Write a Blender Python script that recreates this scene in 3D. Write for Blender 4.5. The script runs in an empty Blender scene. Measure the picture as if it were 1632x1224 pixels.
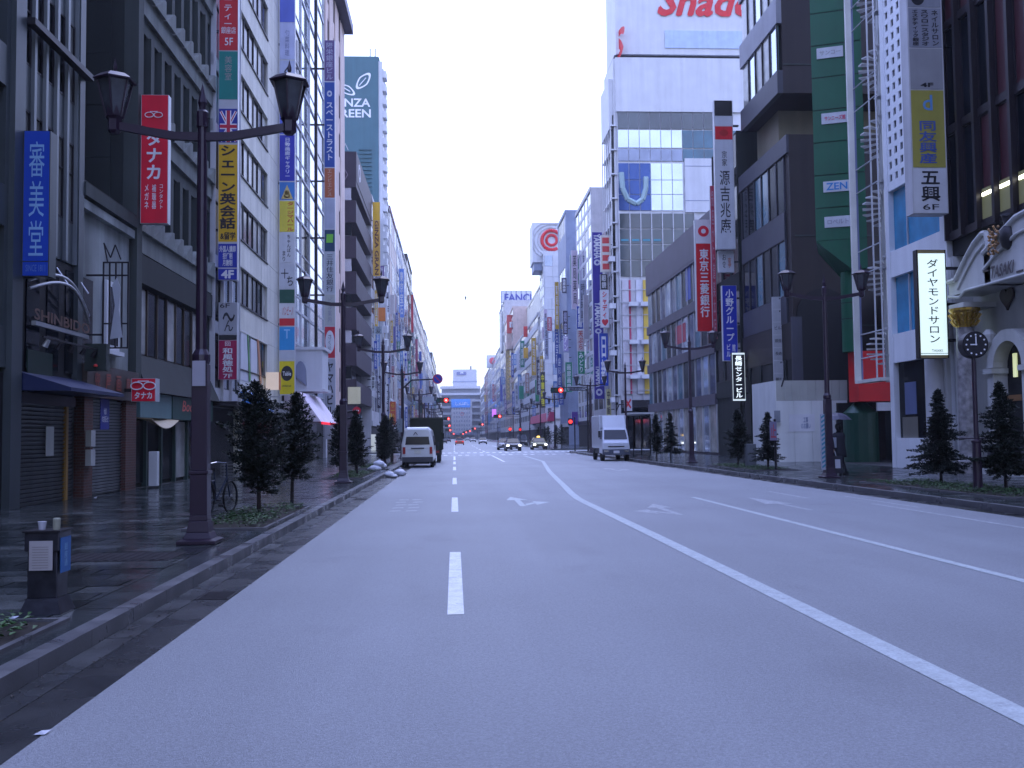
import bpy, math, random
from mathutils import Vector, Matrix
random.seed(7)
S = bpy.context.scene
COL = S.collection
# ------------------------------------------------------------ camera, sky, sun, exposure
FPX, CX, CY = 1587.0, 816.0, 612.0           # photograph is 1632 x 1224
_p1 = Vector((-92, -84, -FPX)).normalized()
_p2 = (Vector((-92, -84, -FPX)) + Vector((1, .011, 0)))
Zc = _p2.cross(_p1).normalized(); Xc = _p1.cross(Zc).normalized()
C2W = Matrix((Xc, _p1, Zc))                   # rows = world axes seen from the camera
CAMZ = 1.6
cam_d = bpy.data.cameras.new('camera'); cam = bpy.data.objects.new('camera', cam_d)
cam_d.lens = 36 * FPX / 1632; cam_d.sensor_width = 36; cam_d.clip_start = .1; cam_d.clip_end = 4000
cam.matrix_world = Matrix.Translation((0, 0, CAMZ)) @ C2W.to_4x4()
COL.objects.link(cam); S.camera = cam

W = bpy.data.worlds.new("World"); S.world = W; W.use_nodes = True
nt = W.node_tree; nt.nodes.clear()
def N(t, **k):
    n = nt.nodes.new(t)
    for a, b in k.items(): setattr(n, a, b)
    return n
SUN_EL, SUN_AZ = math.radians(58), math.radians(20)
sky = N('ShaderNodeTexSky', sky_type='NISHITA', sun_disc=False, sun_elevation=SUN_EL, sun_rotation=SUN_AZ)
bg1 = N('ShaderNodeBackground'); bg1.inputs[1].default_value = .05
nt.links.new(sky.outputs[0], bg1.inputs[0])
# overcast layer: cool cloud deck, three times brighter overhead than at the horizon
tc = N('ShaderNodeTexCoord'); sp = N('ShaderNodeSeparateXYZ'); nt.links.new(tc.outputs['Generated'], sp.inputs[0])
mp = N('ShaderNodeMapRange'); mp.inputs[1].default_value = 0; mp.inputs[2].default_value = .9
mp.inputs[3].default_value = .0; mp.inputs[4].default_value = 1
nt.links.new(sp.outputs['Z'], mp.inputs[0])
mapn = N('ShaderNodeMapping'); mapn.inputs['Scale'].default_value = (1, 1, 3.5); nt.links.new(tc.outputs['Generated'], mapn.inputs[0])
no = N('ShaderNodeTexNoise'); no.inputs['Scale'].default_value = 2.2; no.inputs['Detail'].default_value = 5
nt.links.new(mapn.outputs[0], no.inputs['Vector'])
nm = N('ShaderNodeMapRange'); nm.inputs[1].default_value = .3; nm.inputs[2].default_value = .7
nm.inputs[3].default_value = .9; nm.inputs[4].default_value = 1.1; nt.links.new(no.outputs[0], nm.inputs[0])
ramp = N('ShaderNodeMix', data_type='RGBA')
ramp.inputs[6].default_value = SKY_HOR = (1.10, 1.18, 1.45, 1)
ramp.inputs[7].default_value = SKY_ZEN = (1.68, 2.14, 4.65, 1)
nt.links.new(mp.outputs[0], ramp.inputs[0])
mul = N('ShaderNodeVectorMath', operation='SCALE'); nt.links.new(ramp.outputs[2], mul.inputs[0]); nt.links.new(nm.outputs[0], mul.inputs['Scale'])
bg2 = N('ShaderNodeBackground'); bg2.inputs[1].default_value = .92; nt.links.new(mul.outputs[0], bg2.inputs[0])
ad = N('ShaderNodeAddShader'); nt.links.new(bg1.outputs[0], ad.inputs[0]); nt.links.new(bg2.outputs[0], ad.inputs[1])
out = N('ShaderNodeOutputWorld'); nt.links.new(ad.outputs[0], out.inputs[0])
sl = bpy.data.lights.new('sun', 'SUN'); sl.energy = .5; sl.angle = math.radians(30); sl.color = (1, .97, .93)
sun = bpy.data.objects.new('sun', sl); COL.objects.link(sun)
sun.rotation_euler = (math.radians(90) - SUN_EL, 0, math.pi - SUN_AZ)
S.view_settings.view_transform = 'Standard'; S.view_settings.look = 'None'
S.view_settings.exposure = 0; S.view_settings.gamma = 1; S.view_settings.use_curve_mapping = False
S.render.engine = 'CYCLES'
S.cycles.max_bounces = 6; S.cycles.diffuse_bounces = 3; S.cycles.glossy_bounces = 3; S.cycles.transmission_bounces = 3
S.cycles.sample_clamp_indirect = 6; S.cycles.caustics_reflective = False; S.cycles.caustics_refractive = False

# ------------------------------------------------------------ measuring helpers (a pixel of the photograph -> a place in the street)
FL, FR, KL, KR = -9.7, 18.2, -2.82, 10.75      # facade lines and kerb lines
def ray(px, py): return C2W @ Vector((px - CX, CY - py, -FPX))
def onX(px, py, X):
    r = ray(px, py); t = X / r.x; return r.y * t, CAMZ + r.z * t          # (Y, Z)
def onY(px, py, Y):
    r = ray(px, py); t = Y / r.y; return r.x * t, CAMZ + r.z * t          # (X, Z)
def onZ(px, py, Z=0.0):
    r = ray(px, py); t = (Z - CAMZ) / r.z; return r.x * t, r.y * t         # (X, Y)

# ------------------------------------------------------------ materials
MATS = {}
def M(name, col, rough=.7, metal=0., var=.12, scale=.8, bump=0., bscale=30., emit=None, estr=1., streak=0., spec=.4, wet=0., coat=0., fine=0.):
    if name in MATS: return MATS[name]
    m = bpy.data.materials.new(name); m.use_nodes = True; t = m.node_tree; L = t.links.new
    b = t.nodes['Principled BSDF']
    b.inputs['Roughness'].default_value = rough; b.inputs['Metallic'].default_value = metal
    b.inputs['Specular IOR Level'].default_value = spec; b.inputs['Coat Weight'].default_value = coat
    g = t.nodes.new('ShaderNodeNewGeometry'); pos = g.outputs['Position']
    c = (*col, 1)
    def noise(sc, det=4, vec=None):
        n = t.nodes.new('ShaderNodeTexNoise'); n.inputs['Scale'].default_value = sc; n.inputs['Detail'].default_value = det
        L(vec or pos, n.inputs['Vector']); return n.outputs[0]
    def rng(src, a, b_, lo=.3, hi=.7):
        r = t.nodes.new('ShaderNodeMapRange'); L(src, r.inputs[0])
        for i, v in enumerate((lo, hi, a, b_)): r.inputs[i + 1].default_value = v
        return r.outputs[0]
    def mulc(fac_src, base):
        v = t.nodes.new('ShaderNodeVectorMath'); v.operation = 'SCALE'
        if isinstance(base, tuple): v.inputs[0].default_value = base[:3]
        else: L(base, v.inputs[0])
        L(fac_src, v.inputs['Scale']); return v.outputs[0]
    cur = c
    if var: cur = mulc(rng(noise(scale), 1 - var, 1 + var), cur)
    if fine: cur = mulc(rng(noise(fine, 2), .86, 1.14), cur)
    if streak:
        mpn = t.nodes.new('ShaderNodeMapping'); mpn.inputs['Scale'].default_value = (2.2, 2.2, .12); L(pos, mpn.inputs[0])
        cur = mulc(rng(noise(1, 5, mpn.outputs[0]), 1 - streak, 1 + streak * .4), cur)
    if isinstance(cur, tuple): b.inputs['Base Color'].default_value = cur
    else: L(cur, b.inputs['Base Color'])
    if wet: L(rng(noise(wet, 4), rough * .35, rough * 1.3), b.inputs['Roughness'])
    if bump:
        bn = t.nodes.new('ShaderNodeBump'); bn.inputs['Strength'].default_value = bump; bn.inputs['Distance'].default_value = .02
        L(noise(bscale, 3), bn.inputs['Height']); L(bn.outputs[0], b.inputs['Normal'])
    if emit:
        b.inputs['Emission Color'].default_value = (*emit, 1); b.inputs['Emission Strength'].default_value = estr
    MATS[name] = m; return m
def paint(r, g, b, rough=.45):                 # flat enamel colour for signs
    return M('enamel_%02x%02x%02x' % tuple(int(max(0, min(1, v)) * 255) for v in (r, g, b)), (r, g, b), rough, var=.07, scale=1.5, streak=.12)

concrete = M('grey_concrete', (.20, .20, .195), .85, bump=.25, streak=.3)
concrete_dark = M('dark_concrete', (.012, .016, .014), .8, bump=.25, streak=.35)
grid_stone = M('grid_facade_stone', (.040, .049, .044), .8, bump=.2, streak=.3)
stucco = M('pale_stucco', (.24, .26, .245), .9, bump=.3, streak=.35, var=.2)
cream = M('cream_stone_cladding', (.60, .585, .50), .6, streak=.16, var=.08)
white_wall = M('white_panel', (.58, .59, .60), .5, streak=.08, var=.05)
white_stone = M('white_limestone', (.50, .50, .48), .6, bump=.15, streak=.15)
tan = M('tan_tile', (.52, .40, .35), .6, streak=.1)
brown_wall = M('brown_tile_wall', (.022, .015, .014), .6, streak=.25)
dark_purple = M('dark_plum_cladding', (.032, .021, .032), .55, streak=.2)
slate = M('slate_blue_panel', (.22, .26, .36), .5, streak=.1)
pale_grey = M('pale_grey_cladding', (.45, .45, .46), .55, streak=.15)
mullion_blue = M('grey_blue_aluminium', (.062, .075, .078), .4, metal=.3, streak=.15)
dark_metal = M('dark_metal', (.02, .018, .022), .45, metal=.4, var=.1)
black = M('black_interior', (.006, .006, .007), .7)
steel = M('brushed_steel', (.38, .39, .40), .35, metal=.8)
alu = M('pale_aluminium_frame', (.5, .51, .53), .4, metal=.3)
lamp_brown = M('lamp_brown_paint', (.022, .010, .024), .4, var=.15, scale=5, coat=.15)
glass = M('dark_window_glass', (.004, .006, .009), .12, spec=.14, var=.5, scale=.4, bump=.015, bscale=.7)
glass_sky = M('pale_reflective_glass', (.62, .70, .80), .06, metal=.75, var=.1, scale=.3, bump=.01, bscale=.5)
glass_teal = M('teal_window_glass', (.02, .10, .15), .12, spec=.9, var=.3, scale=.6)
glass_warm = M('curtained_window', (.30, .30, .27), .25, spec=.8, var=.35, scale=1.2)
green_clad = M('green_cladding', (.001, .085, .036), .5, var=.1, streak=.12)
teal_clad = M('teal_cladding', (.055, .14, .165), .5, var=.05, streak=.1)
red_gloss = M('red_panel', (.55, .01, .012), .4)
lead_white = M('white_paint', (.8, .8, .8), .4, var=.03)
brick_m = M('red_brown_brick', (.13, .05, .035), .85, bump=.2)
def bricks():
    m = M('brick_wall_coursed', (.14, .05, .035), .85); t = m.node_tree; b = t.nodes['Principled BSDF']
    g = t.nodes.new('ShaderNodeNewGeometry'); mpn = t.nodes.new('ShaderNodeMapping'); mpn.inputs['Rotation'].default_value = (math.pi/2, 0, 0)
    cx = t.nodes.new('ShaderNodeSeparateXYZ'); t.links.new(g.outputs['Position'], cx.inputs[0])
    ad_ = t.nodes.new('ShaderNodeMath'); ad_.operation = 'ADD'; t.links.new(cx.outputs[0], ad_.inputs[0]); t.links.new(cx.outputs[1], ad_.inputs[1])
    cb = t.nodes.new('ShaderNodeCombineXYZ'); t.links.new(ad_.outputs[0], cb.inputs[0]); t.links.new(cx.outputs[2], cb.inputs[1])
    br = t.nodes.new('ShaderNodeTexBrick'); br.inputs['Scale'].default_value = 1; br.inputs['Brick Width'].default_value = .22; br.inputs['Row Height'].default_value = .075
    br.inputs['Mortar Size'].default_value = .008; br.inputs['Color1'].default_value = (.10, .032, .022, 1); br.inputs['Color2'].default_value = (.06, .024, .018, 1); br.inputs['Mortar'].default_value = (.1, .09, .08, 1)
    t.links.new(cb.outputs[0], br.inputs['Vector']); t.links.new(br.outputs['Color'], b.inputs['Base Color'])
    bn = t.nodes.new('ShaderNodeBump'); bn.invert = True; bn.inputs['Distance'].default_value = .01; t.links.new(br.outputs['Fac'], bn.inputs['Height']); t.links.new(bn.outputs[0], b.inputs['Normal'])
    return m
brick_wall_m = bricks()
def road_mat():
    m = M('light_worn_asphalt', (.24, .25, .262), .5, var=.09, scale=.22, bump=.5, bscale=130, fine=46, spec=.35); t = m.node_tree; L = t.links.new
    b = t.nodes['Principled BSDF']; src = b.inputs['Base Color'].links[0].from_socket; g = [n for n in t.nodes if n.type == 'NEW_GEOMETRY'][0]
    def layer(src, sx, sy, sc, lo, hi, a, c, det=5):
        mp_ = t.nodes.new('ShaderNodeMapping'); mp_.inputs['Scale'].default_value = (sx, sy, 1); L(g.outputs['Position'], mp_.inputs[0])
        n = t.nodes.new('ShaderNodeTexNoise'); n.inputs['Scale'].default_value = sc; n.inputs['Detail'].default_value = det; L(mp_.outputs[0], n.inputs['Vector'])
        r = t.nodes.new('ShaderNodeMapRange'); L(n.outputs[0], r.inputs[0])
        for i, v in enumerate((lo, hi, a, c)): r.inputs[i + 1].default_value = v
        v = t.nodes.new('ShaderNodeVectorMath'); v.operation = 'SCALE'; L(src, v.inputs[0]); L(r.outputs[0], v.inputs['Scale']); return v.outputs[0]
    src = layer(src, 1.1, .05, 1, .3, .7, .93, 1.06)            # wheel tracks worn along the lanes
    src = layer(src, 1, 1, 120, .3, .7, .84, 1.15, 2)            # aggregate
    src = layer(src, 1, .6, .9, .28, .40, .90, 1)                # darker damp patches
    L(src, b.inputs['Base Color']); return m
asphalt = road_mat()
asphalt_dark = M('dark_wet_gutter_asphalt', (.020, .021, .022), .34, var=.35, scale=1.1, bump=.3, bscale=110, wet=1.2, fine=60)
def worn(name, col, lo, hi):                   # road paint rubbed through to the asphalt in places
    m = M(name, col, .55, var=.12, scale=6, fine=50); t = m.node_tree; L = t.links.new; b = t.nodes['Principled BSDF']
    src = b.inputs['Base Color'].links[0].from_socket; g = [n for n in t.nodes if n.type == 'NEW_GEOMETRY'][0]
    n = t.nodes.new('ShaderNodeTexNoise'); n.inputs['Scale'].default_value = 9; n.inputs['Detail'].default_value = 9; n.inputs['Roughness'].default_value = .75; L(g.outputs['Position'], n.inputs['Vector'])
    r = t.nodes.new('ShaderNodeMapRange'); L(n.outputs[0], r.inputs[0]); r.inputs[1].default_value = lo; r.inputs[2].default_value = hi
    x = t.nodes.new('ShaderNodeMix'); x.data_type = 'RGBA'; L(r.outputs[0], x.inputs[0]); x.inputs[6].default_value = (.27, .28, .29, 1); L(src, x.inputs[7]); L(x.outputs[2], b.inputs['Base Color']); return m
marking = worn('worn_road_paint', (.74, .75, .72), .30, .42)
marking_line = worn('greyed_line_paint', (.44, .48, .47), .32, .46)
marking_faint = worn('faded_road_paint', (.46, .48, .48), .42, .62)
soil = M('dark_soil', (.02, .016, .012), .9, bump=.6, bscale=25)
stone_c = M('wet_paving_pale', (.08, .087, .085), .22, wet=1.6, bump=.2, bscale=14, var=.3, scale=1.4)
stone_a = M('wet_paving_dark', (.018, .022, .023), .2, wet=1.6, bump=.2, bscale=14, var=.3, scale=1.4)
stone_b = M('wet_paving_mid', (.040, .046, .046), .2, wet=1.6, bump=.2, bscale=14, var=.3, scale=1.4)
joint = M('paving_joint', (.012, .012, .012), .8)
kerb_m = M('granite_kerb', (.10, .10, .105), .5, var=.2, scale=4, fine=80, wet=2)
leaf = M('conifer_needles', (.007, .014, .008), .7, var=.4, scale=6)
leaf_b = M('groundcover_leaf', (.035, .09, .022), .55, var=.4, scale=8)
bark = M('bark', (.03, .022, .02), .9)
rubber = M('tyre_rubber', (.012, .012, .013), .8)
car_glass = M('car_glass', (.008, .009, .013), .12, spec=.3)
chrome = M('chrome', (.5, .5, .52), .2, metal=1)
glow_red = M('red_signal_light', (.6, .02, .01), .5, emit=(1, .035, .03), estr=3.2)
glow_red_dim = M('red_tail_light', (.5, .02, .02), .5, emit=(1, .01, .01), estr=1.2)
glow_head = M('headlight_glow', (.9, .9, .8), .5, emit=(1, .97, .88), estr=6)
glow_white = M('lit_sign_white', (.8, .9, .85), .5, emit=(.78, 1, .94), estr=.78, var=0)
glow_warm = M('warm_lamp', (.9, .8, .6), .5, emit=(1, .82, .5), estr=3)
lamp_glass = M('frosted_lamp_glass', (.06, .065, .075), .25, spec=.7, var=.2, scale=8)
ink = paint(.015, .015, .02); white_ink = paint(.82, .83, .85); 

# ------------------------------------------------------------ object helpers
def tag(o, label=None, cat=None, group=None, kind=None):
    if label: o['label'] = label
    if cat: o['category'] = cat
    if group: o['group'] = group
    if kind: o['kind'] = kind
    return o
WM = {}                                        # python-side world matrices
def empty(name, loc=(0, 0, 0), label=None, cat=None, group=None, kind=None, parent=None):
    o = bpy.data.objects.new(name, None); COL.objects.link(o); o.empty_display_size = .2
    mw = Matrix.Translation(loc)
    attach(o, mw, parent)
    return tag(o, label, cat, group, kind)
def attach(o, mw, parent):
    if parent is not None:
        o.parent = parent; o.matrix_basis = mw
        o.matrix_parent_inverse = WM[parent.name].inverted()
    else: o.matrix_basis = mw
    WM[o.name] = mw
class MB:
    def __init__(s): s.v = []; s.f = []; s.mi = []; s.cm = 0
    def add(s, vs, fs):
        n = len(s.v); s.v += [tuple(v) for v in vs]; s.f += [tuple(i + n for i in f) for f in fs]; s.mi += [s.cm] * len(fs); return s
    def box(s, x0, x1, y0, y1, z0, z1):
        return s.add([(x0,y0,z0),(x1,y0,z0),(x1,y1,z0),(x0,y1,z0),(x0,y0,z1),(x1,y0,z1),(x1,y1,z1),(x0,y1,z1)],
                     [(0,3,2,1),(4,5,6,7),(0,1,5,4),(1,2,6,5),(2,3,7,6),(3,0,4,7)])
    def hexa(s, b, t):                          # bottom 4 pts, top 4 pts
        return s.add(list(b) + list(t), [(0,3,2,1),(4,5,6,7),(0,1,5,4),(1,2,6,5),(2,3,7,6),(3,0,4,7)])
    def cyl(s, p0, p1, r0, r1=None, n=10, caps=True):
        r1 = r0 if r1 is None else r1; p0 = Vector(p0); p1 = Vector(p1); d = (p1 - p0).normalized()
        a = d.orthogonal().normalized(); b = d.cross(a); vs = []
        for p, r in ((p0, r0), (p1, r1)):
            for i in range(n):
                t = 2 * math.pi * i / n; vs.append(p + (a * math.cos(t) + b * math.sin(t)) * r)
        fs = [(i, (i + 1) % n, n + (i + 1) % n, n + i) for i in range(n)]
        if caps: fs += [tuple(range(n - 1, -1, -1)), tuple(range(n, 2 * n))]
        return s.add(vs, fs)
    def lathe(s, prof, c=(0, 0, 0), n=12, rot=0):  # prof: (r, z)
        vs = []; m = len(prof)
        for r, z in prof:
            for i in range(n):
                t = 2 * math.pi * i / n + rot; vs.append((c[0] + r * math.cos(t), c[1] + r * math.sin(t), c[2] + z))
        fs = [(j*n+i, j*n+(i+1) % n, (j+1)*n+(i+1) % n, (j+1)*n+i) for j in range(m - 1) for i in range(n)]
        fs += [tuple(range(n - 1, -1, -1)), tuple(range((m-1)*n, m*n))]
        return s.add(vs, fs)
    def prism(s, poly, axis, a, b):             # poly 2D; extruded along axis from a to b
        k = len(poly)
        def p(u, v, w): return {'x': (w, u, v), 'y': (u, w, v), 'z': (u, v, w)}[axis]
        vs = [p(u, v, a) for u, v in poly] + [p(u, v, b) for u, v in poly]
        return s.add(vs, [(i, (i+1) % k, k+(i+1) % k, k+i) for i in range(k)] + [tuple(range(k-1, -1, -1)), tuple(range(k, 2*k))])
    def tube(s, pts, r, n=6):
        for a, b in zip(pts[:-1], pts[1:]): s.cyl(a, b, r, r, n)
        return s
    def mesh(s, name, mats, smooth=False):
        me = bpy.data.meshes.new(name); me.from_pydata(s.v, [], s.f)
        for m in (mats if isinstance(mats, (list, tuple)) else [mats]): me.materials.append(m)
        if any(s.mi): me.polygons.foreach_set('material_index', s.mi)
        import bmesh
        bm = bmesh.new(); bm.from_mesh(me); bmesh.ops.recalc_face_normals(bm, faces=bm.faces); bm.to_mesh(me); bm.free()
        if smooth: me.shade_smooth()
        return me
    def build(s, name, mats, parent=None, smooth=False, bevel=0, **tg):
        me = s.mesh(name, mats, smooth); return inst(name, me, Matrix(), parent, bevel=bevel, **tg)
def inst(name, me, mw, parent=None, bevel=0, **tg):
    o = bpy.data.objects.new(name, me); COL.objects.link(o)
    attach(o, mw, parent)
    if bevel:
        b = o.modifiers.new('bevel', 'BEVEL'); b.width = bevel; b.segments = 2; b.limit_method = 'ANGLE'
    return tag(o, **tg) if tg else o
_unit = {}
def cube(name, x0, x1, y0, y1, z0, z1, mat, parent=None, **tg):   # a box part sharing one mesh per material
    if mat.name not in _unit: _unit[mat.name] = MB().box(-.5, .5, -.5, .5, -.5, .5).mesh('box_' + mat.name, mat)
    mw = Matrix.LocRotScale(Vector(((x0+x1)/2, (y0+y1)/2, (z0+z1)/2)), None, Vector((abs(x1-x0), abs(y1-y0), abs(z1-z0))))
    return inst(name, _unit[mat.name], mw, parent, **tg)
def copy_tree(o, parent=None, loc=None, rz=None):
    c = o.copy(); COL.objects.link(c)
    if parent is not None: c.parent = parent
    if loc is not None: c.location = loc
    if rz is not None: c.rotation_euler.z = rz
    for ch in o.children: copy_tree(ch, c)
    return c
_txt = {}
def text_mesh(body, bold, mat):
    k = (body, bold, mat.name)
    if k not in _txt:
        c = bpy.data.curves.new('lettering', 'FONT'); c.body = body; c.align_x = 'CENTER'; c.resolution_u = 2; c.offset = min(bold, .008); c.space_line = 1.02 if '\n' in body else 1
        o = bpy.data.objects.new('lettering', c); me = bpy.data.meshes.new_from_object(o); me.name = 'lettering'
        bpy.data.objects.remove(o); bpy.data.curves.remove(c)
        if bold > .012:                        # heavier strokes: three slightly shifted layers of the glyphs
            vs = [tuple(v.co) for v in me.vertices]; fs = [tuple(p.vertices) for p in me.polygons]; V_, F_s = [], []
            for i, (dx, dy) in enumerate(((-bold*.7, 0), (bold*.7, 0), (0, bold*.7), (0, -bold*.7))):
                n = len(V_); V_ += [(x + dx, y + dy, i*.0012) for x, y, z in vs]; F_s += [tuple(q + n for q in f) for f in fs]
            me = bpy.data.meshes.new('lettering'); me.from_pydata(V_, [], F_s)
        me.materials.clear(); me.materials.append(mat)
        xs = [v.co.x for v in me.vertices]; ys = [v.co.y for v in me.vertices]
        if not xs: xs = [0, 1]; ys = [0, 1]
        _txt[k] = (me, min(xs), max(xs), min(ys), max(ys))
    return _txt[k]
DIRS = {'-Y': ((1, 0, 0), (0, 0, 1)), '+X': ((0, 1, 0), (0, 0, 1)), '-X': ((0, -1, 0), (0, 0, 1))}
def text(body, w, h, c, facing, mat, parent, bold=.012, keep=False, rot=0, name='lettering', shear=0):
    me, x0, x1, y0, y1 = text_mesh(body, bold, mat)
    ux, uy = (Vector(a) for a in (DIRS[facing] if isinstance(facing, str) else facing))
    if rot: ux, uy = -uy, ux                   # letters laid on their side, reading downwards
    sw, sh = (h, w) if rot else (w, h)
    if shear:
        key = (body, bold, mat.name, shear)
        if key not in _txt:
            me = me.copy(); me.transform(Matrix(((1, shear, 0, 0), (0, 1, 0, 0), (0, 0, 1, 0), (0, 0, 0, 1))))
            xs = [v.co.x for v in me.vertices]; _txt[key] = (me, min(xs), max(xs), y0, y1)
        me, x0, x1, y0, y1 = _txt[key]
    sx = sw / max(1e-6, x1 - x0); sy = sh / max(1e-6, y1 - y0)
    if keep: sx = sy = min(sx, sy)
    nrm = ux.cross(uy)
    o0 = Vector(c) - ux * sx * (x0 + x1) / 2 - uy * sy * (y0 + y1) / 2
    uy2 = uy
    mw = Matrix(((ux.x*sx, uy2.x*sy, nrm.x, o0.x), (ux.y*sx, uy2.y*sy, nrm.y, o0.y), (ux.z*sx, uy2.z*sy, nrm.z, o0.z), (0, 0, 0, 1)))
    return inst(name, me, mw, parent)
def vt(s): return '\n'.join(s)                 # vertical writing
# ------------------------------------------------------------ ground, road, pavements
ground = MB().box(-400, 400, -60, 1500, -.6, -.02).build('ground', asphalt_dark, kind='structure')
road = MB().box(-2.25, 10.35, -30, 760, -.3, .004).build('road', asphalt, kind='structure')
gut = MB().box(KL, -2.25, -30, 86, -.3, 0).box(10.35, KR, -30, 92, -.3, 0).box(KL, -2.25, 99, 760, -.3, 0).box(10.35, KR, 110, 760, -.3, 0).build('gutter', asphalt_dark, kind='structure')
cross = MB().box(-120, -2.25, 88, 98.6, -.3, -.004).box(10.35, 160, 94.3, 110.4, -.3, -.004).build('side_street', asphalt, kind='structure')
def mark(poly, mat=marking, z=.008, name='lane_marking'):   # thermoplastic marking: a 4 mm sheet on the road
    b = MB(); k = len(poly)
    b.add([(x, y, z) for x, y in poly], [tuple(range(k))]); return b.build(name, mat, road)
def strip(x0, y0, x1, y1, w, mat=marking): return mark([(x0-w/2, y0), (x0+w/2, y0), (x1+w/2, y1), (x1-w/2, y1)], mat)
for a, b in ((9.05, 13.9), (21.3, 26.3), (33.6, 38.8), (47.5, 53), (58, 64), (68, 81)): strip(0, a, 0, b, .15)
for k in range(8): strip(0, 104 + k*14, 0, 110 + k*14, .15)
pts = [(3.16, 1), (3.16, 8), (3.15, 16), (3.1, 23.6), (3.15, 27.6), (4.2, 44), (5.5, 62), (5.6, 80)]
def ribbon(pts, w, mat):                      # one continuous line
    b = MB(); b.add([(x - w/2, y, .008) for x, y in pts] + [(x + w/2, y, .008) for x, y in pts], [(i, len(pts) + i, len(pts) + i + 1, i + 1) for i in range(len(pts) - 1)]); return b.build('lane_marking', mat, road)
ribbon(pts[:4] + [(3.105, 25), (3.2, 27.3), (3.4, 30.5)] + pts[5:], .2, marking_line)
strip(3.1, 62, 3.1, 83, .15)
for k in range(5): strip(3.1, 102 + k*16, 3.1, 110 + k*16, .15)
strip(6.02, 1, 6.02, 25, .14, marking_line); strip(9.3, 8, 9.3, 21.8, .12, marking_faint); 
for x0 in (6.4,): strip(x0, 102, x0, 170, .15)
for k in range(22):                            # two rows of bars of the crossing
    x = -2 + k * .62
    strip(x, 84.4, x, 86.6, .32, marking if k % 3 else marking_faint); strip(x + .3, 96.5, x + .3, 99.5, .32)
def arrow(x, y, mir=1, L=3.4, mat=marking, straight=True):
    P = lambda pts: mark([(x + mir*a, y + b) for a, b in pts], mat)
    P([(-.07, 0), (.07, 0), (.07, L*.62), (-.07, L*.62)])
    if straight: P([(-.27, L*.62), (.27, L*.62), (-.1, L)])
    P([(.093, L*.05), (.34, L*.24), (.34, L*.36), (.093, L*.2)]); P([(.345, L*.1), (.72, L*.36), (.345, L*.48)])
arrow(1.55, 22.7, 1, 3.5, marking_line); arrow(4.45, 19.6, -1, 3.2, marking_faint); arrow(7.3, 44, 1, 4, marking_faint)
mark([(7.28, 20.3), (7.4, 20.3), (7.4, 22.2), (7.62, 22.2), (7.3, 24.6), (7.0, 22.2), (7.28, 22.2)], marking_faint)
strip(9.75, 20.5, 9.75, 24.6, .1, marking_faint)
strip(8.6, 24, 8.6, 27, .12, marking_faint)
rr = random.Random(3)
for j in range(5):
    for i in range(2): x = -1.45 + i*.33 + rr.random()*.1; mark([(x, 21.6+j*.95), (x+.26, 21.7+j*.95), (x+.24, 22+j*.95), (x+.02, 21.95+j*.95)], marking_faint)
# pavements: slabs under individually laid stones
pave_l = MB().box(-24, KL - .16, -30, 88, -.3, .118).build('left_pavement', joint, kind='structure')
pave_r = MB().box(KR + .16, 34, -30, 94.3, -.3, .118).build('right_pavement', joint, kind='structure')
pave_lf = MB().box(-30, KL - .01, 98.6, 760, -.3, .13).build('far_left_pavement', stone_b, kind='structure')
pave_rf = MB().box(KR + .01, 40, 110.4, 760, -.3, .13).build('far_right_pavement', stone_b, kind='structure')
BEDS = [(-4.35, -3.12, 16.5, 21.5), (-4.9, -3.2, 6.5, 8.35), (-4.6, -3.3, 36, 43), (-4.6, -3.3, 47, 54), (11.9, 13.9, 21.0, 28.6), (11.7, 13.4, 38.5, 45.5)]
def inbed(x, y): return any(a - .05 < x < b + .05 and c - .05 < y < d + .05 for a, b, c, d in BEDS)
count = 0; many = {0: MB(), 1: MB(), 2: MB()}; STONE = (stone_a, stone_b, stone_c)
rr = random.Random(11)
def lay(x0, x1, y0, y1, parent, near_limit, sx=.6, sy=.4, gap=.018):
    global count
    y = y0; row = 0
    while y < y1:
        x = x0 + (row % 2) * sx * .5 - sx * .5
        while x < x1:
            a, b = max(x, x0), min(x + sx, x1)
            if b - a > .08 and not inbed((a+b)/2, y + sy/2):
                top = .128 + rr.uniform(-.003, .004); k = (0, 0, 0, 1, 1, 1, 1, 2)[rr.randrange(8)]
                vis = (a + b) / 2 > -.53 * y - .4
                if parent and y < near_limit and vis and count < 295:
                    cube('paving_stone', a, b - gap, y, y + sy - gap, .09, top, STONE[k], parent); count += 1
                elif vis or y > near_limit: many[k].box(a, b - gap, y, y + sy - gap, .112, top)
            x += sx
        y += sy; row += 1
lay(-9.7, KL - .5, 5.0, 60, pave_l, 12.5, sy=.45)
for k, mt in enumerate(STONE): many[k].build('paving_stones', mt, pave_l, kind='stuff')
many = {0: MB(), 1: MB(), 2: MB()}
lay(KR + .46, 18.6, 18, 66, None, 0, sy=.45)
for k, mt in enumerate(STONE): many[k].build('paving_stones', mt, pave_r, kind='stuff')
MB().box(-9.7, KL - .5, 60, 88, .1, .128).build('far_paving', stone_b, pave_l)
MB().box(KR + .46, 18.6, 66, 94.3, .1, .128).build('far_paving', stone_b, pave_r)
edge_l = empty('kerb', (KL, 0, 0), kind='structure'); edge_r = empty('kerb', (KR, 0, 0), kind='structure')
for k in range(44):
    y = 3 + k * 1.0; j = rr.uniform(-.003, .003)
    cube('kerb_stone', KL - .16 + j, KL + j, y + .006, y + .994, -.02, .135 + j, kerb_m, edge_l)
    cube('edging_slab', KL - .49, KL - .165, y + .006, y + .994, .1, .131 + j, stone_b, edge_l)
MB().box(KL - .49, KL, 47, 86, -.02, .135).build('kerb_run', kerb_m, edge_l)
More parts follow.
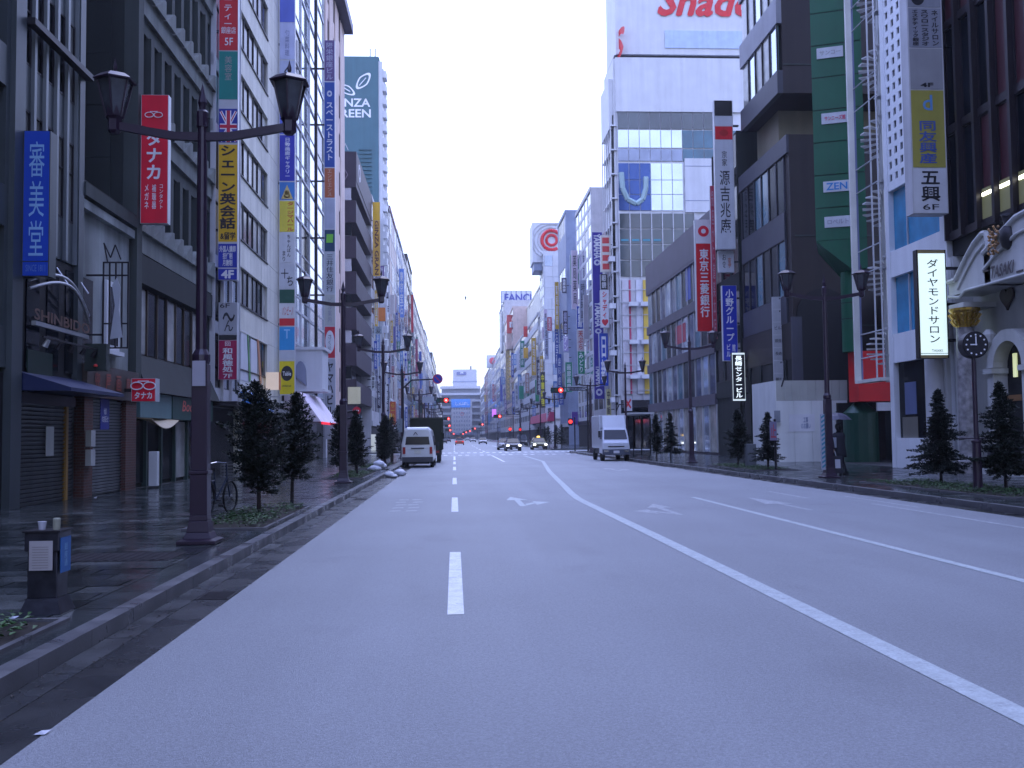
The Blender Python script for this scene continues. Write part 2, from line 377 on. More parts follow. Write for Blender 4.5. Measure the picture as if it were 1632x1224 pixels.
gstone = M('gutter_concrete', (.042, .044, .045), .4, var=.5, scale=1.6, wet=1.5, fine=60)
for k in range(26): y = 3.5 + k*1.2; cube('gutter_stone', KL + .004, KL + .22, y + .008, y + 1.192, -.05, .006 + rr.uniform(0, .003), gstone, gut)
for y in (10.2, 26.0):
    dg = empty('gutter_drain', (KL + .4, y, 0), kind='structure'); MB().box(KL + .225, KL + .55, y, y + .5, -.1, .007).build('drain_frame', dark_metal, dg)
    for q in range(7): MB().box(KL + .25, KL + .53, y + .04 + q*.065, y + .07 + q*.065, .002, .013).build('drain_bar', dark_metal, dg)
lt_ = MB()
for q in range(420):                            # grit and leaf litter washed against the kerb
    x = KL + .02 + abs(rr.gauss(0, .16)); y = rr.uniform(4, 30); s = rr.uniform(.006, .022); a = rr.uniform(0, 6.28); c_, s_ = math.cos(a)*s, math.sin(a)*s
    if x < -2.3: lt_.add([(x - c_, y - s_, .013), (x + s_*.5, y - c_*.5, .018), (x + c_, y + s_, .014), (x - s_*.5, y + c_*.5, .017)], [(0, 1, 2, 3)])
tag(lt_.build('leaf_litter', M('wet_leaf_litter', (.05, .04, .028), .7, var=.5, scale=20)), kind='stuff')
for k in range(46):
    y = 18 + k * 1.0; j = rr.uniform(-.003, .003)
    cube('kerb_stone', KR + j, KR + .16 + j, y + .006, y + .994, -.02, .135 + j, kerb_m, edge_r)
    cube('edging_slab', KR + .165, KR + .45, y + .006, y + .994, .1, .131 + j, stone_b, edge_r)
MB().box(KR, KR + .45, 64, 92, -.02, .135).build('kerb_run', kerb_m, edge_r)
# planting beds cut into the pavement
for i, (a, b, c, d) in enumerate(BEDS):
    bed = empty('planting_bed', ((a+b)/2, (c+d)/2, .1), kind='structure')
    MB().box(a, b, c, d, .1, .14).build('soil', soil, bed)
    m = MB(); w = .06
    m.box(a-w, a-.004, c, d, .1, .165).box(b+.004, b+w, c, d, .1, .165).box(a-w, b+w, c-w, c-.004, .1, .163).box(a-w, b+w, d+.004, d+w, .1, .163)
    m.build('stone_edging', kerb_m, bed)
    g = MB(); n = int((b-a)*(d-c)*230)
    for q in range(n):
        x, y = rr.uniform(a+.05, b-.05), rr.uniform(c+.05, d-.05)
        if rr.random() > .35 + .65 * (math.sin(x*3+y*1.7) > -.3): continue
        h = rr.uniform(.02, .11); s = rr.uniform(.025, .055); t = rr.uniform(0, 6.28); u, v = math.cos(t)*s, math.sin(t)*s; z = .14 + h; dz = rr.uniform(-.02, .02)
        g.add([(x-u, y-v, z), (x+v*.5, y-u*.5, z+.012), (x+u, y+v, z+dz), (x-v*.5, y+u*.5, z+.012)], [(0, 1, 2, 3)])
    g.build('ground_cover', leaf_b, bed, kind='stuff')
gr = empty('drain_grating', (-4.0, 12.9, .13), 'dark iron drain grating set in the pavement in front of the near left lamp post', 'drain grating')
MB().box(-4.9, -3.5, 12.5, 13.4, .1, .1315).build('grate_frame', dark_metal, gr)
for k in range(12): MB().box(-4.86 + k*.112, -4.80 + k*.112, 12.54, 13.36, .1, .137).build('grate_bar', dark_metal, gr)
for x, y in ((-6.6, 14), (-5.2, 20)):
    tag(MB().lathe([(.31, .1), (.31, .1325), (.27, .1345)], (x, y, 0), 20).build('manhole_cover', dark_metal), 'round iron manhole cover in the left pavement, ' + ('nearer one before the shuttered gallery' if y < 15 else 'farther one level with the first tree'), 'manhole cover')

# ------------------------------------------------------------ buildings
class Bld:
    def __init__(s, label, side, y0, y1, H, wall, depth=14, F=None, rec=.3, name='commercial_building', z0=0, body=True):
        s.F = (FL if side < 0 else FR) if F is None else F; s.sg = 1 if side < 0 else -1; s.y0, s.y1, s.H, s.wall, s.side = y0, y1, H, wall, side; s.rec = rec
        s.root = empty(name, (s.X(-1), (y0+y1)/2, 0), label, 'building')
        if body: s.box('wall', -depth, -rec, y0, y1, z0, H, wall)
    def X(s, u): return s.F + s.sg * u
    def box(s, name, u0, u1, y0, y1, z0, z1, mat, parent=None, **t):
        a, b = sorted((s.X(u0), s.X(u1))); return cube(name, a, b, y0, y1, z0, z1, mat, parent or s.root, **t)
    def text(s, body, yc, zc, w, h, u, mat, parent=None, **k):
        return text(body, w, h, (s.X(u), yc, zc), '+X' if s.side < 0 else '-X', mat, parent or s.root, **k)
    def grid(s, y0, y1, z0, z1, nc, nr, pier=.3, band=.8, ub=0., up=.0, wm=None, gm=None, fm=None, single=True, mull=0, rec=None, alt=None, pm=None, transom=False, panels=0, seed=1):
        rec = s.rec if rec is None else rec; wm = wm or s.wall; pm = pm or wm; gm = gm or glass; fm = fm or dark_metal; cw = (y1-y0)/nc; ch = (z1-z0)/nr; ww, wh = cw - pier, ch - band
        rg = random.Random(seed)
        for r in range(nr):
            z = z0 + r*ch
            if band > .02:
                if panels:
                    pw = (y1-y0)/panels
                    for p in range(panels): s.box('cladding_panel', -rec+.002, ub - rg.uniform(0, .012), y0+p*pw+.008, y0+(p+1)*pw-.008, z+.008, z+band-.008, wm)
                else: s.box('spandrel', -rec+.002, ub, y0, y1, z, z+band, wm)
        if pier > .02:
            for c in range(nc + 1):
                a = max(y0, y0 + c*cw - pier/2); b = min(y1, y0 + c*cw + pier/2)
                s.box('pier', -rec+.004, up, a, b, z0, z1, pm)
        if single:
            key = ('frame', round(ww, 3), round(wh, 3), mull, transom)
            mb = MB(); t = .05
            mb.box(-.03, .03, -ww/2, ww/2, -wh/2, -wh/2+t).box(-.03, .03, -ww/2, ww/2, wh/2-t, wh/2).box(-.03, .03, -ww/2, -ww/2+t, -wh/2+t+.001, wh/2-t-.001).box(-.03, .03, ww/2-t, ww/2, -wh/2+t+.001, wh/2-t-.001)
            for q in range(mull):
                yy = -ww/2 + ww*(q+1)/(mull+1); mb.box(-.025, .025, yy-.02, yy+.02, -wh/2+t+.002, wh/2-t-.002)
            if transom: mb.box(-.02, .02, -ww/2+t+.002, ww/2-t-.002, wh*.12-.02, wh*.12+.02)
            fme = mb.mesh('window_frame', fm)
            for r in range(nr):
                for c in range(nc):
                    yc = y0 + (c+.5)*cw; zc = z0 + r*ch + band + wh/2; g = gm
                    if alt and rg.random() < .3: g = alt
                    w = s.box('window', -rec-.05, -rec+min(.05, rec*.4), yc-ww/2, yc+ww/2, zc-wh/2, zc+wh/2, g)
                    inst('window_frame', fme, Matrix.Translation((s.X(-rec+min(.07, rec*.5)), yc, zc)), w)
        else:
            mb = MB(); mb2 = MB()
            for r in range(nr):
                for c in range(nc):
                    yc = y0 + (c+.5)*cw; zc = z0 + r*ch + band + wh/2; t = mb2 if (alt and rg.random() < .35) else mb
                    a, b = sorted((s.X(-rec-.05), s.X(-rec+min(.05, rec*.4)))); t.box(a, b, yc-ww/2, yc+ww/2, zc-wh/2, zc+wh/2)
            if mb.v: mb.build('windows', gm, s.root, kind='stuff')
            if mb2.v: mb2.build('curtained_windows', alt, s.root, kind='stuff')
        return s
Yl = lambda px, py=400: onX(px, py, FL)[0]
Yr = lambda px, py=400: onX(px, py, FR)[0]
Zl = lambda px, py: onX(px, py, FL)[1]
Zr = lambda px, py: onX(px, py, FR)[1]

# ---- left row, nearest first
b = Bld('blue grey office block at the left edge of the photo with tall dark windows', -1, -28, Yl(29), 34, mullion_blue)
b.box('pilaster', -.3, .12, Yl(12), Yl(29), 0, 34, mullion_blue)
b.grid(Yl(12)-9, Yl(12), 3.2, 34, 6, 10, .35, .9, single=True, mull=0)
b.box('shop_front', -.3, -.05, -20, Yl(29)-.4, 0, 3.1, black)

y0, y1 = Yl(29) + .01, Yl(127)
b = Bld('grey blue mullioned building with arched steel tubes over a dark shuttered shop', -1, y0, y1, 34, mullion_blue, rec=.1)
b.grid(y0, y1 - .35, 6.1, 34, 5, 9, .13, 1.05, ub=-.03, up=.06, pm=M('pale_mullion', (.20, .22, .22), .4, metal=.3, streak=.15), mull=0, transom=True, alt=M('drawn_blind', (.10, .10, .085), .6, streak=.1), seed=4)
b.box('corner_pilaster', -.09, .1, y1 - .35, y1, 3.0, 34, mullion_blue)
b.box('cornice_bar', .1, .3, y0, y1 + .05, 11.05, 11.2, dark_metal)
b.box('shop_recess', -.09, -.04, y0, y1 - .3, 2.7, 6.05, black)
for k in range(4): yy = y0 + .5 + k*1.15; b.box('shop_window', -.035, -.01, yy, yy + .7, 3.3, 5.9, glass)
b.box('green_board', .0, .03, y0 + .5, y0 + 1.9, 2.9, 3.7, paint(.01, .03, .02))
for zz, uu in ((5.2, .12), (5.02, .2)):
    pts = [(b.X(.25 + uu*math.sin(math.pi*t/12)), y0 + (y1-y0)*t/12, zz + .5*math.sin(math.pi*t/12) - .03*t) for t in range(13)]
    MB().tube(pts, .035, 8).build('arched_tube', steel, b.root)
for k in range(3): yy = y0 + .9 + 1.3*k; MB().cyl((b.X(-.05), yy, 5.9), (b.X(.28), yy, 5.4), .02).build('tube_bracket', steel, b.root)
b.box('sign_rail', .2, .3, y0 + .25, y1 - .1, 4.22, 4.32, steel)
b.text('SHINBIDO', (y0+y1)/2, 4.47, 3.4, .26, .32, paint(.11, .05, .03), bold=.02)
b.box('spotlight_rail', .5, .54, y0 + .1, y1, 3.92, 3.96, dark_metal)
for k in range(6): yy = y0 + .4 + .75*k; MB().cyl((b.X(.52), yy, 3.9), (b.X(.44), yy, 3.74), .05, .07).build('spotlight', dark_metal if k not in (0, 5) else steel, b.root)
MB().hexa([(b.X(-.1), y0+.1, 2.75), (b.X(1.15), y0+.1, 2.72), (b.X(1.15), y1+.05, 2.72), (b.X(-.1), y1+.05, 2.75)], [(b.X(-.1), y0+.1, 3.2), (b.X(1.15), y0+.1, 2.8), (b.X(1.15), y1+.05, 2.8), (b.X(-.1), y1+.05, 3.2)]).build('awning', paint(.012, .02, .07), b.root)
def shutter(b, y0, y1, z1, mat, n, u=-.15):
    m = MB(); h = (z1 - .14) / n
    for k in range(n):
        a, c = sorted((b.X(u), b.X(u + .03))); z = .14 + k*h
        m.hexa([(a, y0, z), (c - .03, y0, z), (c - .03, y1, z), (a, y1, z)], [(a, y0, z+h*.72), (c + .02, y0, z+h*.72), (c + .02, y1, z+h*.72), (a, y1, z+h*.72)])
    o = m.build('roller_shutter', mat, b.root); o['kind'] = 'stuff'; b.box('shutter_back', u-.08, u-.005, y0, y1, .1, z1, black); return o
shut_dark = M('dark_steel_shutter', (.13, .14, .15), .4, metal=.4, streak=.3); shut_grey = M('grey_steel_shutter', (.30, .31, .32), .45, metal=.4, streak=.2)
shutter(b, y0 + .1, y0 + 3.2, 2.7, shut_dark, 26, u=.0)
b.box('shutter_box', -.09, .1, y0 + .05, y0 + 3.2, 2.45, 2.7, dark_metal)
b.box('paper_notice', .055, .065, y0 + 1.5, y0 + 1.95, 1.25, 1.95, paint(.6, .62, .58))
b.box('wooden_post', -.05, .08, y1 - .95, y1 - .82, .1, 2.7, paint(.3, .17, .04))
b.box('door_recess', -.09, -.03, y1 - 1.4, y1 - .3, .1, 2.75, black)

y0, y1 = Yl(127) + .02, Yl(211)
g = Bld('low art gallery with pale stucco wall, brick piers and a closed grey shutter', -1, y0, y1, Zl(127, 292), stucco, depth=10, rec=.1)
g.box('cornice', -.1, .14, y0, y1, g.H - .28, g.H + .06, grid_stone); g.box('cornice_lip', -.1, .07, y0, y1, g.H - .6, g.H - .36, stucco)
g.box('fascia', -.1, .22, y0, y1, 2.75, 3.62, paint(.05, .035, .028))
for k, ch in enumerate('兜屋画廊'): g.text(ch, y0 + .72 + k*.84, 3.2, .42, .44, .235, paint(.26, .06, .04), bold=.02)
g.box('brick_pier', -.1, .16, y0, y0 + .62, .1, 2.75, brick_wall_m); g.box('brick_pier', -.1, .16, y1 - .95, y1, .1, 2.75, brick_wall_m)
shutter(g, y0 + .63, y1 - .96, 2.72, shut_grey, 30, u=.0)
g.box('blue_notice', .035, .05, y0 + 1.5, y0 + 2.2, 1.9, 2.75, paint(.02, .03, .22)); g.text('休廊\nのお知らせ', y0 + 1.85, 2.3, .5, .4, .055, white_ink)
for z in (.95, 1.45): g.box('meter_box', .16, .3, y0 + .1, y0 + .42, z, z + .42, paint(.42, .43, .42))
g.box('window_recess', -.09, .03, y0 + 1.95, y0 + 3.05, 4.15, 6.1, white_wall); g.box('window', .03, .04, y0 + 2.1, y0 + 2.9, 4.3, 5.95, glass); g.box('window_sill', -.09, .14, y0 + 1.85, y0 + 3.15, 4.02, 4.14, white_wall)
g.box('parapet_coping', -.1, .1, y0, y1, g.H + .065, g.H + .12, concrete_dark)
sgn = empty('wrought_iron_sign', (g.X(.6), y0 + .7, 4), 'open wrought iron frame sign with a white figure projecting from the stucco gallery wall', 'sign')
m = MB(); xa, xb, ya = g.X(.35), g.X(1.0), y0 + .75
for z in (4.05, 4.7, 6.0, 6.35): m.box(xa, xb, ya-.02, ya+.02, z, z+.04)
for q in range(5): x = xa + (xb-xa)*q/4; m.box(x-.02, x+.02, ya-.018, ya+.018, 4.05, 6.39)
m.box(g.X(-.1), xa, ya-.02, ya+.02, 4.4, 4.45).box(g.X(-.1), xa, ya-.02, ya+.02, 6.0, 6.05).build('iron_frame', dark_metal, sgn)
MB().prism([(xa+.2, 4.3), (xa+.32, 5.2), (xa+.24, 5.75), (xa+.36, 5.95), (xa+.46, 5.7), (xa+.42, 5.1), (xa+.52, 4.35)], 'y', ya-.05, ya-.03).build('figure', paint(.4, .42, .45), sgn)
MB().tube([(xa+.1, ya, 6.39), (xa+.0, ya, 6.9), (xa+.18, ya, 6.5), (xa+.3, ya, 6.85), (xa+.45, ya, 6.45)], .02, 6).build('scroll', dark_metal, sgn)
tag(cube('fire_hydrant_box', g.X(.2), g.X(.75), y0 - .15, y0 + .1, 3.4, 4.1, paint(.02, .03, .025)), 'small dark box with a red lamp on the corner of the gallery above its fascia', 'box')
tag(MB().lathe([(.05, 0), (.05, .04), (.02, .07)], (g.X(.5), y0 - .2, 3.5), 8).build('red_indicator_lamp', paint(.6, .03, .02)), 'small red lamp in front of the dark corner box over the gallery', 'lamp')

y0, y1 = Yl(213) , Yl(338)
b = Bld('dark concrete office with a deep pier grid and sawtooth sills above the optician', -1, y0, y1, 36, concrete_dark, depth=5.5, rec=.34)
nb = 8; cw = (y1 - y0 - .5) / nb; sill_stone = M('pale_sill_stone', (.15, .165, .15), .8, streak=.3)
for r in range(8):
    z = 7.45 + r * 3.82
    b.box('spandrel', -.335, .0, y0 + .5, y1, z, z + .62, sill_stone)
    b.box('window_head', -.335, -.12, y0 + .5, y1, z + 3.35, z + 3.815, grid_stone)
    for c in range(nb):
        yy = y0 + .5 + c*cw
        b.box('pier', -.33, -.02, yy, yy + .34, z + .62, z + 3.35, grid_stone)
        
        MB().prism([(yy + .02, z + .622), (yy + cw - .02, z + .622), (yy + cw - .02, z + 1.25), (yy + cw - .2, z + 1.25)], 'x', b.X(-.3), b.X(.13)).build('sawtooth_sill', sill_stone, b.root)
        w = b.box('window', -.33, -.27, yy + .36, yy + cw - .02, z + .9, z + 3.34, glass if (r*7+c*3) % 5 else glass_sky)
        b.box('window_frame', -.27, -.22, yy + .36 + (cw-.38)*.48, yy + .36 + (cw-.38)*.54, z + .9, z + 3.34, dark_metal, w)
b.box('corner_pier', -.335, .1, y0, y0 + .5, 3, 36, grid_stone)
for k in range(18):                             # end wall that shows over the gallery
    for q in range(2):
        x0 = -10.42 - 1.75*q
        cube('end_wall_panel', x0 - 1.73, x0, y0 - .04, y0 + .01, 7.0 + k*1.62, 7.0 + k*1.62 + 1.6, concrete_dark, b.root)
MB().cyl((-12.0, y0 - .12, 8.4), (-12.0, y0 - .12, 36), .06).build('downpipe', concrete, b.root)
b.box('shop_header', -.335, .02, y0 + .5, y1, 6.5, 7.4, concrete_dark)
b.box('upper_window_bay', -.335, -.27, y0 + .6, y1, 4.3, 6.45, paint(.035, .028, .02))
for k in range(9): yy = y0 + .9 + k*1.1; b.box('bay_mullion', -.26, -.18, yy, yy + .09, 4.3, 6.45, paint(.05, .035, .02))
for k in range(8): yy = y0 + 1.0 + k*1.1; b.box('bay_window', -.255, -.23, yy, yy + .98, 4.35, 6.4, glass if k % 3 else glass_warm)
MB().hexa([(b.X(-.7), y0+.5, 3.1), (b.X(.35), y0+.5, 3.1), (b.X(.35), y1, 3.1), (b.X(-.7), y1, 3.1)], [(b.X(-.7), y0+.5, 4.3), (b.X(-.2), y0+.5, 4.3), (b.X(-.2), y1, 4.3), (b.X(-.7), y1, 4.3)]).build('sloped_canopy', concrete_dark, b.root)
b.box('green_fascia', -.33, .2, y0 + 3.6, y1 - .6, 2.3, 3.08, paint(.008, .05, .035))
b.text('Body', y0 + 5.7, 2.72, 1.9, .5, .215, paint(.75, .16, .12), shear=.2)
b.box('aqua_fascia', -.33, .18, y0 + .2, y0 + 3.55, 2.3, 3.08, paint(.10, .18, .18))
pts = [(b.X(.25), y0 + .3 + 3.0*t/10, 2.25 - .28*math.sin(math.pi*t/10)) for t in range(11)]
m = MB(); n = len(pts); m.add([(b.X(.0), p[1], 2.3) for p in pts] + [(b.X(.5), p[1], p[2] - .0) for p in pts], [(i, i+1, n+i+1, n+i) for i in range(n-1)]); m.build('beige_scalloped_awning', paint(.38, .30, .18), b.root).modifiers.new('t', 'SOLIDIFY').thickness = .02
for k in range(6): yy = y0 + .4 + k*1.65; b.box('shop_window', -.3, -.25, yy, yy + 1.5, .25, 2.25, glass if k != 3 else glass_warm); b.box('shop_pier', -.33, -.15, yy + 1.5, yy + 1.64, .1, 2.3, paint(.02, .05, .04))
b.box('plinth', -.33, -.3, y0 + .3, y1, .1, .3, concrete_dark)

y0, y1 = Yl(338) + .02, Yl(379)
b = Bld('narrow steel and glass building behind the yellow English school sign tower', -1, y0, y1, 36, mullion_blue, rec=.1)
b.grid(y0, y1, 3.2, 36, 3, 12, .09, .5, ub=.02, up=.12, wm=alu, gm=glass_sky, alt=glass)
b.box('entrance', -.3, -.1, y0 + .1, y1, .1, 2.9, black); b.box('canopy', -.3, 1.0, y0, y1, 2.95, 3.12, dark_metal)
b.box('entrance_pillar', -.3, .1, y1 - .3, y1, .1, 3.0, cream)

y0, y1, ye = Yl(379) + .02, Yl(426), Yl(447)
b = Bld('cream stone office block with strip windows over a shop with striped banners', -1, y0, ye, 36, cream, rec=.28)
zs = [6.55 + k*2.98 for k in range(10)]          # window heads
for k, zt in enumerate(zs):
    zb = zt - 1.75
    npn = 4; pw = (ye - y0) / npn
    for p in range(npn): b.box('cladding_panel', -.278, -.002*(p % 2), y0 + p*pw + .01, y0 + (p+1)*pw - .01, zt + .01, zt + 1.22, cream)
    b.box('blank_wall', -.278, 0, y1 + .01, ye - .01, zb + .01, zt - .005, cream)
    b.box('jamb', -.278, 0, y0, y0 + .3, zb + .01, zt - .005, cream)
    ww = (y1 - y0 - .3) / 6
    for q in range(6):
        w = b.box('window', -.16, -.10, y0 + .3 + q*ww + .03, y0 + .3 + (q+1)*ww - .03, zb, zt, [glass, glass_warm, glass_warm, glass, glass_warm, glass][(q + k*2) % 6])
        b.box('window_frame', -.10, -.05, y0 + .3 + q*ww - .03, y0 + .3 + q*ww + .03, zb, zt, dark_metal, w)
    b.box('window_sill', -.2, .06, y0 + .3, y1, zb - .07, zb - .005, dark_metal)
    b.box('window_head', -.2, .04, y0 + .3, y1, zt - .06, zt + .004, cream)
b.box('lower_band', -.278, .0, y0, ye, 3.6, 4.72, cream); b.box('shop_canopy', -.28, .9, y0, ye, 2.85, 3.1, concrete)
b.box('shop_front', -.28, -.2, y0 + .2, ye - .2, .1, 2.85, black)
for k in range(5): yy = y0 + .4 + k*1.9; b.box('shop_window', -.19, -.15, yy, yy + 1.7, .4, 2.6, glass)
b.box('white_banner', -.05, .02, y0 + .6, y0 + 2.2, 4.3, 6.6, paint(.6, .6, .62)); b.box('white_banner', -.05, .02, y0 + 2.9, y0 + 4.4, 4.3, 6.4, paint(.62, .62, .63))
MB().prism([(y0 + 1.9, 6.5), (y0 + 2.1, 6.5), (y0 + 2.7, 4.4), (y0 + 2.4, 4.3)], 'x', b.X(.03), b.X(.06)).build('banner_stripe', paint(.12, .3, .1), b.root)
MB().prism([(y0 + 4.2, 6.5), (y0 + 4.6, 6.5), (y0 + 5.4, 4.4), (y0 + 5.0, 4.3)], 'x', b.X(.03), b.X(.06)).build('banner_stripe', paint(.5, .2, .08), b.root)
b.box('pale_pilaster', -.28, .15, y0, y0 + .35, .1, 3.6, cream)
MB().hexa([(b.X(0), y0 + .5, 2.9), (b.X(1.0), y0 + .5, 2.9), (b.X(1.0), y0 + 3.6, 2.9), (b.X(0), y0 + 3.6, 2.9)], [(b.X(0), y0 + .5, 3.75), (b.X(.25), y0 + .5, 3.75), (b.X(.25), y0 + 3.6, 3.75), (b.X(0), y0 + 3.6, 3.75)]).build('blue_awning', paint(.03, .22, .65), b.root)
lb = b.box('lantern_box', .1, .75, y0 + 6.2, y0 + 6.6, 4.1, 5.0, M('lit_box_sign', (.6, .5, .4), .5, emit=(1, .8, .6), estr=.35)); b.box('orange_edge', .76, .8, y0 + 6.2, y0 + 6.6, 4.1, 5.0, paint(.6, .2, .05), lb)
for k in range(8): b.box('ladder_rung', .3, .75, y0 + 6.35, y0 + 6.4, 1.2 + k*.36, 1.25 + k*.36, steel)
for u in (.3, .75): b.box('ladder_rail', u - .02, u + .02, y0 + 6.34, y0 + 6.41, .15, 4.08, steel)

y0, y1 = Yl(447) + .02, Yl(516)
b = Bld('mirror glass tower with thin white mullions beyond the cream block', -1, y0, y1, 42, white_wall, rec=.2)
nc = 5; nr = 13; cw = (y1-y0)/nc; ch = (42 - 3.6)/nr
for r in range(nr):
    for c in range(nc):
        p = b.box('glass_panel', -.2, -.04, y0 + c*cw + .05, y0 + (c+1)*cw - .05, 3.6 + r*ch + .12, 3.6 + (r+1)*ch - .06, glass_sky if (r*3+c) % 11 else glass)
    b.box('floor_edge', -.2, .03, y0, y1, 3.6 + r*ch - .06, 3.6 + r*ch + .1, alu)
    b.box('transom', -.2, .0, y0, y1, 3.6 + r*ch + .9, 3.6 + r*ch + .98, alu)
for c in range(nc + 1): b.box('mullion', -.2, .05, y0 + c*cw - .045, y0 + c*cw + .045, 3.6, 42, alu)
b.box('shop_recess', -.2, -.1, y0 + .2, y1, .1, 3.5, black)
for c in range(4): b.box('shop_window', -.1, -.05, y0 + .5 + c*cw, y0 + .1 + (c+1)*cw, .3, 3.0, glass_warm if c == 1 else glass)
# white lantern-like bay and white awning hanging over the pavement
xa, ya = onY(503, 640, 60)[0], 60
MB().box(FL, -8.0, 61.2, 64.0, 4.6, 7.0).box(FL, -7.85, 61.1, 64.1, 7.0, 7.16).box(FL, -7.85, 61.1, 64.1, 4.45, 4.6).build('white_bay', white_wall, b.root)
MB().prism([(-9.3 + .35*math.cos(t), 5.4 + (.9*math.sin(t) if math.sin(t) > 0 else -.6)) for t in [math.pi*k/8 for k in range(9)]] , 'y', 61.0, 61.19).build('bay_niche', paint(.25, .27, .35), b.root)
MB().hexa([(FL, 57.5, 2.6), (-7.6, 57.5, 2.55), (-7.6, 66, 2.55), (FL, 66, 2.6)], [(FL, 57.5, 4.3), (-8.8, 57.5, 4.25), (-8.8, 66, 4.25), (FL, 66, 4.3)]).build('white_awning', paint(.70, .60, .68), b.root)
MB().box(-7.6, -7.55, 57.6, 65.9, 2.4, 2.54).build('red_awning_light', M('red_neon', (.6, .03, .04), .4, emit=(1, .01, .03), estr=1.0), b.root)

y0, y1 = Yl(516) + .02, Yl(549)
zt = Zl(549, 50)
b = Bld('tall pinkish tan tiled building with narrow slot windows and an overhanging roof slab', -1, y0, y1, zt, tan, rec=.1)
b.grid(y0 + .6, y1 - 2.2, 4.2, zt - .6, 3, 10, 2.6, 1.3, ub=0, up=.06, gm=glass, mull=0)
b.box('roof_slab', -1, .8, y0, y1 + .4, zt - .3, zt + .5, paint(.08, .07, .11)); b.box('blank_end', -.09, .04, y1 - 2.2, y1, 3.8, zt - .3, tan)
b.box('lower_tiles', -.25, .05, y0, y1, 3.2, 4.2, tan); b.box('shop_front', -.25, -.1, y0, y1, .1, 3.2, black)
for k in range(3): b.box('shop_column', -.25, .1, y0 + .3 + k*6, y0 + 1.1 + k*6, .1, 3.2, pale_grey)

y0, y1 = Yl(568), Yl(592); zt = onX(566, 238, FL)[1]
b = Bld('dark plum building with stacked angular balconies on the far corner of the crossing', -1, y0, y1, zt - 3, dark_purple, rec=1.2, depth=9)
nf = 7; fh = (zt - 5.2) / nf
for k in range(nf):
    z = 5.2 + k*fh
    a = b.box('balcony_front', -1.19, .0, y0, y1, z, z + fh*.58, dark_purple)
    cube('balcony_side', -14.5, -9.7, y0 - .25, y0 - .01, z - .0, z + fh*.62, dark_purple, b.root)
    for q in range(3): b.box('window', -1.19, -1.1, y0 + .6 + q*5.6, y0 + 5.4 + q*5.6, z + fh*.6, z + fh*.98, glass if q else glass_warm)
    cube('side_window', -11.6, -10.2, y0 - .1, y0 - .01, z + fh*.64, z + fh*.98, glass_sky if k % 2 else glass, b.root)
b.box('roof_band', -9, .05, y0 - .25, y1, zt - 3, zt, dark_purple)
b.text('◎', y0 + 3, zt - 1.4, 2.4, 1.8, .07, paint(.5, .5, .55))
ring = MB(); cx_, cz_ = -12.2, zt - 2.4
for rr_ in (1.5, 1.05, .55):
    pts = [(cx_ + rr_*(1+.12*math.cos(5*t))*math.cos(t), y0 - .32, cz_ + rr_*(1+.12*math.cos(5*t))*math.sin(t)) for t in [2*math.pi*k/20 for k in range(21)]]; ring.tube(pts, .045, 5)
ring.build('flower_emblem', paint(.22, .17, .2), b.root)
for k in range(5): MB().tube([(-13.4 + k*.6, y0, zt), (-13.2 + k*.6, y0, zt + .9), (-12.9 + k*.6, y0, zt + .2)], .04, 5).build('roof_ironwork', pale_grey, b.root)
cube('ground_wall', -14.5, -9.7, y0 - .2, y0 - .01, .1, 5.1, dark_purple, b.root)
cube('lit_shop_window', onY(555, 630, y0)[0], onY(575, 630, y0)[0], y0 - .3, y0 - .21, onY(560, 644, y0)[1], onY(560, 617, y0)[1], M('lit_cream_poster', (.4, .38, .25), .5, emit=(.8, .78, .5), estr=.12), b.root)

def farb(label, side, px0, px1, pxt, pyt, wall, nc=4, nr=8, gm=None, pier=.5, band=1.2, F=None, depth=14, alt=None, wm=None, base=3.6, single=False, up=.0, ub=.0, mull=0):
    """far building given by its facade's end pixels and one roofline pixel"""
    Fv = (FL if side < 0 else FR) if F is None else F
    ya, yb = sorted((onX(px0, 600, Fv)[0], onX(px1, 600, Fv)[0])); H = onX(pxt, pyt, Fv)[1]
    b = Bld(label, side, ya + .03, yb, H, wall, F=Fv, depth=depth, rec=.07)
    b.grid(ya + .05, yb - .02, base, H - .5, nc, nr, pier, band, ub=ub, up=up, wm=wm, gm=gm, single=single, alt=alt or glass_warm, mull=mull)
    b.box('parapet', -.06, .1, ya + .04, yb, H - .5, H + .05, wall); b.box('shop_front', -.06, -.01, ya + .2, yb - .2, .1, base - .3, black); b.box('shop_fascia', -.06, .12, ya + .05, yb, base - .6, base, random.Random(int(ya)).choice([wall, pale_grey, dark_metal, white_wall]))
    return b
farb('low grey building packed with signs beside the plum corner building', -1, 592.3, 604.6, 598, 330, pale_grey, 3, 9)
gg = farb('tall teal walled tower with white leaf emblem and zigzag white edge', -1, 605, 612.5, 607, 112, teal_clad, 3, 14, gm=glass_sky, wm=white_wall, up=.5)
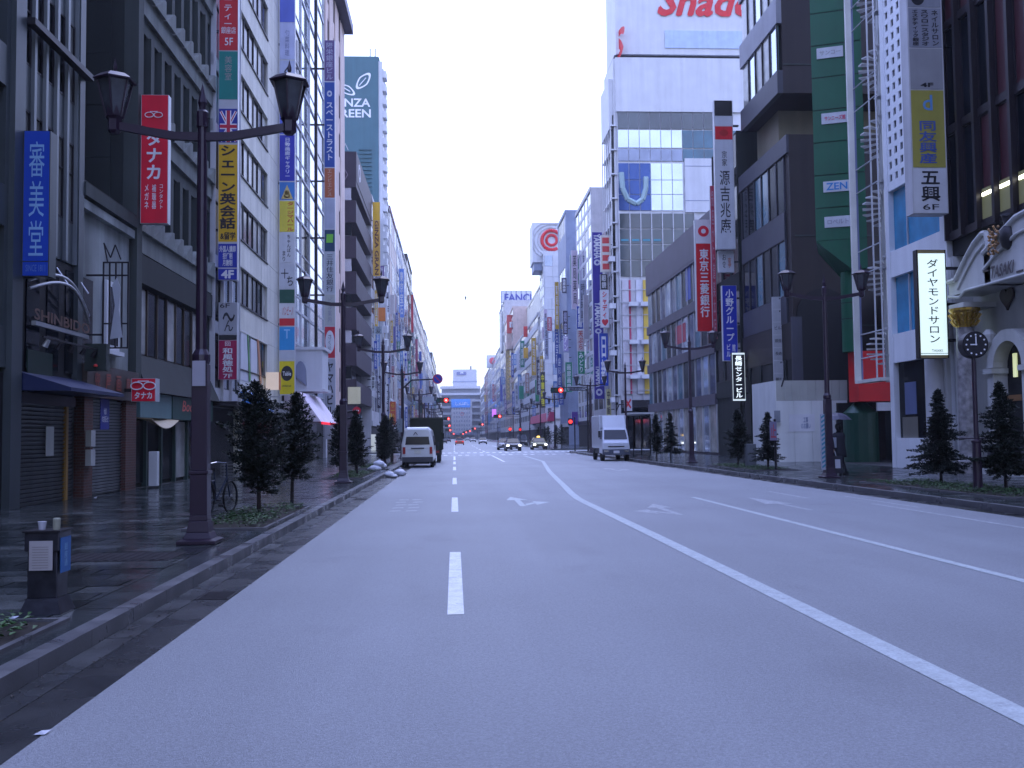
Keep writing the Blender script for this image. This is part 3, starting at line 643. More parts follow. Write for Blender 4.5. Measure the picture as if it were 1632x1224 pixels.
# white folded edge, logo and louvres on the teal tower
ygg = gg.y0; 
for k in range(46):
    z = 9 + k*.9
    MB().prism([(ygg + .1, z), (ygg + .1 , z + .9), (ygg + 3.0, z + .9 + (.4 if k % 2 else 0)), (ygg + 3.0, z + (.4 if k % 2 else 0))], 'x', FL, FL + (1.0 if k % 2 else .55)).build('folded_panel', white_wall, gg.root)
cube('end_wall', -24, FL, ygg - .12, ygg - .005, 3, gg.H + .1, teal_clad, gg.root)
lx = lambda px, py: onY(px, py, ygg - .2)
def lt(s, x0, y0, x1, y1, parent, mat, Y, **k):
    a = onY(x0, y1, Y); c = onY(x1, y0, Y); return text(s, c[0]-a[0], c[1]-a[1], ((a[0]+c[0])/2, Y, (a[1]+c[1])/2), '-Y', mat, parent, **k)
lt('GINZA', 529, 157, 590, 170, gg.root, white_ink, ygg - .16, bold=.02); lt('GREEN', 527, 174, 591, 187, gg.root, white_ink, ygg - .16, bold=.02)
def leafshape(cx, cy, L, wd, ang, parent, mat, Y):
    m = MB(); o_, i_ = [], []
    for k in range(24):
        t = k / 24 * 2*math.pi; u = math.cos(t)*L/2; v = math.sin(t)*wd/2*(1 - .25*abs(math.cos(t)))
        for lst, s in ((o_, 1), (i_, .74)): 
            px = cx + (u*math.cos(ang) - v*math.sin(ang))*s; py = cy - (u*math.sin(ang) + v*math.cos(ang))*s; q = onY(px, py, Y); lst.append((q[0], Y, q[1]))
    n = 24; m.add(o_ + i_, [(i, (i+1) % n, n+(i+1) % n, n+i) for i in range(n)]); a = onY(cx - L*.3*math.cos(ang), cy + L*.3*math.sin(ang), Y); c = onY(cx + L*.2*math.cos(ang), cy - L*.2*math.sin(ang), Y)
    m.cyl((a[0], Y, a[1]), (c[0], Y, c[1]), .07, n=6); return m.build('leaf_emblem', mat, parent)
leafshape(579, 129, 33, 17, .85, gg.root, white_ink, ygg - .17); leafshape(553, 143, 30, 14, -.55, gg.root, white_ink, ygg - .17)
for k in range(16):
    a = onY(572, 238 + k*6.5, ygg); c = onY(592, 238 + k*6.5, ygg); cube('louvre', a[0], c[0], ygg - .3, ygg - .12, a[1] - .12, a[1], teal_clad, gg.root)
for px in (590, 598): q = onY(px, 104, ygg + 1); MB().cyl((q[0], ygg + 1, gg.H), (q[0], ygg + 1, gg.H + 1.6), .06).build('roof_mast', dark_metal, gg.root)

farb('slim grey tower just beyond the teal tower', -1, 612.8, 621.5, 614, 312, M('mid_grey_tile', (.22, .22, .24), .6, streak=.15), 4, 12)
farb('maroon building with white floor lines on the left row', -1, 622, 633, 623, 336, M('maroon_panel', (.16, .02, .05), .5), 3, 9, wm=white_wall, gm=M('maroon_glass', (.10, .012, .04), .3), band=.35)
farb('blue grey glass building beyond the maroon one', -1, 633.3, 642, 634, 372, slate, 4, 10)
farb('white narrow building in the middle of the left row', -1, 642.3, 649, 643, 405, pale_grey, 4, 10)
farb('dark brown slab building rising in the left distance', -1, 649.3, 657, 650, 411, brown_wall, 4, 12, band=.9)
farb('pale grey building under the dark slab in the left distance', -1, 657.3, 664, 658, 470, M('mid_grey_tile', (.22, .22, .24)), 4, 9)
farb('white tiled building in the left distance', -1, 664.3, 671, 666, 498, M('beige_grey_tile', (.3, .28, .26), .6), 5, 8)
farb('tan building in the left distance', -1, 671.3, 677, 672, 515, tan, 5, 8)
farb('slate building in the left distance', -1, 677.3, 681.5, 678, 530, slate, 5, 7)
farb('bright blue topped building in the left distance', -1, 681.8, 688.5, 682, 554, M('bright_blue_panel', (.05, .18, .6), .5), 6, 8, wm=pale_grey)
farb('dark narrow building farthest on the left row', -1, 688.8, 695, 690, 567, concrete_dark, 6, 8)
farb('cream low building at the far left end of the street', -1, 695.3, 703, 696, 612, cream, 6, 5)
farb('grey low building closing the far left row', -1, 703.2, 708, 704, 632, pale_grey, 6, 4)

# terminal building across the end of the street
Y = 705; q0 = onY(708, 600, Y)[0]; q1 = onY(765, 600, Y)[0]; zt1 = onY(736, 588, Y)[1]; zt2 = onY(736, 615, Y)[1]; zt3 = onY(720, 640, Y)[1]
tb = empty('railway_terminal_building', ((q0+q1)/2, Y, 0), 'white stepped building closing the far end of the street with a blue billboard', 'building')
xm0, xm1 = onY(720, 600, Y)[0], onY(752, 600, Y)[0]
cube('wall', q0 - 2, q1, Y + 3, Y + 40, 0, zt2, M('hazy_white_concrete', (.46, .47, .50), .6, var=.04), tb)  # greyed tones: distance haze put into the wall and glass colours
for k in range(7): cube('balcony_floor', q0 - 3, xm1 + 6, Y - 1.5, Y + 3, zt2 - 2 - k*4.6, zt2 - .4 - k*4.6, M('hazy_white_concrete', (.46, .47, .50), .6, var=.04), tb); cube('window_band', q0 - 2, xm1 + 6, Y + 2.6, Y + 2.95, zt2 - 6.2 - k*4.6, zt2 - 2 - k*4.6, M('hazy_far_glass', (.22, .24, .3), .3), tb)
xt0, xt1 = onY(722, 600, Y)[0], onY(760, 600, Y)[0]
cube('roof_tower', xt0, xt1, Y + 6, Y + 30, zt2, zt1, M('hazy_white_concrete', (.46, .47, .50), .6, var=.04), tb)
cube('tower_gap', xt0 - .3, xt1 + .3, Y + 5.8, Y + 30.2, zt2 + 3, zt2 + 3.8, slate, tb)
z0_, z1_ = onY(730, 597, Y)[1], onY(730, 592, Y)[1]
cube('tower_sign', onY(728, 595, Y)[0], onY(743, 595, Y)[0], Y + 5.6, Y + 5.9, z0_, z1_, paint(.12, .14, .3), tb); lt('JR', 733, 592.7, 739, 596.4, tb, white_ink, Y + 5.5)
MB().cyl((xt1 - 4, Y + 14, zt1), (xt1 - 4, Y + 14, zt1 + 3), .5).build('mast', dark_metal, tb)
xa, za = onY(719.5, 694, Y); xb, zb = onY(752, 637, Y)
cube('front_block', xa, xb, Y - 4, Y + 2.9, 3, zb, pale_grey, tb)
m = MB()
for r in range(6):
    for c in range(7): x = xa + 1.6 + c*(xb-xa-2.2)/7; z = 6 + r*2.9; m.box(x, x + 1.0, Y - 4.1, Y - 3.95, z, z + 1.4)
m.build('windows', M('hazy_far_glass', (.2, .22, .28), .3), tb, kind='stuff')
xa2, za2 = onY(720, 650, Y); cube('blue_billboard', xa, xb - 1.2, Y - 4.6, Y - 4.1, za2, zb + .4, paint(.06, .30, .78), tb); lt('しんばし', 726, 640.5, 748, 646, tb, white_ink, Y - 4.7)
cube('entrance_canopy', xa - 4, xb + 3, Y - 7, Y - 4.1, 3, 4.4, slate, tb)
lt('○', 734, 657, 739, 663, tb, paint(.6, .06, .08), Y - 4.2)
farb('white low building right of the terminal at the end of the street', 1, 757, 766, 765, 628, white_wall, 8, 5)

# ---- right row, nearest first
yt = 35.4
b = Bld('dark curtain wall office tower over the ornate jewellery shop', 1, -28, yt, 40, black, rec=.2, z0=8.0)
dark_fin = M('dark_bronze_fin', (.022, .017, .02), .4, metal=.3)
red_blind = M('dark_red_blind', (.05, .008, .012), .6)
b.grid(22, yt, 8.6, 40, 12, 8, .16, .28, ub=-.05, up=.1, wm=dark_fin, gm=glass, alt=red_blind, fm=dark_fin)
b.grid(-28, 22, 8.6, 40, 10, 8, .3, .5, wm=dark_fin, gm=glass, single=False, alt=red_blind)
cube('lower_storey', 19.31, 24, 26, yt, 0, 8.0, white_stone, b.root); cube('lower_storey', FR + .1, 24, -28, 26, 0, 8.4, white_stone, b.root)
for q, yy in ((0, 32.61), (1, 31.49), (2, 30.37)):
    w = b.box('lit_room', -.24, -.09, yy - .46, yy + .46, 8.9, 9.95, M('lit_room_wall', (.16, .16, .08), .6, emit=(.5, .5, .22), estr=.10)); b.box('ceiling_tube', -.085, -.06, yy - .4, yy + .4, 9.68, 9.8, M('fluorescent_tube', (.9, .9, .8), .5, emit=(1, 1, .8), estr=5), w)

# ornate jewellery shop front
ws = white_stone
j = empty('jewellery_shop_front', (18.0, 33, 0), 'ornate white stone jewellery shop front with a curved pediment, gold capitals and arched doorway', 'shop front')
def P(name, x0, x1, y0, y1, z0, z1, m): return cube(name, x0, x1, y0, y1, z0, z1, m, j)
XF = 17.8
pj = lambda px, py, X=None: onX(px, py, XF if X is None else X)
P('back_wall', 19.0, 19.3, 27.0, 35.38, .1, 8.0, ws)
P('end_pier', 18.02, 18.19, 35.42, 35.95, .1, 6.4, ws); P('end_wall', 18.3, 19.0, 35.2, 35.38, .1, 8.0, ws)
marble = M('grey_veined_marble', (.22, .21, .21), .35, var=.45, scale=5); gild = M('gilding', (.50, .32, .06), .35, metal=.8, var=.3, scale=12)
def column(y, x=18.05):
    MB().lathe([(.42, .1), (.42, .55), (.36, .6), (.33, .8), (.30, 5.2), (.32, 5.25)], (x, y, 0), 20).build('column', marble, j)
    m = MB().lathe([(.30, 5.25), (.32, 5.4), (.46, 5.78), (.52, 5.84), (.52, 5.92)], (x, y, 0), 16)
    for k in range(14):
        t = k*2*math.pi/14; c, s = math.cos(t), math.sin(t)
        for zz, r in ((5.3, .33), (5.52, .39)): m.hexa([(x+c*r-.06*s, y+s*r+.06*c, zz), (x+c*r+.06*s, y+s*r-.06*c, zz), (x+c*(r+.04)+.06*s, y+s*(r+.04)-.06*c, zz), (x+c*(r+.04)-.06*s, y+s*(r+.04)+.06*c, zz)], [(x+c*(r+.12)-.03*s, y+s*(r+.12)+.03*c, zz+.22), (x+c*(r+.12)+.03*s, y+s*(r+.12)-.03*c, zz+.22), (x+c*(r+.17)+.03*s, y+s*(r+.17)-.03*c, zz+.18), (x+c*(r+.17)-.03*s, y+s*(r+.17)+.03*c, zz+.18)])
    m.build('gold_capital', gild, j)
    P('column_abutment', x - .3, x + .9, y - .5, y + .5, 5.93, 6.1, ws)
column(34.05); column(27.6)
# pediment: straight underside, left foot flaring up into a broken curved top; real depth of 1.2 m
top = [pj(*q) for q in ((1512, 450), (1524, 446), (1532, 428), (1542, 408), (1553, 388), (1566, 372), (1572, 371), (1577, 394))]
zb_ = pj(1545, 462)[1]
foot = [pj(*q) for q in ((1512, 473), (1530, 474), (1539, 463))]
ylo = 26.6; dz = top[-1][1]
mirror = [(33.25*2 - y - 1.6, z) for y, z in reversed(top[:7])]
ped = foot[::-1] + [pj(1512, 473)][:0] + top
outer = top + [(32.2, 7.55), (31.3, 7.95), (30.2, 8.35), (29.0, 8.45), (27.6, 8.2), (26.6, 7.9)]
m = MB()
for (ya, za), (yb_, zb2) in zip(outer[:-1], outer[1:]):
    if abs(ya - yb_) < .02: continue
    ba = foot[0][1] if ya > foot[2][0] else zb_; bb = foot[0][1] if yb_ > foot[2][0] + .02 else zb_
    m.hexa([(XF, ya, ba), (19.0, ya, ba), (19.0, yb_, bb), (XF, yb_, bb)], [(XF, ya, za), (19.0, ya, za), (19.0, yb_, zb2), (XF, yb_, zb2)])
m.build('pediment', ws, j)
MB().tube([(XF - .02, y, z) for y, z in outer], .09, 8).build('pediment_moulding', ws, j)
MB().tube([(XF - .02, y - .12, z - .36) for y, z in outer[1:6]], .05, 8).build('pediment_moulding', ws, j)
MB().tube([(XF - .01, y, z) for y, z in foot] + [(XF - .01, ylo, zb_)], .05, 8).build('lower_moulding', ws, j)
MB().tube([(XF - .03, y, z - .55) for y, z in outer[8:]], .06, 8).build('pediment_moulding', ws, j)
a_, c_ = pj(1581, 444), pj(1618, 414)
text('TASAKI', a_[0] - c_[0], .42, (XF - .04, (a_[0] + c_[0])/2, (a_[1] + c_[1])/2), '-X', paint(.06, .045, .05), j, bold=.03, shear=.25)
for q in (1572, 1626): a_ = pj(q, 432); P('scroll_mark', XF - .03, XF - .005, a_[0] - .18, a_[0] + .18, a_[1] - .03, a_[1] + .03, paint(.06, .045, .05))
def heart(c, s, mat, nm):
    pts = []
    for k in range(28):
        t = 2*math.pi*k/28; pts.append((c[1] - s*.062*16*math.sin(t)**3, c[2] + s*.062*(13*math.cos(t) - 5*math.cos(2*t) - 2*math.cos(3*t) - math.cos(4*t))))
    MB().prism(pts, 'x', c[0] - .08, c[0]).build(nm, mat, j)
h_ = onX(1607, 474, 18.98); heart((18.98, h_[0], h_[1]), .42, paint(.05, .03, .025), 'heart_emblem')
m = MB(); rg = random.Random(5); o_ = pj(1583, 384, 17.6)
for k in range(60):
    c = Vector((17.62 + rg.uniform(-.12, .12), o_[0] + rg.uniform(-.22, .22), o_[1] + rg.uniform(-.42, .45))); m.lathe([(.01, -.04), (.04, -.015), (.045, .015), (.01, .05)], c, 6, rot=rg.random())
m.build('gilt_flower_ornament', M('gilt_and_pink_flowers', (.38, .22, .10), .4, metal=.5, var=.5, scale=9), j)
u_ = pj(1602, 398, 17.7); MB().lathe([(.08, 0), (.22, .1), (.3, .35), (.26, .65), (.14, .8), (.2, 1.05), (.24, 1.15)], (17.85, u_[0], u_[1]), 14).build('dark_urn', dark_metal, j, smooth=True)
XD = 18.7
for yc in (32.1, 28.7):
    m = MB(); n = 14; zs0 = 3.75
    for k in range(n):
        a0, a1 = math.pi*k/n, math.pi*(k+1)/n
        q = lambda r, a: (yc + r*math.cos(a), zs0 + r*math.sin(a))
        (a_, b_), (c_, d_), (e_, f_), (g_, h_) = q(.85, a0), q(1.25, a0), q(1.25, a1), q(.85, a1)
        m.hexa([(XD - .3, a_, b_), (XD - .3, c_, d_), (19.0, c_, d_), (19.0, a_, b_)], [(XD - .3, g_, h_), (XD - .3, e_, f_), (19.0, e_, f_), (19.0, g_, h_)])
    m.build('door_arch', ws, j)
    for s in (-1, 1): P('arch_pier', XD - .3, 19.0, yc + s*1.05 - .2, yc + s*1.05 + .2, .95, zs0 - .02, ws); P('pier_base', XD - .36, 19.0, yc + s*1.05 - .25, yc + s*1.05 + .25, .1, .93, M('dark_granite', (.045, .045, .055), .3)); P('impost', XD - .4, 19.0, yc + s*1.05 - .27, yc + s*1.05 + .27, zs0 - .2, zs0 - .021, ws)
    MB().prism([(yc - .84, .12), (yc + .84, .12)] + [(yc + .84*math.cos(math.pi*k/12), zs0 + .84*math.sin(math.pi*k/12)) for k in range(13)], 'x', 18.9, 18.99).build('dark_doorway', black, j)
    MB().lathe([(.05, -.3), (.2, -.12), (.22, .05), (.24, .15), (.1, .33)], (XD - .3, yc + 1.05, zs0 + 1.0), 10).build('keystone_head', ws, j)
P('display_light', 18.84, 18.89, 32.3, 32.5, 3.4, 4.2, M('display_glow', (.8, .8, .4), .5, emit=(.9, 1, .55), estr=.6))
P('brass_plate', 18.8, 18.88, 32.0, 32.9, 2.6, 2.8, paint(.25, .12, .04))
P('stone_bench', 18.0, 18.5, 29.8, 33.2, .1, .42, ws)
MB().lathe([(.36, .1), (.36, 5.6)], (17.85, 35.95, 0), 24).build('round_pilaster', pale_grey, j)

# white office with the punched window screen
y0, y1 = 35.42, Yr(1410, 300); bright_white = M('bright_white_panel', (.74, .76, .77), .45, streak=.08, var=.04)
b = Bld('white building with a punched grid of small square windows and blue glazing', 1, y0, y1, 40, bright_white, rec=.35, depth=12)
zp = Zr(1430, 288); nc_, rows = 9, int((40 - zp)/.53); cw = (y1 - y0 - .35)/nc_
b.box('screen_back', -.34, -.07, y0, y1, zp, 40, M('shadowed_screen_glass', (.012, .014, .03), .3, spec=.2))
lst = MB(); a, c = sorted((b.X(-.06), b.X(0)))
for k in range(nc_ + 1): yy = y0 + k*cw; lst.box(a, c, max(y0, yy - cw*.27), min(y1, yy + cw*.27), zp, 40)
for k in range(rows + 1): z = zp + k*.53; lst.box(a + .004, c - .004, y0, y1 - .3, z - .12, z + .12)
o = lst.build('punched_screen', bright_white, b.root); o['kind'] = 'stuff'
def frame_band(z0, z1, gm):
    w = b.box('blue_window', -.3, -.2, y0 + .45, y1 - .35, z0, z1, gm)
    b.box('window_frame', -.2, -.14, (y0+y1)/2 + .9, (y0+y1)/2 + .96, z0, z1, alu, w)
    return w
zz = [Zr(1428, 398), Zr(1428, 300), Zr(1428, 532), Zr(1428, 440), Zr(1428, 698), Zr(1428, 578)]
teal_bright = M('blue_film_glazing', (.03, .24, .42), .25, spec=.6, var=.25, scale=1.2)
frame_band(zz[0], zz[1], teal_bright); frame_band(zz[2], zz[3], teal_bright)
b.box('white_band', -.34, .0, y0, y1, zz[1] + .02, zp - .02, bright_white); b.box('white_band', -.34, .0, y0, y1, zz[3], zz[0], bright_white); b.box('white_band', -.34, .0, y0, y1, zz[5], zz[2], bright_white); b.box('white_base', -.34, .0, y0, y1, .1, zz[4], bright_white)
b.box('white_edge', -.34, .03, y1 - .35, y1, .1, 40, bright_white); b.box('white_edge', -.34, .03, y0, y0 + .45, .1, 40, bright_white)
w = b.box('shop_window', -.3, -.2, y0 + .45, y1 - .35, zz[4], zz[5], glass); b.box('poster', -.19, -.17, y1 - 1.9, y1 - .9, 2.3, 3.6, paint(.1, .13, .25), w); b.box('beige_blind', -.19, -.18, y1 - 1.95, y1 - .6, 1.0, 2.2, paint(.14, .13, .10), w)
b.box('red_light', -.17, -.15, y0 + 1.0, y0 + 1.06, 3.9, 4.2, glow_red_dim)

# steel spiral stair with pale frame
y0, y1 = Yr(1410, 300) + .1, 42.95
st = empty('exterior_steel_staircase', (18.5, 41.8, 0), 'tall exterior steel spiral staircase with pale posts between the white building and green tower', 'staircase')
zb = Zr(1415, 603) - .1
pale = M('pale_yellow_white_steel', (.62, .62, .56), .5, streak=.1)
cube('edge_fascia', 17.72, 17.98, y1, y1 + .12, zb, 40, pale, st); cube('edge_fascia', 17.98, 18.06, y1 - .02, y1 + .1, zb, 40, M('shadow_blue_fascia', (.15, .17, .28), .5), st); cube('bottom_beam', 17.8, 18.3, y0, y1, zb, zb + .14, pale, st)  # second strip: shaded edge of the fascia put into a blue colour
for yy in (y0 + .06, y0 + .75): MB().cyl((18.0, yy, zb), (18.0, yy, 40), .035).build('pale_post', alu, st)
cxs, cys = 18.75, y1 - .95
MB().cyl((cxs, cys, zb), (cxs, cys, 40), .09).build('centre_post', steel, st)
m = MB(); z = zb + .2; k = 0
while z < 39.6:
    a0 = k*math.radians(24); a1 = a0 + math.radians(25); c0, s0, c1, s1 = math.cos(a0), math.sin(a0), math.cos(a1), math.sin(a1)
    m.hexa([(cxs + .08*c0, cys + .08*s0, z), (cxs + .85*c0, cys + .85*s0, z), (cxs + .85*c1, cys + .85*s1, z), (cxs + .08*c1, cys + .08*s1, z)], [(cxs + .08*c0, cys + .08*s0, z + .06), (cxs + .85*c0, cys + .85*s0, z + .06), (cxs + .85*c1, cys + .85*s1, z + .06), (cxs + .08*c1, cys + .08*s1, z + .06)])
    k += 1; z += .205
m.build('stair_treads', M('pale_stair_tread', (.5, .5, .5), .5), st, kind='stuff')
z = zb + 1.1
while z < 39.5:
    for dz in (0, 1.05): MB().cyl((18.0, y0, z + dz), (18.0, y1, z + dz), .028, n=6).build('floor_rail', alu, st)
    cube('landing', 18.1, 19.6, y0, y0 + .5, z - .05, z, steel, st); z += 3.69

# green clad tower, angled towards the road
gt = empty('green_clad_tower', (18, 48, 0), 'tall green clad service tower with white name plates and a red lower section', 'tower')
Yg = 48.2
def gx(px, py): return onY(px, py, Yg)
A = gx(1297, 250); Bq = gx(1366, 250)
xl, xr = A[0], Bq[0]; ang = .55; dy = -(xr - xl)*math.tan(math.radians(22))
ztop = 40; zc1 = gx(1310, 385)[1]; zc2 = gx(1345, 432)[1]; xc = gx(1350, 440)[0]
fp = lambda x: Yg + (x - xl)*dy/(xr - xl)
def gslab(z0, z1, x0=xl, x1=xr, nm='green_panel', mat=green_clad, off=0):
    return MB().hexa([(x0, fp(x0) - off, z0), (x1, fp(x1) - off, z0), (x1 + .3, fp(x1) + 2.6, z0), (x0 + 1.3, fp(x0) + 3.2, z0)], [(x0, fp(x0) - off, z1), (x1, fp(x1) - off, z1), (x1 + .3, fp(x1) + 2.6, z1), (x0 + 1.3, fp(x0) + 3.2, z1)]).build(nm, mat, gt)
z = zc1; k = 0
while z < ztop: gslab(z + .03, z + 1.62); z += 1.65; k += 1
gslab(zc1, ztop, xl + .03, xr - .03, 'dark_joint_core', M('dark_green_joint', (.002, .03, .015), .6), -.03)
MB().hexa([(xc, fp(xc), zc2), (xr, fp(xr), zc2), (xr + .3, fp(xr) + 2.6, zc2), (xr - .05, fp(xc) + 3, zc2)], [(xl, fp(xl), zc1), (xr, fp(xr), zc1), (xr + .3, fp(xr) + 2.6, zc1), (xl + 1.3, fp(xl) + 3.2, zc1)]).build('chamfered_panel', green_clad, gt)
xq0 = gx(1347, 500)[0]; xq1 = gx(1376, 500)[0]
zred = gx(1370, 560)[1]; zr2 = gx(1370, 640)[1]
MB().lathe([((xq1 - xq0)/2, zred), ((xq1 - xq0)/2, zc2)], ((xq0 + xq1)/2, Yg + .4, 0), 20).build('green_column', green_clad, gt)
for zz_ in (zc2 - 1.6, zc2 - 2.4): MB().lathe([((xq1 - xq0)/2 + .02, zz_), ((xq1 - xq0)/2 + .02, zz_ + .06)], ((xq0 + xq1)/2, Yg + .4, 0), 20).build('column_joint', MATS['dark_green_joint'], gt)
xR1 = gx(1418, 600)[0]
cube('red_section', gx(1364, 600)[0], xR1, Yg - .3, Yg + .9, zr2, zred, red_gloss, gt)
MB().lathe([(.3, zr2 - .02), (.85, zr2 - .55), (.85, .1)][::-1], ((xq0 + 1.0), Yg + .9, 0), 24).build('green_base_drum', M('dull_green_drum', (.008, .05, .03), .4), gt)
cube('dark_entrance', xq0 + .2, 21.5, Yg + 1.9, Yg + 2.3, .1, zr2, black, gt)
for px, py, s, c in ((1318, 88, 'サンコー', paint(.3, .3, .3)), (1325, 192, 'サンニーズ館', paint(.55, .05, .12)), (1328, 300, 'ZEN', paint(.02, .2, .5)), (1330, 356, 'ロベルト', paint(.3, .3, .35))):
    q = gx(px, py); hw, hh = .62, .27; ux = Vector((xr - xl, dy, 0)).normalized(); ce = Vector((q[0], fp(q[0]) - .06, q[1]))
    c4 = [ce - ux*hw - Vector((0, 0, hh)), ce + ux*hw - Vector((0, 0, hh)), ce + ux*hw + Vector((0, 0, hh)), ce - ux*hw + Vector((0, 0, hh))]; nn = Vector((0, .05, 0))
    pl = MB().hexa([c4[0], c4[1], c4[1] + nn, c4[0] + nn], [c4[3], c4[2], c4[2] + nn, c4[3] + nn]).build('name_plate', paint(.50, .52, .55), gt)
    text(s, 1.0, .36 if len(s) < 4 else .24, ce - Vector((0, .012, 0)), (ux, (0, 0, 1)), c, pl, bold=.02)
lgn = empty('small_shop_sign', (19.5, 47, 3.3), 'small pale lit shop sign under the red section beside the green drum', 'sign')
a = gx(1388, 652); c = gx(1412, 642); cube('panel', a[0], c[0] + .15, Yg - .75, Yg - .62, a[1] - .1, c[1], paint(.5, .5, .52), lgn); 

# dark brown block with overhanging upper storeys
y0, y1 = Yr(1256, 300), Yr(1178, 300); zl = Zr(1256, 212); brown_grey = M('brown_grey_spandrel', (.05, .05, .065), .5, streak=.15)
b = Bld('dark brown tiled block in two stepped volumes with strip windows', 1, y0, y1, zl, brown_wall, rec=.1, depth=9)
b.grid(y0 + .7, y1 - .3, 7.6, zl - 1.0, 6, 2, .1, 1.5, gm=glass, alt=glass_teal, wm=brown_grey, ub=.02, up=.0)
b.box('parapet', -.09, .04, y0, y1, zl - 1, zl, brown_grey)
b.box('low_front', -.09, .0, y0, y1, 5.6, 7.6, brown_wall); b.box('entrance_recess', -.09, -.04, y0, y1, .1, 5.6, black)
for k in range(5): yy = y0 + 1 + k*2.2; b.box('ground_column', -.03, .05, yy, yy + .35, .1, 5.6, concrete_dark)
zu = Zr(1242, 146); y0u = Yr(1240, 150); y1u = Yr(1180, 150)
cube('upper_wall', FR + .3, FR + 10, y0u, y1u, zu, 44, brown_wall, b.root)
cube('upper_soffit', FR - .02, FR + .3, y0u, y1u, zu, zu + 1.3, brown_grey, b.root)
cube('link_wall', FR + 1.0, FR + 9, y0u + 3, y1u, zl, zu, paint(.20, .18, .12), b.root)
for k in range(6):
    z = zu + 1.3 + k*4.2
    cube('spandrel', FR, FR + .3, y0u, y1u, z + 2.7, z + 4.2, M('pale_grey_spandrel', (.22, .22, .25), .5, streak=.1), b.root)
    for q in range(5):
        ww = (y1u - y0u - .4)/5; w = cube('window', FR + .12, FR + .2, y0u + .2 + q*ww + .06, y0u + .2 + (q+1)*ww - .06, z, z + 2.7, glass_warm if (q + k) % 3 else glass_sky, b.root)
        cube('window_frame', FR + .04, FR + .12, y0u + .2 + q*ww - .05, y0u + .2 + q*ww + .05, z, z + 2.7, dark_metal, w)
for zz_ in (zl - 5.6, zl - 10.5): cube('wall_joint', FR + .3, FR + 9, y0 - .03, y0 - .002, zz_, zz_ + .08, grid_stone, b.root)
cube('wall_joint', FR + .3, FR + 9, y0u - .03, y0u - .002, zu + 1.6, zu + 1.68, grid_stone, b.root); cube('wall_joint', FR + .3, FR + 9, y0u - .03, y0u - .002, zu + 8, zu + 8.08, grid_stone, b.root)
ac = onY(1312, 500, y0); za = onY(1312, 460, y0)[1]
MB().prism([(ac[0] - 1.5, 3.2), (ac[0] + 1.5, 3.2)] + [(ac[0] + 1.5*math.cos(math.pi*k/12), za - 1.5 + 1.5*math.sin(math.pi*k/12)) for k in range(13)], 'y', y0 - .12, y0 - .04).build('arched_opening', black, b.root)
cube('pilaster', FR - .05, FR + .5, y0 - .2, y0, .1, zl - 10, brown_grey, b.root)
MB().cyl((16.6, 49.6, 3.95), (16.75, 49.6, 4.4), .04).build('floodlight_arm', dark_metal, None); 
bpy.data.objects['floodlight_arm']['category'] = 'floodlight'; bpy.data.objects['floodlight_arm']['label'] = 'small floodlight bracket standing on top of the pale hoarding'; bpy.data.objects['floodlight_arm'].name = 'floodlight'
# hoarding
hd = empty('construction_hoarding', (17.8, 50, 0), 'pale construction hoarding of tall panels with paper notices behind the right lamp post', 'hoarding')
hoard = M('hoarding_panel', (.62, .64, .62), .6, streak=.12, var=.06)
Yh = 50.2; xh0 = onY(1238, 700, Yh)[0]; xh1 = onY(1352, 700, Yh)[0]; zt_ = onY(1300, 606, Yh)[1]; zs_ = onY(1300, 638, Yh)[1]
nP = 4
for k in range(nP):
    xa = xh0 + (xh1 - xh0)*k/nP; xb = xh0 + (xh1 - xh0)*(k+1)/nP
    cube('hoarding_panel', xa + .006, xb - .006, Yh, Yh + .05, .12, zs_ - .01, hoard, hd); 
for k in range(9):
    xa = xh0 + .05 + (xh1 - xh0)*k/9; cube('upper_panel', xa + .006, xa + (xh1 - xh0)/9 - .006, Yh + .06, Yh + .09, zs_, zt_, M('upper_hoarding', (.36, .37, .33), .6, streak=.1), hd)
for k in range(4): cube('side_panel', xh0, xh0 + .05, Yh + .06 + k*1.0, Yh + 1.05 + k*1.0, .12, zt_, hoard, hd)
a = onY(1258, 688, Yh - .02); c = onY(1298, 660, Yh - .02)
nn = cube('paper_notice', a[0], c[0], Yh - .02, Yh - .002, a[1], c[1], paint(.62, .63, .66), hd); text('工事\nのお願い', .5, .6, ((a[0]+c[0])/2 + .2, Yh - .03, (a[1]+c[1])/2), '-Y', paint(.1, .15, .3), nn)
tag(MB().box(16.35, 16.6, 49.9, 50.1, 2.15, 2.75).build('notice_board', paint(.2, .22, .25)), 'small grey notice board at the left end of the hoarding', 'notice board')
cube('demolition_backdrop', FR + 5, FR + 6, 47, 54.3, 0, 9, concrete_dark, hd, label='dark wall behind the hoarding')

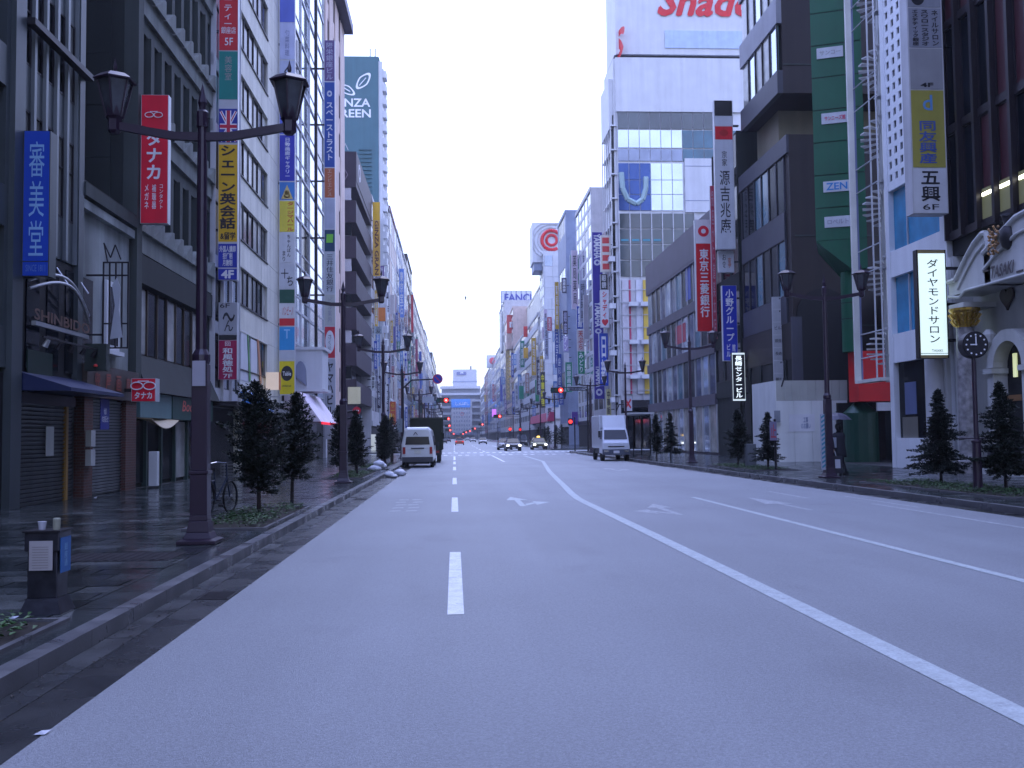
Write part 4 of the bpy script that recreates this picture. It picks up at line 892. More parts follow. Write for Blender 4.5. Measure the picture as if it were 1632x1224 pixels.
# narrow link building and the low glazed bank building
y0, y1 = Yr(1178) + .03, Yr(1137)
b = Bld('narrow dark shop building hung with tall vertical signs right of the bank', 1, y0, y1, 21, concrete_dark, rec=.1, depth=12)
b.grid(y0, y1, 4, 21, 3, 5, .4, 1.1, gm=glass, alt=glass_warm)
y0, y1 = Yr(1137) + .03, Yr(1030); zt_ = Zr(1100, 364)
b = Bld('four storey glazed bank building with purple grey floor bands at the crossing', 1, y0, y1, zt_, M('plum_grey_band', (.075, .066, .09), .5, streak=.1), rec=.12, depth=14)
mid_mirror = M('dusky_mirror_glass', (.10, .12, .20), .08, metal=.6, var=.5, scale=.5)
zf = [.3, 4.4, 8.0, 11.6, zt_ - 2.6]
for r in range(4):
    nW = 12; cw = (y1 - y0)/nW; h = zf[r+1] - zf[r] - (.75 if r < 3 else .2)
    for c in range(nW):
        w = b.box('window', -.11, -.06, y0 + c*cw + .05, y0 + (c+1)*cw - .05, zf[r], zf[r] + h, [glass, mid_mirror, glass_sky, mid_mirror, glass_teal, glass][(c*5 + r*3) % 6] if r else (glass_sky if c % 2 else glass_warm))
        b.box('mullion', -.06, .03, y0 + c*cw - .04, y0 + c*cw + .04, zf[r], zf[r] + h, alu, w)
    b.box('floor_band', -.11, .1, y0, y1, zf[r] + h, zf[r+1], b.wall)
b.box('top_band', -.11, .12, y0, y1, zf[4], zt_, b.wall)
b.box('red_poster', -.05, -.04, y0 + 9, y0 + 12.5, 8.9, 10.4, paint(.4, .05, .08)); b.box('blue_poster', -.05, -.04, y0 + 7, y0 + 8.6, 12.0, 15.0, paint(.08, .12, .4))
b.box('interior_lamp', -.05, .0, y0 + 8, y0 + 8.4, 1.3, 1.7, glow_warm)
# ---- tall glazed gift shop tower on the far corner
Ys = 110.7
b = Bld('tall corner tower with glazed side wall under a white block and red lettered billboard', 1, Ys + .5, 118, onY(1060, 92, Ys)[1], white_wall, rec=.3, depth=18)
sx = lambda px: onY(px, 300, Ys)[0]; sz = lambda py: onY(1060, py, Ys)[1]
R = b.root
cube('white_block', sx(984), sx(1200), Ys + .0, Ys + .49, sz(178), sz(92), white_wall, R)
cube('white_infill', sx(1092), sx(1200), Ys, Ys + .49, sz(338), sz(252), white_wall, R)
cube('infill_joint', sx(1092), sx(1200), Ys - .02, Ys - .003, sz(265), sz(264), slate, R); cube('infill_joint', sx(1092), sx(1200), Ys - .02, Ys - .003, sz(320), sz(319), slate, R)
cols = [sx(986 + i*17.2) for i in range(12)]
tglass = M('green_grey_tower_glass', (.045, .06, .065), .08, spec=.9, var=.4, scale=.25)
rows = [(205, 179, tglass, 9), (235, 207, glass_sky, 12), (256, 237, M('grey_mirror_glass', (.25, .28, .36), .1, metal=.6), 12), (286, 260, glass_sky, 6), (309, 287, glass_sky, 6), (335, 310, glass_sky, 6), (363, 340, tglass, 7), (388, 365, tglass, 7), (413, 390, tglass, 7), (440, 415, tglass, 7)]
for yb_, yt_, gm_, n in rows:
    for i in range(min(n, 11)):
        if n == 12 and i >= 6: gg_ = glass_teal
        else: gg_ = gm_
        if n == 6 and i < 3: gg_ = M('blue_reflection_glass', (.045, .09, .26), .08, metal=.4)  # blue tint puts a reflection into the colour of these panes
        cube('glass_panel', cols[i] + .04, cols[i+1] - .04, Ys + .1, Ys + .2, sz(yb_), sz(yt_), gg_, R)
cube('mullion_core', sx(985), sx(1200), Ys + .22, Ys + .48, 5.5, sz(178), alu, R)
for i in range(8): cube('mullion', cols[i] - .05, cols[i] + .05, Ys, Ys + .2, 5.5, sz(338), alu, R)
m = MB(); sw = [onY(px, py, Ys + .08) for px, py in ((990, 275), (992, 300), (1000, 318), (1014, 325), (1024, 318), (1029, 300), (1029, 282))]
m.tube([(x, Ys + .09, z) for x, z in sw], .32, 6).build('reflected_swirl', M('pale_green_reflection', (.30, .42, .42), .3), R)  # pale tube paints a curved reflection onto the panes
for k in range(14): cube('sill_light', cols[k % 7] + .2, cols[k % 7 + 1] - .2, Ys + .06, Ys + .09, sz(384) , sz(381), M('teal_strip', (.05, .25, .32), .4), R) if k < 4 else None
for k, (c, w) in enumerate(((paint(.5, .48, .5), 1.2), (paint(.45, .06, .12), .5), (paint(.55, .55, .58), 1.0), (paint(.6, .42, .06), 1.1), (paint(.5, .5, .55), .8), (paint(.3, .08, .2), .6), (paint(.5, .5, .53), 1.2))):
    x = sx(988) + .05 + k*.8; cube('striped_banner', x, x + w*.62, Ys + .05, Ys + .21, 6.2, sz(446), c, R)
for py in (485, 545, 600): cube('balcony_slab', sx(998), sx(1012), Ys - .8, Ys - .02, sz(py) - .25, sz(py) + .2, white_wall, R); cube('balcony_slab', sx(1016), sx(1030), Ys - .8, Ys - .02, sz(py) - .25, sz(py) + .2, white_wall, R)
for k in range(9): cube('transom', sx(985), sx(1060), Ys - .05, Ys + .0, sz(462 + k*20), sz(461 + k*20), alu, R)
cube('ground_wall', sx(985), sx(1200), Ys + .3, Ys + .47, .1, 5.5, glass, R); cube('entrance_canopy', sx(985), sx(1200), Ys - 2.2, Ys, 4.6, 5.4, dark_metal, R)
# curved street corner with pipes
MB().lathe([(1.2, 5), (1.2, sz(180))], (FR + 1.2 - .0, Ys + 1.6, 0), 16).build('corner_drum', glass, R)
for k in range(5): y = Ys + .6 + k*1.6; cube('fin', FR - .15, FR - .05, y, y + .12, 5, sz(176), alu, R)
for k in range(12): cube('corner_ring', FR - .1, FR + 2.4, Ys + .3, Ys + 7, 6 + k*2.8, 6.15 + k*2.8, alu, R)
for k in range(4): cube('white_ledge', FR - .5, FR + .2, Ys + .5, Ys + 1.6, sz(640 - k*75) , sz(632 - k*75), white_wall, R)
cube('upper_corner', onY(970, 150, Ys + 1)[0], onY(984, 150, Ys + 1)[0] + .2, Ys + 1, Ys + 7, sz(202), sz(122), white_wall, R)
MB().box(sx(984), sx(1200), Ys + .7, Ys + 7, b.H + .01, b.H + .5).build('dark_gap', dark_metal, R)
cube('billboard', sx(986), sx(1210), Ys + .3, Ys + 7, b.H + .5, b.H + 10.5, white_wall, R)
cube('blue_panel', sx(1065), sx(1200), Ys + .2, Ys + .29, sz(75), sz(47), paint(.45, .55, .72), R)
red_ink = paint(.62, .015, .02)
a = onY(1048, 40, Ys + .2); c = onY(1236, -22, Ys + .2)
text('Shaddy', c[0] - a[0], c[1] - a[1], ((a[0] + c[0])/2, Ys + .2, (a[1] + c[1])/2), '-Y', red_ink, R, bold=.035, shear=.3)
text('S', 3.2, 3.4, (FR + 1.0, Ys + .25, sz(70)), ((.25, -1, 0), (0, 0, 1)), red_ink, R, bold=.04, shear=.2)

# ---- far right row
F_ = farb
F_('narrow brown building carrying the purple music shop banner', 1, 969.5, 946, 960, 376, tan, 3, 7, wm=pale_grey)
F_('tan tower with stepped white panel front in the right distance', 1, 945.6, 921, 928, 322, pale_grey, 5, 14, band=.5, wm=white_wall, gm=glass_sky)
bs = F_('slate blue slab building with three white framed windows', 1, 905, 892, 905, 327, slate, 1, 4, band=5.5, pier=3.5, wm=slate, gm=glass_sky, single=True, mull=3)
wt = F_('white panelled tower with a step half way up on the right row', 1, 868, 862, 868, 395, white_wall, 3, 16, band=.4, pier=.4, gm=glass_sky)
zz0 = 5.0
while zz0 < wt.H - 2.2:
    st_ = .25 if zz0 < wt.H*.72 else 0
    for q in range(4): cube('wall_panel', FR + .3 + q*1.6 - st_, FR + .3 + (q+1)*1.6 - .05 - st_, wt.y0 - .2 - st_, wt.y0 - .01, zz0, zz0 + 2.15, white_wall if (q + int(zz0)) % 7 else glass_sky, wt.root)
    zz0 += 2.2
F_('grey tiled building between the white tower and the department store', 1, 861.8, 858.8, 861, 500, pale_grey, 3, 8)
F_('long department store front with white floor bands on the right row', 1, 858.6, 819, 857, 498, pale_grey, 10, 8, band=1.6, wm=white_wall, pier=.15, ub=.1)
F_('cream tower rising behind the department store', 1, 870, 832, 870, 438, cream, 3, 6, F=22.5, band=5, pier=12, depth=12)
F_('tan building with a gold lettered column in the right distance', 1, 818.6, 805, 812, 500, tan, 6, 10)
fb = F_('grey building under the rooftop frame billboard in the right distance', 1, 804.6, 797, 799, 490, pale_grey, 5, 12)
F_('dark striped building in the right distance', 1, 796.6, 791, 793, 560, slate, 5, 8)
F_('pale building topped by a white box with a red circle', 1, 790.6, 777, 778, 590, pale_grey, 8, 8, alt=glass_sky)
F_('red fronted building near the end of the right row', 1, 776.6, 772, 773, 600, M('dull_red_panel', (.20, .04, .06), .5), 8, 6)
F_('white building near the end of the right row', 1, 771.8, 766, 767, 620, white_wall, 8, 6)

# rooftop advertising cube with red spiral
Yc_ = 201; q = lambda px, py: onY(px, py, Yc_)
rb = empty('rotating_roof_sign', (q(870, 430)[0], Yc_, q(870, 430)[1]), 'white rooftop advertising cube with grey swirls and a red spiral on the right', 'roof sign')
x0, z0 = q(849, 418); x1, z1 = q(893, 355)
cube('cube_face', x0, x1 + 2, Yc_, Yc_ + 7, z0, z1, white_wall, rb); cube('cube_base', x0 + .3, x1 + 1.7, Yc_ + .3, Yc_ + 6.7, z0 - 1.6, z0 - .01, slate, rb)
MB().cyl(((x0+x1)/2 + 1, Yc_ + 3, 20), ((x0+x1)/2 + 1, Yc_ + 3, z0 - 1.6), .9).build('pedestal', pale_grey, rb)
cx_, cz_ = q(879, 383)
for rad, th, mt in ((2.0, .35, red_ink), (1.05, .3, red_ink)):
    MB().tube([(cx_ + rad*math.cos(t), Yc_ - .1, cz_ + rad*math.sin(t)) for t in [2*math.pi*k/26 for k in range(23 if rad > 1.5 else 27)]], th, 6).build('red_ring', mt, rb)
for r_ in (2.9, 3.6, 4.3): MB().tube([(max(x0 + .2, min(x1 + 1.8, cx_ + r_*math.cos(t))), Yc_ - .03, max(z0 + .2, min(z1 - .2, cz_ + r_*math.sin(t)*.9))) for t in [math.pi*(.4 + k/12) for k in range(14)]], .12, 5).build('grey_swirl', pale_grey, rb)

# frame billboard
Yf = 365; q = lambda px, py: onY(px, py, Yf)
fr = empty('frame_billboard', (q(822, 490)[0], Yf, q(822, 490)[1]), 'rooftop steel frame billboard with blue capital letters', 'roof sign')
m = MB()
for px in (799, 807, 815, 823, 831, 839, 847): a = q(px, 496); c = q(px, 464); m.box(a[0] - .15, a[0] + .15, Yf, Yf + .3, a[1], c[1])
for py in (464, 482, 488): a = q(799, py); c = q(847, py); m.box(a[0], c[0], Yf - .02, Yf + .32, a[1] - .15, a[1] + .15)
m.build('steel_frame', slate, fr); cube('backing', q(799, 480)[0], q(847, 480)[0], Yf + .4, Yf + .5, q(800, 482)[1], q(800, 465)[1], paint(.75, .77, .82), fr)
lt('FANCL', 804, 468, 852, 480.5, fr, paint(.04, .05, .28), Yf - .1, bold=.03)
cube('roof_block', q(799, 500)[0], q(850, 500)[0], Yf - 1, Yf + 10, q(800, 560)[1], q(800, 497)[1], pale_grey, fr)
Yf = 310; q = lambda px, py: onY(px, py, Yf)
rs = empty('red_roof_sign', (q(820, 531)[0], Yf, q(820, 531)[1]), 'red rooftop sign with white strokes under the blue lettered frame billboard', 'roof sign')
cube('red_panel', q(808, 530)[0], q(831, 530)[0], Yf, Yf + 1, q(820, 531)[1], q(820, 502)[1], paint(.55, .06, .05), rs)
for a in ((812, 516, 828, 513), (819, 527, 822, 515), (812, 522, 815, 515), (825, 522, 828, 515)): p0 = q(a[0], a[1]); p1 = q(a[2], a[3]); cube('white_stroke', p0[0], p1[0], Yf - .1, Yf - .01, p0[1], p1[1], lead_white, rs)
cube('support', q(808, 530)[0], q(831, 530)[0], Yf + .2, Yf + 6, q(820, 556)[1], q(820, 531.2)[1], tan, rs)
Yf = 470; q = lambda px, py: onY(px, py, Yf)
cs = empty('circle_roof_sign', (q(784, 585)[0], Yf, q(784, 585)[1]), 'white box roof sign with a red circle far down the right row', 'roof sign')
cube('white_box', q(776, 585)[0], q(790, 585)[0], Yf, Yf + 3, q(784, 586)[1], q(784, 566)[1], white_wall, cs); o = q(785, 575); MB().cyl((o[0], Yf - .1, o[1]), (o[0], Yf - .02, o[1]), 1.6, n=18).build('red_disc', paint(.6, .08, .1), cs)

# ------------------------------------------------------------ projecting signs
def sign(label, side, px0, py0, px1, py1, panels, th=.22, Y=None, name='vertical_sign', frame=None, brackets=3, gap=.12):
    """px box on the photograph -> a sign standing out from its facade.  panels: (f0, f1, colour/material, [(text, ink, x0, x1, y0, y1, opts)])"""
    F = (FL + gap) if side < 0 else (FR - gap); inner = px0 if side < 0 else px1; mid = (py0 + py1)/2
    if Y is None: Y = onX(inner, mid, F)[0]
    X0 = onY(px0, mid, Y)[0]; X1 = onY(px1, mid, Y)[0]; Z1 = onY((px0+px1)/2, py0, Y)[1]; Z0 = onY((px0+px1)/2, py1, Y)[1]
    r = empty(name, ((X0+X1)/2, Y, Z0), label, 'sign'); fr_ = frame or alu; w = .02 if X1 - X0 < 1 else .05
    cube('cabinet', X0, X1, Y + .012, Y + th - .012, Z0, Z1, fr_, r)
    for f0, f1, col, texts in panels:
        mt = col if not isinstance(col, tuple) else paint(*col)
        z1 = Z1 - (Z1-Z0)*f0 - .012; z0 = Z1 - (Z1-Z0)*f1 + .012
        p = cube('sign_panel', X0 + w, X1 - w, Y, Y + th, z0, z1, mt, r)
        for t in texts or []:
            s, ink_, a, b_, c, d = t[:6]; kw = t[6] if len(t) > 6 else {}
            ww = (X1-X0-2*w); hh = z1 - z0; tw = ww*(b_-a); thh = hh*(d-c); cxx = X0 + w + ww*(a+b_)/2; czz = z1 - hh*(c+d)/2
            im = ink_ if not isinstance(ink_, tuple) else paint(*ink_)
            text(s, tw, thh, (cxx, Y - .006, czz), '-Y', im, p, **kw)
            if not kw.get('rot') and len(panels) < 6 and Z1 - Z0 > 1.5 and X1-X0 < 2: pass
    for k in range(brackets):
        z = Z0 + (Z1-Z0)*(k + .5)/brackets; a, b_ = (FL - .28, X0) if side < 0 else (X1, FR + .28)
        if b_ - a > .02: cube('bracket', a, b_, Y + th*.3, Y + th*.7, z - .05, z + .05, dark_metal, r)
    return r
Wk, K, RED, BLUE, YEL = (.72, .73, .74), (.02, .02, .025), (.68, .006, .03), (.012, .04, .38), (.70, .42, .01)
def V(s, ink_, a=.2, b=.8, c=.04, d=.96, **k): return (vt(s), ink_, a, b, c, d, k)
sign('blue vertical sign with three large pale characters at the left edge', -1, 36, 208, 79, 440, [(0, .9, (.006, .055, .42), [V('審美堂', (.25, .46, .70), .2, .82, .08, .96, bold=.0)]), (.9, 1, (.006, .055, .42), [('SINCE 1811', (.10, .2, .5), .12, .9, .2, .7)])], th=.4, frame=mullion_blue)
rt = sign('red optician sign with spectacles emblem and white characters behind the lamp arm', -1, 224, 151, 268, 356, [(0, 1, RED, [V('タナカ', Wk, .2, .78, .28, .66, bold=.03), V('メガネ', Wk, .14, .3, .70, .89), V('補聴器', Wk, .42, .58, .70, .89), V('コンタクト', Wk, .70, .84, .70, .89)])], th=.3)
def specs(parent, px, py, s, Y):
    x, z = onY(px, py, Y); r = s
    for k in (-1, 1): MB().tube([(x + k*r*1.05 + r*math.cos(t), Y, z + r*.62*math.sin(t)) for t in [2*math.pi*i/18 for i in range(19)]], r*.1, 5).build('spectacles_emblem', white_ink, parent)
    MB().tube([(x - r*.9, Y, z + r*.8), (x + r*.9, Y, z + r*.8)], r*.08, 5).build('spectacles_bridge', white_ink, parent)
Yt = rt.location.y; specs(rt, 245, 183, .13, Yt - .02)
s1 = sign('small red optician sign with spectacles above the beige awning at the left', -1, 209, 603, 248, 640, [(0, 1, RED, [('タナカ', Wk, .12, .88, .58, .9, {'bold': .03})])], th=.4, brackets=1, gap=.45); specs(s1, 228, 615, .17, s1.location.y - .02)
t1 = sign('tall sign tower with teal panel, union flag and yellow English school lettering', -1, 348, -30, 379, 446, [
    (0, .235, (.60, .02, .03), [V('パーティー', Wk, .25, .7, .1, .62), ('銀座店', Wk, .1, .9, .66, .76), ('5F', Wk, .3, .75, .82, .93)]), (.237, .40, (.01, .22, .18), [V('美容室', (.3, .30, .28), .3, .7, .1, .6)]),
    (.43, .545, (.02, .03, .28), []), (.55, .875, YEL, [V('シェーン英会話', (.02, .015, .02), .06, .94, .01, .87, bold=.035), ('&留学', (.02, .015, .02), .1, .92, .9, .98, {'bold': .03})]),
    (.88, .96, (.02, .035, .34), [('外国人講師\n担任制\n月謝制', Wk, .06, .94, .08, .94, {'bold': .02})]), (.963, 1, (.02, .035, .34), [('4F', Wk, .15, .85, .1, .9, {'bold': .05})])], th=.3, gap=.02)
def union(parent, X0, X1, Z0, Z1, Y):
    m = MB(); cxx, czz = (X0+X1)/2, (Z0+Z1)/2
    def bar(x0, z0, x1, z1, w, yy, mt, nm):
        d = Vector((x1-x0, 0, z1-z0)).normalized(); p = Vector((-d.z, 0, d.x))*w/2
        a, b_ = Vector((x0, yy, z0)), Vector((x1, yy, z1)); MB().add([a-p, b_-p, b_+p, a+p], [(0, 1, 2, 3)]).build(nm, mt, parent)
    s = (X1-X0)
    i = s*.06
    for sg in (1, -1): bar(X0+i, czz + sg*(Z1-Z0)*.47, X1-i, czz - sg*(Z1-Z0)*.47, s*.16, Y - .004, white_ink, 'flag_saltire'); bar(X0+i, czz + sg*(Z1-Z0)*.47, X1-i, czz - sg*(Z1-Z0)*.47, s*.06, Y - .006, paint(.55, .02, .05), 'flag_saltire')
    bar(cxx, Z0+.01, cxx, Z1-.01, s*.32, Y - .008, white_ink, 'flag_cross'); bar(X0+.01, czz, X1-.01, czz, s*.32, Y - .0082, white_ink, 'flag_cross')
    bar(cxx, Z0+.01, cxx, Z1-.01, s*.2, Y - .012, paint(.55, .02, .05), 'flag_cross'); bar(X0+.01, czz, X1-.01, czz, s*.2, Y - .0122, paint(.55, .02, .05), 'flag_cross')
Y = t1.location.y; a = onY(350, 227, Y); c = onY(378, 176, Y); union(t1, a[0], c[0], a[1], c[1], Y)
t2 = sign('black and white portrait sign above the crimson Japanese restaurant panel', -1, 348, 482, 378, 605, [(0, .42, (.35, .36, .38), [('6F', K, .05, .6, .02, .16), ('～', K, .2, .9, .3, .6), ('ん', K, .3, .8, .55, .9)]), (.42, .49, K, []), (.49, 1, (.36, .01, .07), [V('回', Wk, .35, .65, .03, .14), V('和風徳処', Wk, .2, .8, .19, .82, bold=.03), ('7F', Wk, .25, .75, .86, .97)])], th=.3, gap=.02)
sign('stack of pale and bright restaurant panels on the cream block corner', -1, 445, -40, 470, 630, [
    (0, .115, (.1, .14, .5), []), (.115, .205, (.42, .45, .62), [V('旬菜料理', (.2, .22, .35), .35, .65, .2, .9)]), (.207, .30, (.42, .46, .6), [('く', ink, .3, .7, .1, .5)]), (.302, .384, (.12, .16, .55), [('7F', Wk, .2, .85, .5, .85)]),
    (.386, .496, (.03, .035, .36), [V('日動画廊ギャラリー', Wk, .35, .7, .06, .9)]), (.498, .541, (.05, .2, .5), [('▲', (.6, .45, .15), .1, .9, .15, .95), ('♨', (.6, .1, .05), .3, .7, .45, .9)]), (.543, .617, (.65, .55, .05), [V('タージマハール', (.5, .03, .02), .5, .95, .03, .97, bold=.02)]),
    (.619, .69, (.55, .56, .58), [V('ちゃんぽん', ink, .5, .75, .05, .8), V('まり', ink, .2, .4, .6, .95)]), (.692, .75, (.50, .51, .54), [('十', ink, .1, .6, .2, .6), ('ち', ink, .5, .9, .5, .9)]), (.752, .785, (.01, .08, .05), []), (.785, .82, (.6, .6, .6), [('バンビーノ', (.5, .03, .03), .2, .9, .2, .8)]), (.82, .838, (.6, .02, .03), []),
    (.84, .895, (.03, .30, .62), [('T', (.3, .55, .8), .3, .7, .1, .5)]), (.897, .918, (.5, .52, .56), []), (.92, .998, (.72, .58, .01), [('●', ink, .12, .88, .14, .6), ('Table', Wk, .22, .78, .31, .44, {'bold': .02}), ('DINING BAR', ink, .2, .8, .72, .78)])], th=.25, gap=.05)
t3 = sign('blue and orange office sign tower with green bank emblem on a steel post', -1, 517, 64, 534, 700, [
    (0, .105, (.13, .08, .20), [V('陽栄銀座ビル', (.4, .4, .5), .15, .85, .06, .96)]), (.107, .323, (.02, .07, .32), [('◎', Wk, .25, .75, .1, .17), V('スペーストラスト', Wk, .15, .85, .24, .92, bold=.02)]), (.325, .40, (.45, .12, .04), [V('エンビエンス', (.6, .4, .3), .3, .7, .05, .95)]),
    (.402, .478, (.42, .44, .52), []), (.48, .535, (.01, .05, .10), [('▰', (.2, .6, .05), .15, .85, .2, .6)]), (.537, .64, (.45, .48, .50), [V('三井住友銀行', ink, .15, .85, .05, .95)]), (.642, .72, (.45, .46, .42), [V('ビル案内', (.3, .3, .35), .3, .7, .1, .9)]), (.722, .80, (.55, .02, .04), [('●', Wk, .05, .95, .12, .85), V('さくら', ink, .35, .65, .25, .75)]), (.802, .95, (.4, .42, .46), [V('ヤマハビル', ink, .15, .85, .05, .95, bold=.03)])], th=.3, gap=.9, brackets=7)
cube('steel_post', t3.location.x - 1.05, t3.location.x - .85, t3.location.y, t3.location.y + .2, 4.5, 36, dark_metal, t3)
sign('yellow vertical sign with brown capital letters under the teal tower', -1, 594, 322, 606, 440, [(0, .25, (.72, .42, .02), []), (.25, 1, (.62, .36, .05), [('GINZA GRAN', (.10, .03, .03), .25, .8, .0, .98, {'rot': 1, 'bold': .03})])], brackets=2)
GS = [(-1, 600, 490, 615, 512, (.62, .2, .04), '', None, 'orange square sign on the left row right of the second street lamp'), (-1, 601, 464, 606, 474, (.7, .5, .04), '', None, 'tiny amber sign under the yellow capital lettered sign'),
 (-1, 596, 520, 609, 532, (.32, .38, .42), '三友', ink, 'pale grey square sign below the orange square one'), (-1, 591, 599, 598, 622, (.6, .62, .62), '神田屋', ink, 'small white sign with dark characters beside the plum building'), (-1, 613, 612, 620, 656, (.02, .02, .04), '銀座天國', Wk, 'narrow black sign with white characters behind a left lamp post'),
 (-1, 621, 640, 631, 677, (.6, .10, .03), 'らーめん', YEL, 'red orange banner sign near the parked van'), (-1, 616, 659, 624, 676, (.75, .5, .03), '', None, 'small yellow sign left of the red orange banner'), (-1, 591, 692, 599, 718, M('lit_shop_box', (.6, .62, .55), .5, emit=(.8, .85, .75), estr=.35), '', None, 'lit white box sign at street level left of the parked van'),
 (-1, 636, 428, 644, 506, (.14, .26, .62), '東京宝石', Wk, 'light blue vertical sign high on the left row'), (-1, 650, 536, 655, 618, (.01, .22, .14), '緑屋', Wk, 'long green banner sign in the left distance'), (-1, 607, 540, 613, 580, (.55, .56, .6), '銀座', ink, 'pale sign behind the third left lamp'), (-1, 655, 470, 659, 530, (.5, .03, .05), '', None, 'slim red sign high in the left distance'),
 (-1, 644, 560, 649, 610, (.6, .62, .68), '天一', BLUE, 'white slim sign left of the long green banner'), (-1, 662, 540, 666, 600, (.35, .06, .12), '', None, 'wine red slim sign in the left distance'), (-1, 668, 560, 672, 620, (.06, .12, .45), '', None, 'blue slim sign in the left distance'), (-1, 674, 575, 678, 640, (.65, .66, .7), '', None, 'white slim sign near the round blue road sign'),
 (-1, 626, 520, 631, 560, (.1, .1, .3), '', None, 'navy sign beside the maroon building'), (-1, 681, 600, 684, 640, (.3, .3, .34), '', None, 'grey slim sign behind the round blue road sign'), (-1, 622, 470, 628, 500, (.55, .5, .5), '', None, 'pale pink sign above the left far lamps'), (-1, 628, 600, 633, 640, (.65, .65, .6), '', None, 'ivory sign above the red orange banner'),
 (1, 957, 437, 968, 461, K, '眼鏡', Wk, 'black square sign above the white katakana sign'), (1, 957, 462, 971, 522, (.66, .67, .70), 'シャディ', (.6, .02, .04), 'white sign with four katakana and a red heart by the tall corner tower'), (1, 955, 531, 970, 615, (.01, .06, .42), '日新', Wk, 'bright blue sign with two white characters below the heart sign'),
 (1, 957, 375, 974, 433, (.5, .46, .40), '〓〓', (.45, .03, .03), 'beige panel with red strokes above the black square sign'), (1, 966, 620, 974, 663, (.45, .42, .2), '中華飯', ink, 'yellow and white squares sign behind the white truck'), (1, 919, 488, 930, 524, (.03, .07, .35), '銀座館', Wk, 'blue sign at the top of the three stacked signs on the right row'), (1, 920, 526, 931, 559, (.5, .42, .42), '天ぷら', (.4, .03, .02), 'pinkish white sign in the middle of the three stacked signs'), (1, 921, 560, 932, 596, (.01, .22, .10), 'みどり', Wk, 'green sign at the bottom of the three stacked signs'),
 (1, 897, 495, 905, 533, (.03, .02, .05), '銀座', (.3, .3, .4), 'near black sign on the slate blue slab building'), (1, 898, 535, 906, 560, (.3, .26, .45), 'アン', Wk, 'mauve sign under the near black one'), (1, 899, 562, 907, 592, (.5, .5, .55), '', None, 'plain pale sign under the mauve one'), (1, 861, 593, 869, 650, (.03, .03, .02), '中華料理', (.65, .6, .02), 'black sign with yellow characters on the right row'),
 (1, 871, 648, 881, 675, (.55, .58, .62), '案内', ink, 'pale vertical board beside the traffic signal'), (1, 911, 656, 921, 677, (.12, .05, .3), '', None, 'purple sign under the right traffic signal'), (1, 827, 615, 835, 636, (.01, .25, .14), '', None, 'small green sign on the department store'), (1, 834, 554, 842, 571, (.7, .4, .02), '', None, 'amber sign on the department store'), (1, 834, 520, 841, 537, (.6, .05, .04), '', None, 'small red sign high on the department store'),
 (1, 806, 551, 813, 638, (.38, .30, .16), 'MATSUZAKAYA', (.65, .5, .2), 'tan column sign with gold capital letters'), (1, 784, 652, 791, 664, M('magenta_neon', (.6, .1, .7), .5, emit=(.8, .25, 1), estr=.8), '', None, 'glowing magenta sign far down the right row'), (1, 823, 560, 828, 590, (.5, .52, .6), '', None, 'pale sign left of the small green sign'), (1, 848, 560, 853, 600, (.55, .55, .6), '', None, 'white sign on the grey tiled building'), (1, 853, 605, 859, 640, (.02, .3, .12), '', None, 'green sign left of the black and yellow one'), (1, 889, 600, 895, 640, (.4, .1, .12), '', None, 'dull red sign behind the right traffic signal'), (1, 797, 600, 801, 640, (.08, .1, .4), '', None, 'deep blue sign right of the magenta one'), (1, 930, 470, 938, 540, (.32, .3, .33), '', None, 'grey vertical strip sign left of the purple banner')]
for side, x0, y0, x1, y1, col, s, ic, lab in GS:
    tx = []
    if s == 'MATSUZAKAYA': tx = [(s, ic, .2, .85, .03, .97, {'rot': 1, 'bold': .02})]
    elif s == 'シャディ': tx = [V(s, ic, .2, .8, .04, .74, bold=.04), ('♥', ic, .1, .9, .78, .96)]
    elif s: tx = [V(s, ic, .15, .85, .06, .94, bold=.02)]
    sign(lab, side, x0, y0, x1, y1, [(0, 1, col, tx)], brackets=2, th=.4)
sign('long purple banner sign with white capital letters repeated three times', 1, 945, 370, 962, 636, [(0, 1, (.035, .02, .26), [('YAMAHA', Wk, .15, .8, .01, .16, {'rot': 1, 'bold': .03}), ('◎', Wk, .15, .8, .165, .2), ('YAMAHA', Wk, .15, .8, .42, .57, {'rot': 1, 'bold': .03}), ('◎', Wk, .15, .8, .58, .61), ('YAMAHA', Wk, .15, .8, .8, .93, {'rot': 1, 'bold': .03}), ('◎', Wk, .15, .8, .94, .98)])], th=.5)
# right side, near
sg_ = sign('red bank sign with a white top bearing a ring emblem and white characters', 1, 1109, 350, 1136, 528, [(0, .215, (.68, .66, .67), [('◎', RED, .15, .85, .25, .72, {'bold': .03})]), (.215, 1, (.62, .004, .012), [V('東京三菱銀行', Wk, .2, .8, .06, .84, bold=.02)])], th=.4)
sign('slim pinkish red sign between the bank sign and the tall white sign', 1, 1134, 296, 1141, 540, [(0, 1, (.55, .06, .10), [V('銀座かに道楽本店', (.6, .35, .4), .2, .8, .03, .97)])], brackets=2)
sign('tall white confectioner sign with brush characters and a red square near its top', 1, 1140, 160, 1170, 397, [(0, .105, (.01, .01, .012), []), (.107, .175, (.5, .52, .56), []), (.175, .265, (.6, .01, .02), [('●', (.4, .01, .01), .25, .75, .25, .75)]), (.267, 1, (.52, .54, .58), [V('宗家', ink, .35, .65, .1, .24), V('源吉兆庵', ink, .2, .8, .28, .86)])], th=.4, frame=alu)
sign('small white sign with brush writing under the tall confectioner sign', 1, 1145, 400, 1170, 434, [(0, 1, (.48, .5, .54), [V('お食', ink, .2, .5, .15, .8), V('事', (.4, .15, .12), .6, .85, .3, .8)])], brackets=1)
